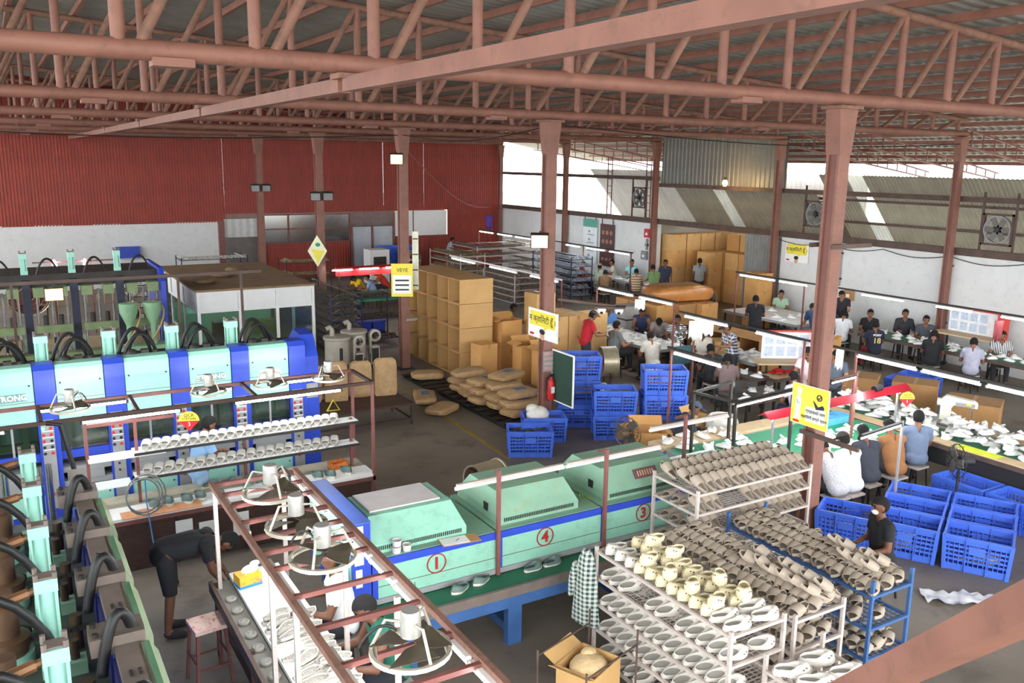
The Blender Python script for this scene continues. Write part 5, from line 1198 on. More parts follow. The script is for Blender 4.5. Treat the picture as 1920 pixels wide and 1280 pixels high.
# ragged cartons in front of the carton wall
C(11.25, 20.6, 0, .55, .5, .62, -8, 'closed carton standing just right of the carton wall, bottom', CARD2)
C(10.3, 18.55, 0, .5, .45, .95, 6, 'tall narrow carton leaning before the carton wall', CARD2)
p = pz(915, 683, 0); C(p.x, p.y, 0, .62, .55, .75, 4, 'open carton behind the sack pile with white scraps', CARD2, True)
p = pz(952, 691, 0); C(p.x-.12, p.y-.12, 0, .62, .52, .62, 0, 'carton under the tall open carton behind the sacks', CARD2)
C(p.x-.12, p.y-.12, .62, .62, .52, .75, 2, 'tall open carton raised above the sack pile', CARD2, True)
p = pz(985, 712, 0); C(p.x, p.y, 0, .5, .5, .95, -4, 'upright orange carton left of the quality board', CARD2, True)
p = pz(1018, 722, 0); C(p.x, p.y, 0, .42, .45, .95, -4, 'narrow upright carton just behind the quality board', CARD2, True)
for i, (px, py, hgt) in enumerate(((1000, 655, 3), (1048, 660, 3), (1070, 640, 3), (1088, 625, 4), (1040, 640, 3))):
    p = pz(px, py, .0)
    p.x = 12.1+.62*(i % 3); p.y = 18.1+.62*(i//3)+.1
    for k in range(hgt): C(p.x, p.y, k*.52, .58, .58, .515, random.uniform(-3, 3), 'carton in the block left of the white work table, stack %s, %s' % (['one', 'two', 'three', 'four', 'five'][i], ['bottom', 'second', 'third', 'top'][k]), CARD)
C(11.75, 16.6, 0, .7, .55, .42, -28, 'low carton on the floor beside the drum fan', CARD)
C(12.2, 17.35, 0, .6, .5, .5, -28, 'flat-topped carton behind the drum fan', CARD)
# block of cartons behind the white table
k = 0
for ix in range(3):
    for iy in range(3):
        for iz in range(2):
            x = 17.3+ix*.72; y = 20.2+iy*.68-ix*.2; k += 1
            C(x, y, iz*.6, .68, .62, .595, random.uniform(-2, 2), 'carton in the block behind the white table, %s level, %s row, %s from left' % (['lower', 'upper'][iz], ['front', 'middle', 'back'][iy], ORD[ix]), CARDD if (ix+iy) % 2 else CARD2)
# shiny wrapped bundle on top
WB = sack(2.1, 1.2, .5, 8, False, mat('brown_wrap', (190, 126, 66), .3, var=.2, scale=4, bump=.6)); o = WB.put((18.3, 20.5, 1.2), rad(-12), 'brown plastic wrapped bundle lying on the carton block'); o.name = 'wrapped_bundle'; o['category'] = 'bundle'
t = thing('grey_bundle', 'grey banded bundle standing beside the carton block', 'bundle', (16.3, 20.4, 0), 0); b = MB(); b.bx(-.3, .3, -.3, .3, 0, 1.2); b.build('bundle_body', mat('grey_sackcloth', (176, 172, 166), .8, var=.1), t); b = MB(); b.bx(-.305, .305, -.305, .305, .38, .42); b.bx(-.305, .305, -.305, .305, .78, .82); b.build('band', BLK, t)
# row of dark open cartons with orange tops (long)
for i in range(5): 
    x, y = 16.95+.02*i, 18.45-i*.66
    t = thing('side_open_carton', 'dark-mouthed carton with orange lid before the far white table, %s from left' % ['first', 'second', 'third', 'fourth', 'fifth'][i], 'carton', (x, y, 0), 0, 'row of dark-mouthed cartons'); b = MB()
    b.bx(0, .8, 0, .65, 0, .01); b.bx(0, .8, 0, .01, 0, .85); b.bx(0, .8, .64, .65, 0, .85); b.bx(.79, .8, 0, .65, 0, .85); b.bx(0, .8, 0, .65, .42, .43); b.build('box_body', CARDD, t); b = MB(); b.bx(-.02, .82, 0, .65, .85, .87); b.build('lid', CARD2, t)
# carton store behind the doorway in the right wall
random.seed(21)
for ix in range(4):
    for iy in range(7):
        hgt = [3, 3, 4, 4][ix]
        if ix == 0 and iy in (2, 3, 4, 5): continue
        for k in range(hgt):
            C(24.4+ix*.78, 21.1+iy*.74, k*.66, .7, .68, .655, random.uniform(-3, 3), 'carton in the store beyond the doorway, row %s, column %s, level %s' % (['front', 'second', 'third', 'back'][ix], ['one', 'two', 'three', 'four', 'five', 'six', 'seven', 'eight'][iy], ['one', 'two', 'three', 'four'][k]), CARD if (iy+k) % 3 else CARD2)
for ix in range(5):
    for k in range(4): C(23.45+ix*.76 if ix < 2 else 23.45+ix*.76, 26.62, k*.66, .7, .66, .655, random.uniform(-3, 3), 'carton in the store along its left side, column %s, level %s' % (['one', 'two', 'three', 'four', 'five'][ix], ['one', 'two', 'three', 'four'][k]), CARD if k % 2 else CARD2)
for k in range(3): C(21.95, 20.6, k*.62, .65, .62, .615, random.uniform(-4, 4), 'carton stacked against the grey sheet beside the doorway, %s' % ['bottom', 'middle', 'top'][k], CARD2)
C(21.75, 23.95, 0, .7, .6, .62, 10, 'carton on the floor before the doorway, left', CARD2); C(21.6, 22.9, 0, .7, .6, .6, -12, 'carton on the floor before the doorway, right', CARDD); C(22.0, 25.0, 0, .7, .6, .9, 3, 'tall carton at the left jamb of the doorway', CARD2)
# single large cartons on the right
C(16.75, 9.75, 0, 1.0, .8, .8, -65, 'large plain carton behind the sewing machine table', CARDD); C(17.9, 8.6, 0, 1.2, .8, .8, -65, 'large carton at the right edge behind the second sewing machine', CARDD)
C(16.3, 12.2, 0, .9, .7, .85, -60, 'big carton behind the worker in dark grey polo', CARDD); C(17.1, 11.3, 0, .9, .7, .8, -60, 'big carton right of the dark grey polo worker', CARDD)
C(15.85, 15.85, 0, .6, .55, 1.0, -30, 'upright carton behind the man in cream shirt', CARD); C(18.9, 14.9, 0, .7, .12, .95, 25, 'flat orange board carton leaning before the far right table', CARD2)
C(9.75, 11.5, 0, .6, .55, .75, -30, 'open carton behind the pedestal fan', CARD2, True)
C(11.15, 11.75, .45, .4, .35, .28, 10, 'small open carton on the low dark bench', CARD, True)
# ================================================================ far left: cabin, racks, hoppers
t = thing('glass_cabin', 'white framed glass cabin with a dusty brown roof behind the press line', 'cabin', (4.0, 21.0, 0))
WFR = mat('white_aluminium', (206, 206, 204), .4, .1, var=.03); DUST = mat('dusty_roof', (128, 104, 76), .8, var=.2, scale=3)
Lx, Ly, Hc = 2.75, 5.2, 2.3
b = MB(); b.bx(-.05, Lx+.05, -.05, Ly+.05, Hc, Hc+.05); b.build('roof', DUST, t)
for x in (0, .95, 1.85, Lx): b = MB(); b.bx(x-.035, x+.035, -.035, .035, 0, Hc); b.build('post', WFR, t)
for y in (1.7, 3.4, Ly): b = MB(); b.bx(-.035, .035, y-.035, y+.035, 0, Hc); b.bx(Lx-.035, Lx+.035, y-.035, y+.035, 0, Hc); b.build('post', WFR, t)
b = MB(); b.bx(0, Lx, -.03, .03, Hc-.06, Hc); b.bx(0, Lx, -.03, .03, Hc-.5, Hc-.44); b.bx(-.03, .03, 0, Ly, Hc-.06, Hc); b.bx(-.03, .03, 0, Ly, Hc-.5, Hc-.44); b.bx(0, Lx, -.03, .03, .78, .84); b.build('frame_rail', WFR, t)
for x0, x1 in ((.04, .91), (.99, 1.81), (1.89, Lx-.04)):
    b = MB(); b.bx(x0, x1, -.01, .01, Hc-.44, Hc-.06); b.build('header_panel', WFR, t)
    b = MB(); b.bx(x0, x1, -.006, .006, .84, Hc-.5); b.build('pane', glass('cabin_glass', (190, 214, 204), .2), t)
    b = MB(); b.bx(x0, x1, -.01, .01, .05, .78); b.build('lower_panel', WFR, t)
for y0, y1 in ((.04, 1.66), (1.74, 3.36), (3.44, Ly-.04)):
    b = MB(); b.bx(-.01, .01, y0, y1, Hc-.44, Hc-.06); b.build('header_panel', WFR, t); b = MB(); b.bx(-.006, .006, y0, y1, .5, Hc-.5); b.build('pane', glass('cabin_glass', (190, 214, 204), .2), t)
b = MB(); b.bx(.2, 2.5, 3.0, 5.0, .02, 1.3); b.build('inner_machine', TEAL, t)
b = MB(); b.bx(.5, .8, .8, 1.1, .4, 1.4); b.bx(.5, .8, .7, 1.2, .4, .5); b.build('office_chair', BLK, t)
b = MB(); b.bx(1.1, 2.6, 2.6, 2.8, .02, 1.05); b.build('inner_counter', mat('olive_cloth', (126, 140, 84), .8), t)
random.seed(4)
for i in range(3):
    b = MB(); b.ell((.4+i*.6, 1.2+i, Hc+.1), (.25, .3, .07), 10, 6); b.build('roof_litter', DUST, t, True)
tube_light((4.3, 22.2, 2.2), (6.4, 22.2, 2.2), 'tube light on the ceiling inside the glass cabin', 'cabin tube light')
tube_light((4.3, 24.6, 2.2), (6.4, 24.6, 2.2), 'rear tube light on the ceiling inside the glass cabin', 'cabin tube light')
# dark rack of slides (tilted shelves)
def far_rack(label, x0, x1, y0, y1, ztop, n, m, shoe, grp, rows=2, step=.12, slope=0):
    t = thing('slide_rack', label, 'rack', (x0, y0, 0)); w, l = x1-x0, y1-y0
    for i in (0, w):
        for j in (0, l): b = MB(); b.bar((i, j, 0), (i, j, ztop), .035); b.build('post', m, t)
    for k in range(n):
        z = .2+k*(ztop-.3)/(n-1); b = MB()
        for i in (0, w): b.bar((i, 0, z), (i, l, z), .025)
        for j in (0, l): b.bar((0, j, z), (w, j, z), .025)
        for i in range(1, 5): b.bar((i*w/5, 0, z), (i*w/5, l, z), .008)
        b.build('shelf', m, t)
        b = MB(); q = int(l/step); q2 = int(w/step)
        for i in range(q):
            y = (i+.5)*step; a = random.uniform(-.3, .3)
            b.box((.14, y, z+.05), (.24, .085, .025), ry=-.35, rz=a); b.box((.2, y, z+.09), (.07, .09, .03), ry=-.35, rz=a)
            b.box((w-.14, y, z+.05), (.24, .085, .025), ry=.35, rz=a); b.box((w-.2, y, z+.09), (.07, .09, .03), ry=.35, rz=a)
        for i in range(q2):
            x = (i+.5)*step; a = random.uniform(-.3, .3); b.box((x, .14, z+.05), (.085, .24, .025), rx=.35, rz=a); b.box((x, .2, z+.09), (.09, .07, .03), rx=.35, rz=a)
        s_ = b.build('slides', shoe, t); s_['kind'] = 'stuff'
    return t
DSL = mat('dim_slide', (116, 104, 92), .7, var=.2, scale=8)
NAVY = mat('navy_frame', (36, 44, 78), .5, var=.1)
far_rack('dark rack packed with slides next to the glass cabin', 7.75, 8.65, 22.6, 26.3, 1.75, 8, NAVY, DSL, '')
far_rack('navy rack with dark shoes on three shelves beside the column', 8.85, 10.2, 23.6, 24.5, 1.55, 3, NAVY, mat('dark_shoe', (92, 78, 68), .6, var=.4, scale=12), '')
b = MB(); t = thing('navy_bins', 'navy blue bins below the shoe shelves near the column', 'bin', (8.85, 24.6, 0))
for i in range(3): b = MB(); b.bx(.02+i*.45, .42+i*.45, 0, .5, 0, .55); b.bx(i*.45, .44+i*.45, -.02, .52, .5, .55); b.build('bin', BLUE, t)
far_rack('white rack of grey slides far off, nearest of the three', 16.5, 18.3, 27.4, 29.8, 1.25, 5, RACKW, DSL, '')
far_rack('white rack of grey slides far off, left behind the low one', 15.9, 17.0, 30.6, 33.4, 1.75, 6, RACKW, mat('olive_slide', (128, 112, 82), .7, var=.2), '')
far_rack('white rack of grey slides far off, against the white wall', 17.3, 20.3, 31.8, 34.2, 1.9, 6, RACKW, DSL, '')
far_rack('navy rack of pale shoes far off, right of the white racks', 19.3, 20.3, 27.8, 30.6, 1.75, 6, NAVY, mat('pale_blue_shoe', (130, 134, 144), .6, var=.3, scale=9), '')
far_rack('low rack of white shoes by the left white wall', 5.9, 8.3, 33.6, 34.7, 1.75, 4, NAVY, mat('white_dim_shoe', (190, 186, 180), .6, var=.3, scale=9), '')
far_rack('low rack of white shoes behind the glass cabin', 3.6, 5.3, 30.2, 31.2, 1.75, 5, DARK, mat('white_dim_shoe', (190, 186, 180), .6, var=.3, scale=9), '')
far_rack('rack of brown and white shoes in front of the red window', 9.2, 10.9, 31.6, 32.6, 1.7, 4, DARK, mat('brown_white_shoe', (150, 130, 100), .6, var=.4, scale=9), '')
t = thing('blue_wall_box', 'small blue box mounted on the left white wall', 'box', (4.35, 39.1, 1.25))
b = MB(); b.bx(0, .9, 0, .2, 0, .42); b.build('box_body', BLUE, t); b = MB(); b.bx(-.02, .92, -.02, .2, .42, .46); b.build('lid', BLUE, t)
# hopper driers
for i, (x, y) in enumerate(((7.1, 20.3), (7.75, 20.85))):
    t = thing('hopper_drier', 'grey round hopper drier with blower, %s of the two' % ['left', 'right'][i], 'hopper', (x, y, 0), 0, 'hopper driers'); HG = mat('hopper_grey', (172, 164, 150), .45, .1)
    b = MB(); b.lathe([(.1, .1), (.22, .35), (.3, .4), (.3, 1.02), (.34, 1.04), (.34, 1.1), (.0, 1.14)], 20); b.build('drum', HG, t, True)
    b = MB(); b.tube([(-.12, 0, 1.1), (-.12, 0, 1.26), (-.18, 0, 1.34), (-.26, 0, 1.3)], .06, 10); b.build('vent_pipe', HG, t, True)
    b = MB(); b.bx(-.04, .03, -.33, -.29, .5, .85); b.build('sight_glass', BLK, t)
    b = MB(); b.lathe([(.16, -.06), (.16, .06), (.1, .07), (.1, -.07), (.16, -.06)], 18, (.5, -.15, .95), Matrix.Rotation(PI/2, 3, 'X')); b.bx(.35, .4, -.2, -.1, .5, .95); b.build('blower', HG, t, True)
    b = MB()
    for k in range(3): a = k*2.1; b.box((.5+.05*math.cos(a), -.22, .95+.05*math.sin(a)), (.09, .01, .04), ry=-a)
    b.build('blower_blade', BLK, t)
    b = MB(); b.bx(.38, .62, -.2, .0, .2, .66); cbx = b.build('control_box', HG, t); b = MB(); b.bx(.41, .59, -.21, -.2, .26, .62); b.build('control_face', BLK, cbx)
    for a in range(3): b = MB(); b.cyl((.2*math.cos(a*2.1), .2*math.sin(a*2.1), 0), (.22*math.cos(a*2.1), .22*math.sin(a*2.1), .4), .02, 6); b.build('leg', DARK, t)
    b = MB(); b.bx(.38, .62, -.2, 0, 0, .2); b.build('control_foot', DARK, t)
t = thing('floor_wedge', 'small yellow triangular stand beside the upright sacks', 'stand', (5.55, 16.2, .46)); b = MB(); b.tube([(-.13, 0, 0), (.13, 0, 0), (0, 0, .22), (-.13, 0, 0)], .018, 6); b.build('triangle', YEL, t)
# red lit sewing table in the middle distance
t = thing('red_lamp_table', 'far work table under a red lamp canopy behind the navy racks', 'table', (9.3, 26.4, 0))
b = MB(); b.bx(0, 2.8, .6, 2.6, .76, .8); b.build('top', GREENL, t)
for x in (.1, 2.5):
    for y in (.1, 2.5): b = MB(); b.bar((x, y, 0), (x, y, 1.95 if y < 1 else .78), .04); b.build('post', DARK, t)
b = MB(); b.prism([(0, 1.95), (.15, 2.02), (.3, 1.95)], 0, 2.6, 'x'); b.bx(0, 2.6, .1, .13, 1.72, 1.95); b.build('canopy', RED, t)
for i in range(3): tube_light((9.15+.9*i, 26.38, 1.93), (9.8+.9*i, 26.38, 1.93), 'tube light under the red canopy, %s' % ['left', 'middle', 'right'][i], 'red canopy tube lights')
# ================================================================ right-hand production area
def table(label, x0, x1, y0, y1, z, m, edge=GREYP, cat='table', legm=DARK, n=3, name='work_table'):
    t = thing(name, label, cat, (x0, y0, 0)); w, l = x1-x0, y1-y0
    b = MB(); b.bx(0, w, 0, l, z-.04, z); b.build('top', m, t)
    b = MB(); b.bx(-.02, 0, 0, l, z-.07, z+.004); b.bx(w, w+.02, 0, l, z-.07, z+.004); b.bx(0, w, -.02, 0, z-.07, z+.004); b.bx(0, w, l, l+.02, z-.07, z+.004); b.build('edge', edge, t)
    for i in range(n):
        for y in (.06, l-.06):
            x = .06+i*(w-.12)/(n-1); b = MB(); b.bar((x, y, 0), (x, y, z-.04), .045); b.build('leg', legm, t)
    return t
UPQ = []
def uppers(x0, x1, y0, y1, z, n, lab, grp, seed): UPQ.append((x0, x1, y0, y1, z, n, lab, grp, seed))
def lay_uppers():
    bpy.context.view_layer.update(); obst = []
    for o in list(bpy.data.objects):
        if o.parent is None and o.name.split('.')[0] in ('person', 'sewing_machine', 'old_sewing_machine', 'lamp_pole', 'pipe_frame', 'red_hood', 'lamp_rail', 'pedestal_fan', 'clear_bottle', 'black_mug', 'grey_pad', 'red_fabric_pile'):
            for q in [o]+list(o.children):
                if q.type != 'MESH': continue
                M = q.matrix_world; co = np.empty(len(q.data.vertices)*3); q.data.vertices.foreach_get('co', co); A = co.reshape(-1, 3)
                W_ = A @ np.array(M.to_3x3()).T+np.array(M.translation)
                if len(W_) < 200 and len(W_): W_ = np.vstack([W_]+[W_[e0:e0+1]*(1-f)+W_[e1:e1+1]*f for e0, e1 in [(a.vertices[0], a.vertices[1]) for a in q.data.edges] for f in (.2, .4, .5, .6, .8)]) if len(q.data.edges) else W_
                obst.append(W_[(W_[:, 2] > .6) & (W_[:, 2] < 1.4)])
    obst = np.vstack(obst); done = []
    for x0, x1, y0, y1, z, n, lab, grp, seed in UPQ:
        random.seed(seed); ob = obst[(obst[:, 0] > x0-.3) & (obst[:, 0] < x1+.3) & (obst[:, 1] > y0-.3) & (obst[:, 1] < y1+.3) & (obst[:, 2] > z-.02) & (obst[:, 2] < z+.14)][:, :2]
        made = 0
        for tr in range(n*25):
            if made >= n: break
            x, y, a = random.uniform(x0, x1), random.uniform(y0, y1), random.uniform(0, 6.28); ds = [(x+d*math.cos(a), y+d*math.sin(a)) for d in (-.1, 0, .1)]
            if any(abs(z-z2) < .118 and (p[0]-q[0])**2+(p[1]-q[1])**2 < .2**2 for z2, e in done for p in ds for q in e): continue
            if len(ob) and min(np.min((ob[:, 0]-p[0])**2+(ob[:, 1]-p[1])**2) for p in ds) < .115**2: continue
            done.append((z, ds)); made += 1
            UP.put((x, y, z+.002), label='%s, %s %s' % (lab.replace(' the ', ' '), ['near', 'middle', 'far'][min(2, int(3*(y-y0)/(y1-y0)))], ['left', 'right'][min(1, int(2*(x-x0)/(x1-x0)))]), group=grp, rot=(0, 0, a))
def make_upper(label='x', m=None):
    t = thing('white_shoe_upper', label, 'shoe upper'); b = MB(); n = 10; vs = []
    prof = [(-.16, .03, .0), (-.1, .055, .05), (-.03, .06, .08), (.04, .055, .06), (.1, .05, .035), (.15, .03, .012)]
    for x, w, h in prof:
        for i in range(n+1): a = PI*i/n; vs.append((x, w*math.cos(a)*1.4, h*math.sin(a)**.8))
    b.add(vs, [(r*(n+1)+i, (r+1)*(n+1)+i, (r+1)*(n+1)+i+1, r*(n+1)+i+1) for r in range(len(prof)-1) for i in range(n)])
    b.build('vamp', m or WHT, t, True)
    b = MB(); b.add([(-.12, -.06, .055), (-.02, -.09, .12), (.03, -.05, .09), (-.05, -.01, .075)], [(0, 1, 2, 3)]); b.add([(-.12, .06, .05), (-.03, .1, .1), (.03, .05, .085), (-.05, .01, .075)], [(0, 1, 2, 3)]); b.build('tongue_flap', m or WHT, t)
    b = MB()
    for i in range(4): b.box((-.02+i*.025, 0, .078-.006*i), (.008, .05, .006))
    b.build('lace_row', GFOAM, t)
    return t
UP = Proto(make_upper())
# green belt table by the column, with wooden rear plank
t = table('long green belt table running right from behind the tall column', 9.15, 13.4, 8.8, 10.3, .8, GREENL, GREYP, n=4)
b = MB(); b.bx(0, 4.0, 1.6, 1.98, .74, .82); b.build('rear_plank', WOOD, t)
b = MB(); b.bx(3.2, 4.1, 1.15, 1.5, .8, .92); b.build('blue_foam_block', mat('sky_foam', (86, 168, 216), .7), t)
t = table('long metal-edged table with green runner heaped with white shoe uppers', 13.47, 14.5, 5.2, 11.1, .8, mat('grey_metal_top', (150, 150, 148), .4, .3), BEAM, n=2)
b = MB(); b.bx(.3, .85, .0, 5.9, .801, .806); b.build('green_runner', GREEN, t)
b = MB(); b.bx(.02, .3, .5, 5.8, .801, .815); b.build('wood_ledge', WOOD, t); b = MB(); b.bx(.02, .28, 2.2, 2.9, .816, .82); b.build('yellow_sheet', mat('lime_sheet', (222, 232, 60), .6), t)
b = MB(); b.bx(-.0, .03, 0, 5.9, .45, .76); b.build('apron', BLK, t)
t = table('narrow metal ledge table with sewing machines behind the shoe uppers', 14.55, 15.05, 5.0, 11.0, .82, mat('grey_metal_top', (150, 150, 148), .4, .3), n=2)
b = MB(); b.bx(.05, .5, 1.6, 3.2, .822, .83); b.build('wood_ledge', WOOD, t)
UL = 'white shoe upper heaped on the green runner of the metal table'
uppers(13.85, 14.4, 5.4, 10.9, .812, 70, UL, 'white uppers on the long metal table', 31); uppers(13.75, 14.45, 5.4, 10.9, .93, 55, UL, 'white uppers on the long metal table', 32); uppers(13.85, 14.35, 6.0, 10.8, 1.052, 30, UL, 'white uppers on the long metal table', 33)
uppers(9.5, 13.0, 8.95, 9.7, .802, 26, 'white shoe upper spread on the green belt table', 'white uppers on the green belt table', 34)
uppers(9.3, 10.8, 9.9, 10.7, .83, 14, 'white shoe upper piled behind the tall column on the plank', 'white uppers by the plank', 35)
def sewing(label, x, y, rz):
    t = thing('sewing_machine', label, 'sewing machine', (x, y, .822), rad(rz)); IV = mat('ivory_enamel', (236, 234, 214), .3, var=.02)
    b = MB(); b.bx(-.2, .22, -.09, .09, 0, .05); b.build('bed', IV, t)
    b = MB(); b.prism([(-.24, .05), (-.24, .42), (-.16, .5), (.3, .44), (.36, .4), (.36, .32), (-.02, .34), (-.06, .28), (-.06, .05)], -.07, .07, 'y'); b.build('arm', IV, t)
    b = MB(); b.cyl((-.24, 0, .36), (-.3, 0, .36), .07, 14); b.build('hand_wheel', IV, t, True)
    b = MB(); b.bx(.0, .32, -.075, -.06, .33, .4); b.build('grey_plate', GREYP, t)
    b = MB(); b.cyl((.28, 0, .34), (.28, 0, .06), .012, 8); b.cyl((.22, 0, .34), (.22, 0, .2), .014, 8); b.build('needle_bar', CHROME, t)
    b = MB(); b.bx(.18, .26, -.076, -.074, .36, .4); b.build('yellow_label', YEL, t)
    b = MB(); b.lathe([(.05, 0), (.05, .1), (.04, .12), (0, .12)], 12, (.5, -.02, -.02)); b.build('thread_cone', WHT, t, True)
sewing('large ivory sewing machine on the metal ledge, facing the white uppers', 14.8, 8.95, -60); sewing('ivory sewing machine at the right edge of the picture', 14.8, 7.35, -60)
t = thing('black_mug', 'black tin with white numerals beside the sewing machine', 'tin', (14.7, 8.5, .824)); b = MB(); b.lathe([(.05, 0), (.055, .13), (.045, .13), (.04, .01), (0, .01)], 14); b.build('tin', BLK, t, True); text('numerals', '19', .06, WHT, t, (-.03, -.05, .07), (PI/2, 0, rad(-30)))
for i in range(3):
    t = thing('clear_bottle', 'clear plastic bottle beside the black tin, %s' % ['left', 'middle', 'right'][i], 'bottle', (14.72+.03*i, 8.32-.14*i, .824)); b = MB(); b.lathe([(.04, 0), (.042, .1), (.03, .15), (.015, .17), (.015, .19), (0, .19)], 12); b.build('bottle_body', SHINY, t, True); b = MB(); b.cyl((0, 0, .19), (0, 0, .21), .018, 8); b.build('cap', WHT, t)
for i, y in enumerate((9.5, 9.8)):
    t = thing('grey_pad', 'flat grey weighing pad on the metal ledge, %s' % ['nearer the machine', 'farther'][i], 'pad', (14.7, y, .824)); b = MB(); b.bx(-.1, .1, -.08, .08, 0, .03); b.build('pad', GREYP, t); b = MB(); b.bx(-.08, .08, -.06, .06, .03, .036); b.build('pad_top', mat('pale_pad', (190, 188, 184), .5), t)
# low dark bench with crates, cream sacks
t = table('low dark bench between the crate stacks and the capped worker', 10.65, 11.75, 10.9, 13.6, .45, mat('grey_bench', (96, 92, 88), .6), DKWOOD, 'bench', n=2, name='low_bench')
for i, (x, y, s_) in enumerate(((11.3, 11.25, 1.0), (11.35, 10.75, .8))):
    t = thing('white_sack', 'open white sack of yellow foam on the low dark bench' if i == 0 else 'white sack leaning at the end of the low dark bench', 'sack', (x, y, .45 if i == 0 else .0)); b = MB(); b.lathe([(.2*s_, 0), (.3*s_, .12), (.3*s_, .3), (.24*s_, .4), (.2*s_, .36), (.0, .33)], 14); b.build('bag', mat('white_bag', (214, 210, 200), .5, bump=.8, scale=9), t, True)
    b = MB(); b.ell((0, 0, .34), (.22*s_, .22*s_, .06), 10, 5); b.build('foam_fill', mat('yellow_foam', (222, 186, 110), .8, bump=.6, scale=12), t, True)
# sewing tables in the middle
table('dark sewing table before the man in plaid', 14.05, 14.6, 13.2, 14.7, .76, mat('dark_table', (84, 74, 68), .6), BEAM, n=2)
table('dark sewing table behind the red sign hood', 12.6, 13.9, 11.9, 12.7, .76, mat('dark_table', (84, 74, 68), .6), BEAM, n=2)
uppers(12.7, 13.8, 12.0, 12.6, .762, 9, 'white shoe part on the dark sewing table behind the hood', 'white parts on the dark table', 41); uppers(14.1, 14.5, 13.3, 14.6, .762, 7, 'white shoe part on the dark sewing table before the man in plaid', 'white parts on the sewing table', 42)
t = thing('old_sewing_machine', 'black industrial sewing machine head on the dark table behind the hood', 'sewing machine', (12.95, 12.3, .762), rad(-40)); b = MB(); b.bx(-.25, .25, -.1, .1, 0, .05); b.build('bed', DARK, t); b = MB(); b.prism([(-.22, .05), (-.22, .3), (.2, .32), (.24, .2), (.16, .2), (-.08, .22), (-.08, .05)], -.06, .06, 'y'); b.build('arm', DARK, t); b = MB(); b.cyl((-.22, 0, .22), (-.27, 0, .22), .07, 12); b.build('hand_wheel', GREYP, t)
# display boards with red frame
def board(label, x, y, rz, w=1.15, h=.62, z=1.0):
    t = thing('display_board', label, 'notice board', (x, y, 0), rad(rz))
    b = MB(); b.bx(-w/2, w/2, 0, .04, z, z+h); b.build('panel', mat('board_white', (236, 236, 238), .4), t)
    b = MB(); b.bx(w/2, w/2+.14, -.3, .04, z-.05, z+h+.04); b.bx(-w/2, w/2, -.01, .05, z+h, z+h+.04); b.build('red_frame', mat('coral_red', (206, 66, 56), .5), t)
    b = MB()
    for i in range(4):
        for j in range(2): b.bx(-w/2+.06+i*.27, -w/2+.26+i*.27, -.006, 0, z+.06+j*.28, z+.28+j*.28)
    b.build('pinned_paper', mat('pale_blue_paper', (198, 210, 226), .6, spots=(110, 130, 170), spot_amt=.6, scale=9), t)
    b = MB(); b.bx(-w/2-.2, w/2+.2, -.5, .05, z-.05, z-.01); b.build('ledge', WOOD, t)
    for x_ in (-w/2, w/2):
        for y_ in (-.45, 0): b = MB(); b.bar((x_, y_, 0), (x_, y_, z-.05), .04); b.build('leg', DARK, t)
board('white notice board in a red frame behind the man in plaid', 15.55, 13.6, -30); board('white notice board in a red frame at the far right wall table', 22.45, 13.3, -90, 1.5)
t = thing('red_fabric_pile', 'heap of red cloth pieces on the ledge under the notice board', 'cloth', (15.0, 13.2, .76)); b = MB()
for i in range(9): b.ell((random.uniform(-.4, .4), random.uniform(-.15, .15), .04+.02*(i % 3)), (.14, .09, .03), 8, 4, Matrix.Rotation(i, 3, 'Z'))
b.build('cloth_scrap', RED, t, True)
table('narrow shelf table holding the red cloth pieces', 14.55, 15.5, 12.95, 13.45, .76, WOOD, BEAM, n=2)
# white tables
t = table('broad white work table with white cloth parts, workers around it', 14.02, 15.1, 16.4, 19.6, .8, WHITEP, n=3)
uppers(14.15, 14.95, 16.6, 19.4, .802, 24, 'white cloth part on the broad white work table', 'white parts on the broad table', 51)
t = table('white work table with stacks of white parts right of the broad table', 15.15, 16.2, 14.2, 15.3, .8, WHITEP, n=2)
uppers(15.25, 16.1, 14.3, 15.2, .802, 14, 'white cloth part on the small white work table', 'white parts on the small table', 52)
t = table('far white work table under the lamp row with a worker in black', 20.0, 21.9, 17.2, 20.2, .8, WHITEP, n=2)
uppers(20.2, 21.7, 17.5, 20.0, .802, 8, 'white part on the far white work table', 'white parts on the far table', 53)
t = table('farthest work table along the white wall with the posters', 21.5, 22.05, 25.6, 31.2, .78, WHITEP, n=3)
uppers(21.55, 22.0, 25.7, 31.1, .782, 24, 'white part on the farthest work table', 'white parts on the farthest table', 54)
t = table('long green-matted table along the right white wall', 20.7, 21.6, 9.0, 15.6, .78, mat('dark_table', (84, 74, 68), .6), BEAM, n=3)
b = MB(); b.bx(.1, .8, .3, 6.3, .781, .786); b.build('green_mat', GREEN, t)
uppers(20.8, 21.5, 9.4, 15.3, .788, 40, 'small shoe part on the green mat of the long wall table', 'parts on the green mat', 55)
t = thing('blue_flap_box', 'small teal open box on the small white table', 'box', (14.15, 15.6, .0)); b = MB(); b.bx(-.3, .3, -.02, .02, .6, 1.05); b.build('panel', mat('teal_card', (70, 110, 120), .7), t); 
for q_ in (-.26, .26): b = MB(); b.bx(q_-.02, q_+.02, -.02, .02, 0, .6); b.build('leg', DARK, t)
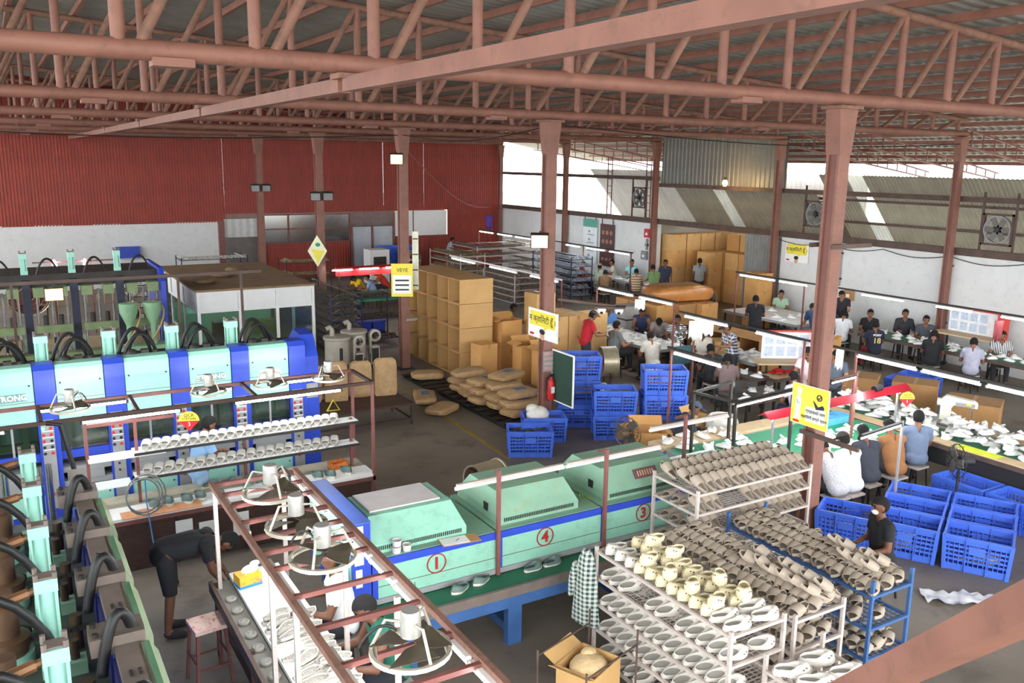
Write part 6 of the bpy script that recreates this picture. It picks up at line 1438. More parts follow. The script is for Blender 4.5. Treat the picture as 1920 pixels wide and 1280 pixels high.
# ---- tube light rows with rails
def light_row(pts, label, group, rail=True, posts=(), z=2.1):
    pass
def row(x, ys, z, what, posts, m=DARK):
    t = thing('lamp_rail', 'long slim rail carrying tube lights %s' % what, 'lamp rail', (x, 0, z))
    y0, y1 = min(min(a) for a in ys)-.2, max(max(a) for a in ys)+.2
    b = MB(); b.bx(-.02, .02, y0, y1, .06, .1); b.build('rail', m, t)
    for y in posts: b = MB(); b.bar((0, y, -z), (0, y, .06), .035); b.build('post', MAROON, t)
    for i, (a, c) in enumerate(ys): tube_light((x, a, z), (x, c, z), 'glowing tube light %s, number %s from the near end' % (what, ['one', 'two', 'three', 'four', 'five', 'six', 'seven', 'eight', 'nine'][i]), 'tube lights '+what)
row(12.95, [(6.4, 7.35), (7.5, 8.45), (8.6, 9.7), (10.3, 10.75), (11.0, 12.1), (12.95, 14.2)], 2.1, 'along the row above the sewing machines', (13.9, 10.9, 9.75))
row(13.77, [(15.6, 16.8), (17.1, 18.5)], 2.1, 'above the broad white table', (15.5, 18.6))
row(19.4, [(9.8, 10.9), (11.6, 12.5), (13.4, 14.6), (15.5, 16.1), (16.4, 17.4), (17.6, 18.95)], 2.1, 'along the wall-side tables', (9.2, 19.1, 16.5))
row(20.0, [(25.1, 26.3), (26.6, 27.8), (28.2, 29.2), (30.4, 31.7), (31.9, 33.2), (33.5, 34.8), (35.2, 36.5)], 2.1, 'before the posters on the white wall', (25.0, 28.0, 36.6))
row(10.2, [(10.3, 11.4)], 2.1, 'above the low dark bench', (11.5,), DARK)
t = thing('pipe_frame', 'maroon pipe frame around the capped worker carrying a tilted tube', 'lamp frame', (0, 0, 0))
for x, y in ((9.35, 9.05), (10.2, 10.0), (9.2, 9.8), (10.75, 9.2)): b = MB(); b.bar((x, y, 0 if y < 9 or x < 9.3 else .82), (x, y, 1.9), .04); b.build('post', DARK, t)
b = MB(); b.bar((9.2, 9.05, 1.9), (10.75, 9.2, 1.9), .04); b.bar((9.2, 9.8, 1.9), (10.2, 10.0, 1.9), .04); b.bar((9.35, 9.05, 1.9), (9.2, 9.8, 1.9), .04); b.build('frame_tube', DARK, t)
tube_light((9.3, 9.0, 1.86), (10.7, 9.15, 1.86), 'glowing tube light crossing behind the yellow figure sign', 'slanted tube lights', DARK)
tube_light((9.25, 6.95+1.55, 2.0), (10.3, 8.62, 2.06), 'glowing tube light over the backs of the seated row', 'slanted tube lights', DARK) if False else None
pa, pb = pz(1612, 822, 1.55), pz(1688, 797, 1.55); tube_light(pa, pb, 'glowing tube light over the backs of the seated row', 'slanted tube lights', DARK)
t = thing('lamp_pole', 'thin grey pole carrying the tube over the seated row', 'pole', (pb.x+.05, pb.y, 0)); b = MB(); b.bar((0, 0, 0), (0, 0, 1.62), .03); b.bar((0, 0, 1.6), (pa.x-pb.x, pa.y-pb.y, 1.6), .025); b.build('pole', GREYP, t)
pa, pb = pz(1558, 718, 1.9), pz(1604, 707, 1.9); tube_light(pa, pb, 'short glowing tube just right of the tall column', 'slanted tube lights', DARK)
t = thing('lamp_pole', 'pink pole standing on the green belt table', 'pole', (pb.x+.03, pb.y, .82)); b = MB(); b.bar((0, 0, 0), (0, 0, 1.16), .035); b.bar((0, 0, 1.13), (pa.x-pb.x, pa.y-pb.y, 1.13), .03); b.build('pole', PINK, t)
# red hood across the green table
t = thing('red_hood', 'long glossy red lamp hood sloping across the green belt table', 'lamp hood', (0, 0, 0))
pa, pb = pz(1432, 784, 1.55), pz(1698, 728, 1.55); dd = (pb-pa); sd = Vector((-dd.y, dd.x, 0)).normalized()*.13
b = MB(); u = Vector((0, 0, 1)); b.add([pa-sd, pa+u*.1, pa+sd, pa+u*.06, pb-sd, pb+u*.1, pb+sd, pb+u*.06], [(0, 1, 5, 4), (1, 2, 6, 5), (2, 3, 7, 6), (3, 0, 4, 7), (0, 3, 2, 1), (4, 5, 6, 7)]); b.build('hood', mat('gloss_red', (158, 34, 48), .25, var=.05), t)
for e, s in ((pa+dd*.06, 1), (pb-dd*.06, 1)): b = MB(); b.bar((e.x, e.y, .0), (e.x, e.y, 1.6), .03); b.build('post', GREYP, t)
b = MB(); b.cyl(pb-dd*.25+u*.1, pb-dd*.2+u*.12, .06, 10); b.build('motor', BLK, t)
tube_light(pa+dd*.05-u*.04, pb-dd*.05-u*.04, 'glowing tube light under the red hood', 'hood tube lights')
ss = station_sign((pb.x-.1, pb.y-.12, 1.4), rad(-30), 'small yellow and red station sign at the end of the red hood', '1')
# ---- signs
t = thing('figure_sign', 'yellow sign with a white figure and a hand holding a tick on the tall column', 'sign', (9.825, 8.08, .27), -PI/2); t.scale = (.76, 1, .75)
sx, z0, z1 = .42, 1.95, 2.72
p1 = pz(1488, 720, 2.65)
b = MB(); b.bx(-sx, sx, -.02, 0, z0, z1); b.build('plate', YEL, t); b = MB(); b.bx(-sx-.01, sx+.01, -.015, .005, z0-.01, z1+.01); b.build('plate_rim', WHT, t)
b = MB(); b.bx(-.08, sx-.04, -.024, -.02, z0+.09, z0+.38); b.build('text_panel', mat('panel_grey', (222, 222, 214), .5), t)
b = MB(); b.ell((-.25, -.022, z1-.13), (.055, .006, .085), 14, 8); b.build('figure_head', WHT, t)
b = MB(); b.ell((-.26, -.022, z1-.33), (.07, .005, .11), 12, 8); b.bx(-.32, -.27, -.026, -.02, z0+.1, z1-.4); b.bx(-.25, -.2, -.026, -.02, z0+.1, z1-.4); b.bx(-.35, -.28, -.026, -.02, z0+.08, z0+.11); b.bx(-.24, -.17, -.026, -.02, z0+.08, z0+.11); b.build('figure_body', WHT, t)
b = MB(); b.tube([(-.3, -.028, z1-.3), (-.27, -.028, z1-.38), (-.22, -.028, z1-.36)], .006, 5); b.tube([(-.28, -.03, z1-.12), (-.25, -.03, z1-.1)], .003, 4); b.tube([(-.27, -.03, z1-.17), (-.25, -.03, z1-.178), (-.23, -.03, z1-.17)], .003, 4); b.build('figure_lines', BLK, t)
b = MB(); b.lathe([(.045, -.003), (.065, -.003), (.065, .003), (.045, .003), (.045, -.003)], 10, (.22, -.024, z1-.17), Matrix.Rotation(PI/2, 3, 'X')); b.tube([(.19, -.026, z1-.17), (.215, -.026, z1-.2), (.255, -.026, z1-.14)], .008, 5); b.build('tick_badge', BLK, t)
b = MB(); b.prism([(.08, z1-.25), (.12, z1-.27), (.2, z1-.35), (.3, z1-.3), (.34, z1-.33), (.34, z1-.38), (.16, z1-.41)], -.026, -.02, 'y'); b.build('open_hand', mat('sign_navy', (34, 36, 60), .5), t)
b = MB(); b.bx(-.36, -.22, -.024, -.02, z0+.02, z0+.06); b.build('red_mark', RED, t)
DEVA = 'ग्राहकको माग'; text('sign_lettering', DEVA, .085, BLK, t, (.15, -.026, z0+.29), (PI/2, 0, 0), .001, .001); text('sign_lettering', 'क्वािलटी हाम्रो ध्यान ।', .075, BLK, t, (.15, -.026, z0+.17), (PI/2, 0, 0), .001, .001)
def quality(label, loc, rz, w, h, tilt=0):
    t = thing('quality_sign', label, 'sign', loc, rz); b = MB(); b.bx(-w/2, w/2, -.015, 0, 0, h); b.build('plate', WHT, t)
    b = MB(); b.bx(-w/2-.015, w/2+.015, -.012, .006, -.015, h+.015); b.build('plate_rim', mat('rim_grey', (206, 204, 196), .5), t)
    b = MB(); b.bx(-w*.44, w*.44, -.018, -.015, h*.42, h*.94); b.prism([(w*.05, h*.42), (w*.2, h*.42), (w*.08, h*.3)], -.018, -.015, 'y'); b.build('speech_bubble', YEL, t)
    text('sign_lettering', 'म क्वािलटी हूँ ।', w*.165, BLK, t, (0, -.02, h*.66), (PI/2, 0, 0), .001, .001)
    b = MB(); b.ell((w*.0, -.016, h*.1), (w*.08, .006, h*.16), 12, 8); b.build('printed_face', mat('print_skin', (206, 160, 130), .6), t); b = MB(); b.ell((w*.0, -.02, h*.24), (w*.1, .006, h*.1), 12, 6); b.build('printed_hair', BLK, t)
    b = MB(); b.bx(-w*.44, -w*.3, -.018, -.015, h*.06, h*.14); b.build('red_mark', RED, t); return t
pq = pz(1013, 645, 1.95); quality('white and yellow speech bubble sign standing on the post in front of the cartons', (9.25, 14.25, 1.94), -PI/2, 1.04, .56)
quality('framed speech bubble poster on the right white wall', (22.72, 19.75, 2.25), rad(-90), .95, .62)
t = thing('green_board', 'green chalkboard with white frame fixed to the column foot', 'chalkboard', (9.5, 14.02, .68), -PI/2); b = MB(); b.bx(-.2, .5, -.02, 0, 0, 1.0); b.build('board', mat('chalk_green', (34, 64, 50), .7), t); b = MB(); b.bx(-.23, .53, -.015, .01, -.03, 0); b.bx(-.23, .53, -.015, .01, 1.0, 1.03); b.bx(.5, .53, -.015, .01, 0, 1.0); b.bx(-.23, -.2, -.015, .01, 0, 1.0); b.build('frame', WHT, t)
t = thing('instruction_plate', 'metal instruction plate with red rows above the extinguisher', 'notice', (9.4, 14.24, 1.25), rad(-10)); b = MB(); b.bx(-.13, .13, -.01, 0, 0, .42); b.build('plate', GREYP, t); b = MB()
for j in range(4): b.bx(-.11, .11, -.014, -.01, .04+j*.1, .1+j*.1)
b.build('printed_rows', mat('faded_red_rows', (186, 150, 144), .6, spots=(120, 60, 56), spot_amt=.7, scale=20), t)
t = thing('fire_extinguisher', 'red fire extinguisher mounted on the column', 'fire extinguisher', (9.42, 14.17, .68)); b = MB(); b.lathe([(.0, 0), (.07, 0), (.075, .03), (.075, .36), (.05, .42), (.025, .45), (.025, .48), (0, .48)], 16); b.build('cylinder', RED, t, True); b = MB(); b.bx(-.02, .06, -.02, .02, .48, .53); b.tube([(-.02, 0, .5), (-.12, 0, .44), (-.12, 0, .2)], .014, 6); b.build('valve_hose', BLK, t); b = MB(); b.bx(-.04, .04, -.078, -.074, .15, .28); b.build('label_patch', WHT, t)
t = thing('diamond_sign', 'white and yellow diamond sign on the column behind the slide rack', 'sign', (8.75, 26.6, 2.55), rad(-20)); b = MB(); b.prism([(0, -.5), (.3, 0), (0, .5), (-.3, 0)], -.02, 0, 'y'); b.build('plate', mat('pale_yellow', (232, 228, 190), .5), t); b = MB(); b.prism([(0, -.4), (.22, 0), (-.18, .05)], -.024, -.02, 'y'); b.build('yellow_patch', YEL, t); b = MB(); b.ell((.02, -.024, .2), (.08, .004, .06), 10, 5); b.build('green_mark', GREENL, t)
t = thing('yellow_notice', 'small yellow notice with black lettering on the column by the carton wall', 'sign', (8.95, 20.42, 1.95), rad(-25)); b = MB(); b.bx(-.3, .25, -.02, 0, 0, .85); b.build('plate', YEL, t); b = MB(); b.bx(-.26, .21, -.024, -.02, .08, .55); b.build('white_panel', WHT, t); text('notice_lettering', 'VEYE', .13, BLK, t, (-.02, -.025, .68), (PI/2, 0, 0)); b = MB()
for j in range(3): b.bx(-.2, .15, -.027, -.024, .16+j*.12, .2+j*.12)
b.build('print_line', BLK, t)
t = thing('level_board', 'tall narrow cream board on the side of the column', 'board', (9.25, 20.5, 2.1), rad(-25)); b = MB(); b.bx(0, .16, -.015, 0, 0, 1.5); b.build('board', mat('cream_board', (216, 212, 190), .6), t); b = MB()
for j in range(4): b.bx(.01, .15, -.018, -.015, .1+j*.4, .13+j*.4)
b.build('divider', BLK, t)
# posters on white wall
for i, (y, w, m_, l) in enumerate(((31.3, 1.05, 'green_poster', 'tall white and green poster on the far white wall'), (30.05, 1.0, 'brown_poster', 'tall brown poster with gold circles on the far white wall'))):
    t = thing('wall_poster', l, 'poster', (22.7, y, 1.0), rad(-90)); b = MB(); b.bx(-w/2, w/2, -.015, 0, 0, 1.95 if i == 0 else 1.8); b.build('sheet', mat(m_, (222, 230, 232) if i == 0 else (74, 40, 38), .5, var=.06), t)
    b = MB()
    if i == 0: b.bx(-w/2, w/2, -.02, -.015, 1.6, 1.95)
    else:
        for r in range(4):
            for c in range(3): b.ell((-.28+c*.28, -.017, .3+r*.38), (.1, .004, .1 if r > 1 else .07), 10, 5)
    b.build('printed_band' if i == 0 else 'printed_circle', mat('poster_teal', (90, 160, 140), .5) if i == 0 else mat('poster_gold', (150, 110, 84), .5), t)
    if i == 0:
        b = MB()
        for r in range(4): b.bx(-.2, .3, -.02, -.015, .2+r*.35, .24+r*.35); b.ell((-.05, -.018, .36+r*.35), (.07, .004, .06), 8, 4)
        b.build('printed_text', GREYP, t)
    b = MB(); b.bx(-w/2+.1, -w/2+.13, -.02, 0, 1.95 if i == 0 else 1.8, 2.05); b.bx(w/2-.13, w/2-.1, -.02, 0, 1.95 if i == 0 else 1.8, 2.05); b.build('hanger', BLK, t)
for i, (y, z, c, l) in enumerate(((27.35, 2.45, RED, 'red alarm box on the white wall beside the doorway column'), (27.5, 1.55, GREYP, 'grey switch box low on the white wall beside the doorway'), (17.55, 1.3, CARDD, 'brown wooden switch board on the right white wall'))):
    t = thing('wall_box', l, 'switch box', (22.72, y, z), rad(-90)); b = MB(); b.bx(-.16, .16, -.1, 0, 0, .35); b.build('box_body', c, t); b = MB(); b.bx(-.06, .06, -.11, -.1, .1, .2); b.build('label_patch', WHT, t)
for i, (y, z0, z1) in enumerate(((27.4, 1.95, 2.4), (18.0, 1.7, 3.0), (14.35, 0.9, 3.0))):
    t = thing('wall_conduit', 'grey conduit running down the right white wall, %s' % ['beside the doorway', 'above the switch board', 'below the wall column'][i], 'conduit', (22.7, y, 0)); b = MB(); b.cyl((0, 0, z0), (0, 0, z1), .05, 8); b.build('pipe', GREYP if i < 2 else mat('peeling_paint', (196, 186, 182), .8), t, True)
    b = MB(); b.bx(-.03, .03, -.08, .08, z1-.3, z1-.25); b.bx(-.03, .03, -.08, .08, z0+.2, z0+.25); b.build('clip', DARK, t)
# wall fans
for i, (y, z) in enumerate(((28.3, 4.0), (19.3, 3.85), (13.3, 3.78))):
    t = thing('exhaust_fan', 'square exhaust fan in the sheets above the right wall, %s' % ['by the open bay', 'half hidden behind the tall column', 'at the far right'][i], 'fan', (22.95, y, z), rad(-90), 'exhaust fans'); s_ = .42
    b = MB(); b.bx(-s_, s_, -.05, .05, s_-.05, s_); b.bx(-s_, s_, -.05, .05, -s_, -s_+.05); b.bx(-s_, -s_+.05, -.05, .05, -s_, s_); b.bx(s_-.05, s_, -.05, .05, -s_, s_); b.build('frame', BEAM, t)
    b = MB(); b.lathe([(.37, -.06), (.34, -.06), (.34, .06), (.37, .06), (.37, -.06)], 24, (0, 0, 0), Matrix.Rotation(PI/2, 3, 'X')); b.build('ring', GREYP, t, True)
    b = MB()
    for k in range(6): a = k*PI/3; b.box((.19*math.cos(a), 0, .19*math.sin(a)), (.28, .02, .14), ry=-a)
    b.build('blade', mat('fan_grey', (100, 98, 94), .5, .2), t); b = MB(); b.cyl((0, -.06, 0), (0, .08, 0), .07, 12); b.build('motor', DARK, t)
    for x_ in (-s_-.03, s_+.03): b = MB(); b.bar((x_, 0, -z+3.2), (x_, 0, 4.75-z), .05); b.build('upright', BEAM, t)
# outdoor lattice ladders
for i, y in enumerate((30.6, 28.0)):
    t = thing('lattice_post', 'slim red lattice post standing in the open daylight bay, %s' % ['left', 'right'][i], 'post', (23.15, y, 0)); b = MB(); b.bar((0, -.15, 0), (0, -.15, 5.6), .035); b.bar((0, .15, 0), (0, .15, 5.6), .035); b.build('chord', MAROON, t); b = MB()
    for k in range(18): b.bar((0, -.15, .2+k*.3), (0, .15, .2+k*.3), .025)
    b.build('rung', MAROON, t)
# flood lamps on columns
def flood(label, x, y, z, rz, lit=True, s=1.0):
    t = thing('flood_lamp', label, 'lamp', (x, y, z), rad(rz), 'column flood lamps'); b = MB(); b.box((0, 0, 0), (.32*s, .1*s, .26*s), rx=.3); b.build('housing', DARK, t); b = MB(); b.box((0, -.054*s, -.017*s), (.28*s, .012, .22*s), rx=.3); b.build('lens', FLOOD if lit else GREYP, t); b = MB(); b.bar((0, .02, .1), (0, .2, .16), .03); b.build('bracket', DARK, t)
flood('lit warm flood lamp on the column beside the carton wall', 8.78, 20.35, 5.42, -20); flood('lit warm flood lamp on the column with the green board', 9.1, 14.2, 3.9, -35, True, 1.1)
for i, (x, y) in enumerate(((8.55, 32.9), (8.95, 32.9), (8.75, 26.6), (9.15, 26.6))): flood('unlit dark flood lamp on a rear column, %s' % ['far left', 'far right', 'near left', 'near right'][i], x, y, 4.3 if i < 2 else 4.25, -20, False)
t = thing('hanging_bulb', 'bare glowing bulb on a thin wire before the grey sheets', 'lamp', (21.9, 22.4, 4.75)); b = MB(); b.ell((0, 0, 0), (.09, .09, .11), 12, 8); b.build('bulb', emit('bulb_glow', (255, 206, 130), 120), t, True); b = MB(); b.cyl((0, 0, .1), (0, 0, 1.75), .008, 5); b.cyl((0, 0, .1), (0, 0, .2), .04, 8); b.build('wire', BLK, t)
# drum and pedestal fans on the right
drum_fan((12.45, 16.3, .0), rad(-20), 'large ivory drum fan beside the white work table', .36, .36, .35); drum_fan((20.0, 21.0, .0), rad(-70), 'large ivory drum fan before the carton doorway', .45, .36, .45); drum_fan((16.2, 36.0, 0), rad(-60), 'grey drum fan by the red wall', .45, .4, .5)
def ped_fan(label, x, y, rz, h=1.15, R=.24, m=DARK):
    t = thing('pedestal_fan', label, 'fan', (x, y, 0), rad(rz), 'pedestal fans'); b = MB(); b.lathe([(.2, 0), (.2, .03), (.05, .05), (.02, .08), (.02, h), (0, h)], 14); b.build('stand', m, t, True)
    Mx = Matrix.Rotation(PI/2, 3, 'Y'); b = MB()
    for k in range(14): a = 2*PI*k/14; b.tube([(.0, .03*math.cos(a), h+.03*math.sin(a)), (.0, R*math.cos(a), h+R*math.sin(a)), (.08, R*math.cos(a), h+R*math.sin(a)), (.13, R*.6*math.cos(a), h+R*.6*math.sin(a)), (.15, .03*math.cos(a), h+.03*math.sin(a))], .004, 4)
    for r, x_ in ((R, .04), (R*.6, .13)): b.tube([(x_, r*math.cos(2*PI*i/20), h+r*math.sin(2*PI*i/20)) for i in range(21)], .008, 5, False)
    b.build('cage', m, t); b = MB()
    for k in range(3): a = k*2.094; b.box((.07, R*.5*math.cos(a), h+R*.5*math.sin(a)), (.015, R*.5, R*.75), rx=a-PI/2+.3)
    b.build('blade', mat('smoky_blade', (84, 80, 76), .4), t); b = MB(); b.cyl((-.2, 0, h), (0, 0, h), .075, 12); b.build('motor', m if m is not CHROME else GREYP, t, True)
ped_fan('bronze pedestal fan before the open carton by the low bench', 9.05, 11.25, 20, .85, .27, mat('bronze_fan', (112, 92, 72), .4, .4)); ped_fan('black pedestal fan in front of the long metal table', 12.45, 7.35, 150, .98, .26, BLK); ped_fan('small silver fan on a pole at the broad white table', 14.25, 15.75, 200, 1.35, .17, CHROME)
# hanging papers and cloths
for i, (px, py, z, w, h, c, l) in enumerate(((1200, 567, 2.0, .25, .25, WHT, 'white slip hanging from the tube lights over the broad table'), (1305, 612, 1.9, .3, .4, WHT, 'white cloth hanging from the lamp rail left of the plaid man'), (1327, 610, 1.9, .25, .3, WHT, 'white paper hanging beside the white cloth on the lamp rail'), (1575, 665, 1.95, .14, .35, WHT, 'white slipper sole hanging from the lamp rail by the tall column'), (1873, 612, 2.0, .2, .45, mat('dusty_rose', (140, 62, 66), .8), 'rose cloth hanging on the pole by the striped referee shirt'), (913, 410, 2.7, .4, .65, mat('violet_cloth', (92, 62, 150), .8), 'violet cloth hanging in the corner by the red wall'))):
    p = onX(px, py, [13.77, 12.95, 12.95, 12.95, 19.4, 22][i])
    if i == 5: p = Vector((22.0, 39.2, 2.45))
    t = thing('hanging_cloth', l, 'cloth', p, rad(-35)); b = MB(); n = 7; vs = []
    for k in range(n):
        for r in range(4): vs.append((-w/2+w*k/(n-1), .03*math.sin(k*1.4)*(r/3), -h*r/3*(1-.15*math.sin(k*2.1))+h*.3)); 
    b.add(vs, [(k*4+r, (k+1)*4+r, (k+1)*4+r+1, k*4+r+1) for k in range(n-1) for r in range(3)]); o = b.build('cloth', c, t, True); sm = o.modifiers.new('thick', 'SOLIDIFY'); sm.thickness = .006
    st_ = max(h*.3+.05, 2.17-p.z) if i < 5 else h*.3+.05; b = MB(); b.cyl((0, 0, h*.28), (0, 0, st_), .006, 5); b.build('string', BLK, t)
for i, (px, py, z) in enumerate(((1130, 645, 0), (1195, 668, 0))):
    t = thing('silver_bag', 'crumpled silver bag on the carton beside the seated worker' if i else 'silver bag on the floor by the drum fan', 'bag', (12.9, 15.1, .62) if i else (12.0, 15.9, 0)); b = MB(); b.ell((0, 0, .12), (.26, .2, .14), 10, 7); b.build('bag', SHINY, t, True); b = MB(); b.ell((.1, .05, .25), (.1, .08, .06), 8, 5); b.build('twist', SHINY, t, True)
carton(12.9, 15.1, 0, .55, .5, .62, -30, 'brown carton under the silver bag beside the blue crates', CARDD)
# far background left
drum_fan((.75, 27.6, 0), rad(-100), 'large dark drum fan far off at the left edge', .55, .4, 1.0)
t = thing('far_lamp_stand', 'pipe stand with two slanted tubes far off at the left', 'lamp stand', (1.9, 28.0, 0))
for x_ in (-.5, .5): b = MB(); b.bar((x_, 0, 0), (x_, 0, 2.5), .04); b.build('post', MAROON, t)
b = MB(); b.bar((-1.0, 0, 2.4), (1.2, 0, 2.4), .04); b.bar((-.6, 0, 2.0), (.7, 0, 2.0), .04); b.build('rail', MAROON, t)
for x_, d_ in ((-.45, 1), (.35, -1)): b = MB(); b.cyl((x_, -.03, 2.45), (x_+.15*d_, -.5, 1.95), .025, 8); b.build('tube', TUBE, t)
for i in range(2):
    for k in range(3): CR.put((15.5+i*.88, 37.2, k*.505), rad(5), 'blue crate in the far stacks by the red wall, %s stack, level %s' % (['left', 'right'][i], ['one', 'two', 'three'][k]), 'blue plastic crates')
t = thing('white_machine', 'white boxy machine far off before the hanging grey sheets', 'machine', (14.6, 36.2, 0)); b = MB(); b.bx(-.45, .45, -.4, .4, 0, 1.5); b.build('cabinet', WHITEP, t); b = MB(); b.bx(-.3, .3, -.42, -.4, .8, 1.2); b.build('panel', DARK, t)
row(13.3, [(19.8, 21.2), (22.0, 23.6), (24.6, 26.2)], 2.15, 'over the far aisle', (19.6, 26.6), WHITEP)
# overhead cables
t = thing('overhead_cable', 'dark cable sagging along the trusses from column to column', 'cable'); b = MB()
pts = [Vector((9.05, 20.5, 5.9)), Vector((9.42, 14.4, 6.05))]
for a_, c_ in ((Vector((-4, 20.5, 6.05)), Vector((9.05, 20.5, 6.0))), (Vector((9.05, 20.5, 6.0)), Vector((9.45, 14.3, 6.1))), (Vector((9.45, 14.3, 6.1)), Vector((22.5, 14.3, 6.0)))):
    b.tube([a_.lerp(c_, i/14)-Vector((0, 0, .22*math.sin(PI*i/14))) for i in range(15)], .012, 5)
b.build('cable', BLK, t)
t = thing('slack_wire', 'thin wire slanting from the carton-wall column down to the corner', 'cable'); b = MB(); a_, c_ = Vector((9.15, 20.5, 5.6)), Vector((21.9, 38.9, 3.1)); b.tube([a_.lerp(c_, i/14)-Vector((0, 0, .5*math.sin(PI*i/14))) for i in range(15)], .01, 5); b.build('wire', mat('wire_grey', (130, 80, 72), .6), t)
t = thing('wall_cable', 'loose cable looping along the top of the right white wall', 'cable'); b = MB()
for k in range(7): b.tube([(22.68, 6+k*2.1+i*.21, 2.98-.14*math.sin(PI*i/10)) for i in range(11)], .012, 5)
b.build('cable', BLK, t)
# ================================================================ people placed
Wk = worker
BK, FC, RT, LT = 59, 239, -31, 149        # facing away from / towards the viewer, right, left
STR = pattern('stripe_bw', 'h', (232, 230, 226), (44, 46, 56), 22); REF = pattern('stripe_ref', 'v', (238, 238, 236), (28, 28, 34), 26); PLD = pattern('plaid_navy', 'c', (44, 46, 66), (216, 218, 224), 13); TAN = pattern('stripe_tan', 'h', (196, 176, 148), (120, 96, 76), 11)
# left side
Wk('worker in pale blue shirt standing between the teal press and the shoe shelves', 392, 797, 'stand', 10, (148, 186, 226), (150, 176, 206), skin=0)
person('worker in black shirt and shorts bending over by the finishing bench', (1.35, 9.85, 0), -12, 'bend', (30, 29, 32), (26, 25, 28), bottoms='shorts', skin=1, sc=1.08)
Wk('worker in white shirt working at the inspection bench under a fan', 622, 1048, 'situp', 165, (236, 236, 234), (50, 50, 58), skin=1, dz=.12, sc=1.08)
Wk('worker in green vest reaching over the inspection bench', 684, 1142, 'sit', 175, (26, 96, 78), (30, 34, 40), top='vest', skin=1, dz=.1, sc=1.08)
# row seated at the green table, backs to the viewer
Wk('seated worker in white tee and dark cap at the green table', 1581, 826, 'sit', 80, (196, 196, 200), (34, 34, 40), hat=(64, 52, 50), skin=1)
Wk('seated worker in charcoal tee between the white and tan shirts', 1618, 811, 'sit', 70, (52, 54, 64), (46, 48, 58), skin=1)
Wk('seated worker in tan vest with white sleeve at the green table', 1667, 800, 'sit', 70, (150, 102, 62), (60, 58, 62), top='vest', skin=0)
Wk('seated worker in blue-grey tee at the long metal table', 1722, 783, 'situp', 50, (104, 118, 142), (70, 74, 88), skin=0)
Wk('worker in white speckled shirt half hidden by the tall column', 1543, 840, 'sit2', 75, mat('speckled', (176, 174, 176), .9, var=.35, scale=60), (40, 40, 46), skin=1)
Wk('masked worker in black tee sitting behind the blue rack', 1650, 950, 'sitrest', 155, (30, 31, 34), (30, 30, 34), mask=True, skin=1)
Wk('seated worker in denim jacket and navy cap in front of the low bench', 1303, 766, 'sit', RT+4, (46, 50, 60), (40, 42, 50), top='long', hat=(56, 66, 84), skin=1)
# middle
Wk('worker in lavender tee behind the yellow figure sign', 1488, 708, 'sit', 75, (206, 202, 224), (60, 70, 100), skin=0)
Wk('worker in pink tee half hidden left of the tall column', 1515, 662, 'stand', 200, (226, 200, 206), (60, 60, 70), skin=0)
Wk('worker in dark grey polo standing right of the tall column', 1568, 668, 'stand', 225, (84, 94, 108), (50, 54, 64), skin=2)
Wk('seated worker in black jacket, back turned, at the sewing table', 1332, 655, 'sit', 70, (46, 48, 54), (40, 40, 48), skin=1)
Wk('seated worker in mauve tee, back turned, at the sewing table', 1364, 674, 'sit', 50, (126, 106, 104), (60, 70, 80), skin=1)
Wk('worker in plaid shirt and dark cap reaching left across the table', 1362, 615, 'reach', 170, PLD, (50, 50, 60), hat=(52, 56, 66), skin=0)
Wk('worker in cream tee facing the viewer beside the upright carton', 1318, 622, 'situp', 225, (226, 218, 202), (60, 60, 66), skin=1)
Wk('worker in black and white striped polo at the broad white table', 1270, 599, 'situp', 215, STR, (50, 50, 60), skin=1)
Wk('worker with lowered head behind the small silver fan', 1236, 604, 'sit2', 225, (150, 140, 140), (50, 50, 60), skin=2)
Wk('worker in navy sleeveless jersey facing the viewer at the broad table', 1204, 585, 'sit', 235, (46, 58, 92), (40, 40, 50), top='vest', skin=0)
Wk('worker in sky blue tee facing the viewer at the broad table', 1141, 578, 'situp', 245, (110, 158, 226), (60, 60, 80), skin=0)
Wk('worker in red shirt and grey cap at the left of the broad table', 1112, 592, 'stand', -10, (186, 36, 48), (60, 60, 70), hat=(78, 74, 78), skin=0)
Wk('seated worker in grey tee beside the drum fan', 1157, 611, 'situp', 0, (108, 112, 112), (34, 34, 38), skin=2, dz=.12)
Wk('seated worker in beige tee, back turned, before the broad table', 1219, 631, 'sit', 70, (206, 198, 186), (36, 34, 36), skin=0)
Wk('worker with yellow collar half hidden among the cartons', 963, 577, 'sit', RT, (196, 172, 60), (60, 60, 60), skin=1)
# far wall tables
Wk('worker in pale grey tee at the left of the farthest table', 1052, 486, 'sit', 20, (196, 198, 202), skin=0)
Wk('worker in olive black tee at the farthest table', 1069, 490, 'situp', RT+15, (66, 68, 62), skin=1)
Wk('worker in dark red shirt at the farthest table', 1094, 496, 'situp', RT+15, (150, 30, 40), skin=0)
Wk('worker in pale green shirt and tan cap at the farthest table', 1125, 500, 'situp', 20, (170, 184, 164), hat=(150, 130, 110), skin=0)
Wk('worker in brown tee, back turned, at the farthest table', 1135, 512, 'sit', 50, (126, 96, 70), skin=0)
Wk('worker in cream shirt facing left at the farthest table', 1147, 492, 'situp', LT, (222, 214, 204), dz=.1, skin=0)
Wk('worker in aqua tee facing the viewer at the farthest table', 1185, 492, 'situp', FC, (140, 204, 214), dz=.24, skin=0)
Wk('worker in tan striped shirt, back turned, at the farthest table', 1193, 510, 'sit', 55, TAN, dz=.08, skin=0)
Wk('worker in green shirt, back turned, at the farthest table', 1224, 503, 'stand', 70, (120, 150, 98), skin=0)
Wk('worker in dark blue shirt standing in the shade of the doorway', 1248, 493, 'idle', 230, (44, 50, 70), skin=1)
Wk('worker in grey tee walking into the carton store, back turned', 1312, 490, 'idle', 55, (150, 152, 154), (30, 30, 34), skin=1)
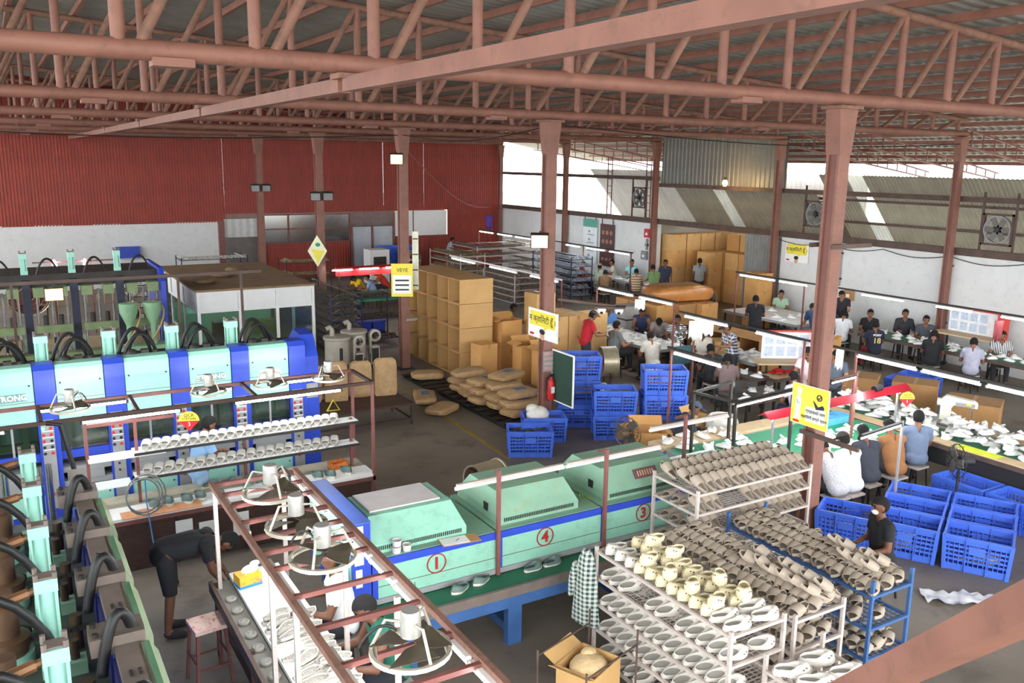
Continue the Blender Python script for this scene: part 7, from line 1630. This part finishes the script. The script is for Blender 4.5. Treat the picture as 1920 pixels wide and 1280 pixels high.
# right wall tables
Wk('worker in black tee standing, back turned, at the far white table', 1417, 562, 'stand', 50, (34, 34, 40), (44, 38, 60), skin=1)
Wk('worker in mint shirt sitting behind the far white table', 1465, 551, 'situp', 225, (176, 204, 178), skin=2)
Wk('worker in navy shirt leaning over the far white table', 1524, 577, 'lean', 60, (42, 62, 96), (190, 178, 150), skin=0)
Wk('worker in black tee holding a carton right of the tall column', 1578, 553, 'stand', 200, (34, 34, 40), (50, 52, 66), skin=2)
Wk('seated worker in white tee, back turned, right of the tall column', 1583, 590, 'sit', 30, (220, 220, 222), skin=0)
Wk('worker in black tee facing left at the green-matted table', 1632, 588, 'situp', 215, (30, 30, 36), skin=0)
js = Wk('worker in navy and red jersey with number 18, back turned', 1641, 609, 'situp', 55, (34, 36, 54), (130, 34, 44), skin=1)
Rj = build_body('situp')
text('shirt_number', '18', .2, mat('jersey_gold', (206, 186, 110), .6), js, (-.155, 0, .8), (PI/2, 0, rad(-90)), .004, .004); text('shirt_lettering', 'PCKEY', .07, WHT, js, (-.155, 0, .95), (PI/2, 0, rad(-90)), .004, .002)
Wk('worker in dark charcoal shirt sitting behind the green-matted table', 1698, 588, 'situp', 225, (46, 46, 52), top='long', skin=0, dz=.1)
Wk('worker in slate shirt sitting next to the charcoal shirt behind the table', 1737, 600, 'situp', 225, (72, 78, 88), skin=0)
Wk('worker in black tee, back turned, before the green-matted table', 1752, 628, 'sit', 30, (30, 30, 34), (60, 70, 84), skin=0)
Wk('worker in lilac grey tee, back turned, before the green-matted table', 1826, 643, 'sit', 30, (168, 166, 184), (70, 74, 84), skin=0)
Wk('worker in striped referee shirt standing behind the table, right edge', 1880, 630, 'situp', 215, REF, skin=0)
# distance, left
Wk('worker in pale blue shirt under the red canopy', 688, 520, 'sit', 150, (150, 170, 206), skin=0)
Wk('worker bent in a bright yellow shirt under the red canopy', 662, 522, 'sit2', 200, (236, 190, 30), skin=0)
Wk('worker in orange red shirt under the red canopy', 704, 512, 'sit2', 160, (206, 62, 40), skin=0)
Wk('worker in pale shirt far off before the red wall', 848, 450, 'stand', -20, (150, 160, 178), skin=0)

t = thing('camera_mount', 'rusty arm with two white dome cameras reaching out from the column', 'camera mount', (9.55, 14.2, 2.62), rad(-38))
b = MB(); b.bar((0, 0, .1), (1.15, 0, 0), .05); b.bx(.75, 1.35, -.12, .12, -.04, 0); b.build('arm', BEAM, t)
for x_ in (.88, 1.22):
    b = MB(); b.lathe([(.0, -.17), (.06, -.15), (.085, -.1), (.085, -.04), (0, -.04)], 14, (x_, 0, 0)); dm = b.build('dome', WHT, t, True)
    b = MB(); b.ell((x_, -.05, -.12), (.04, .04, .04), 8, 6); b.build('lens', BLK, dm, True)

lay_uppers()
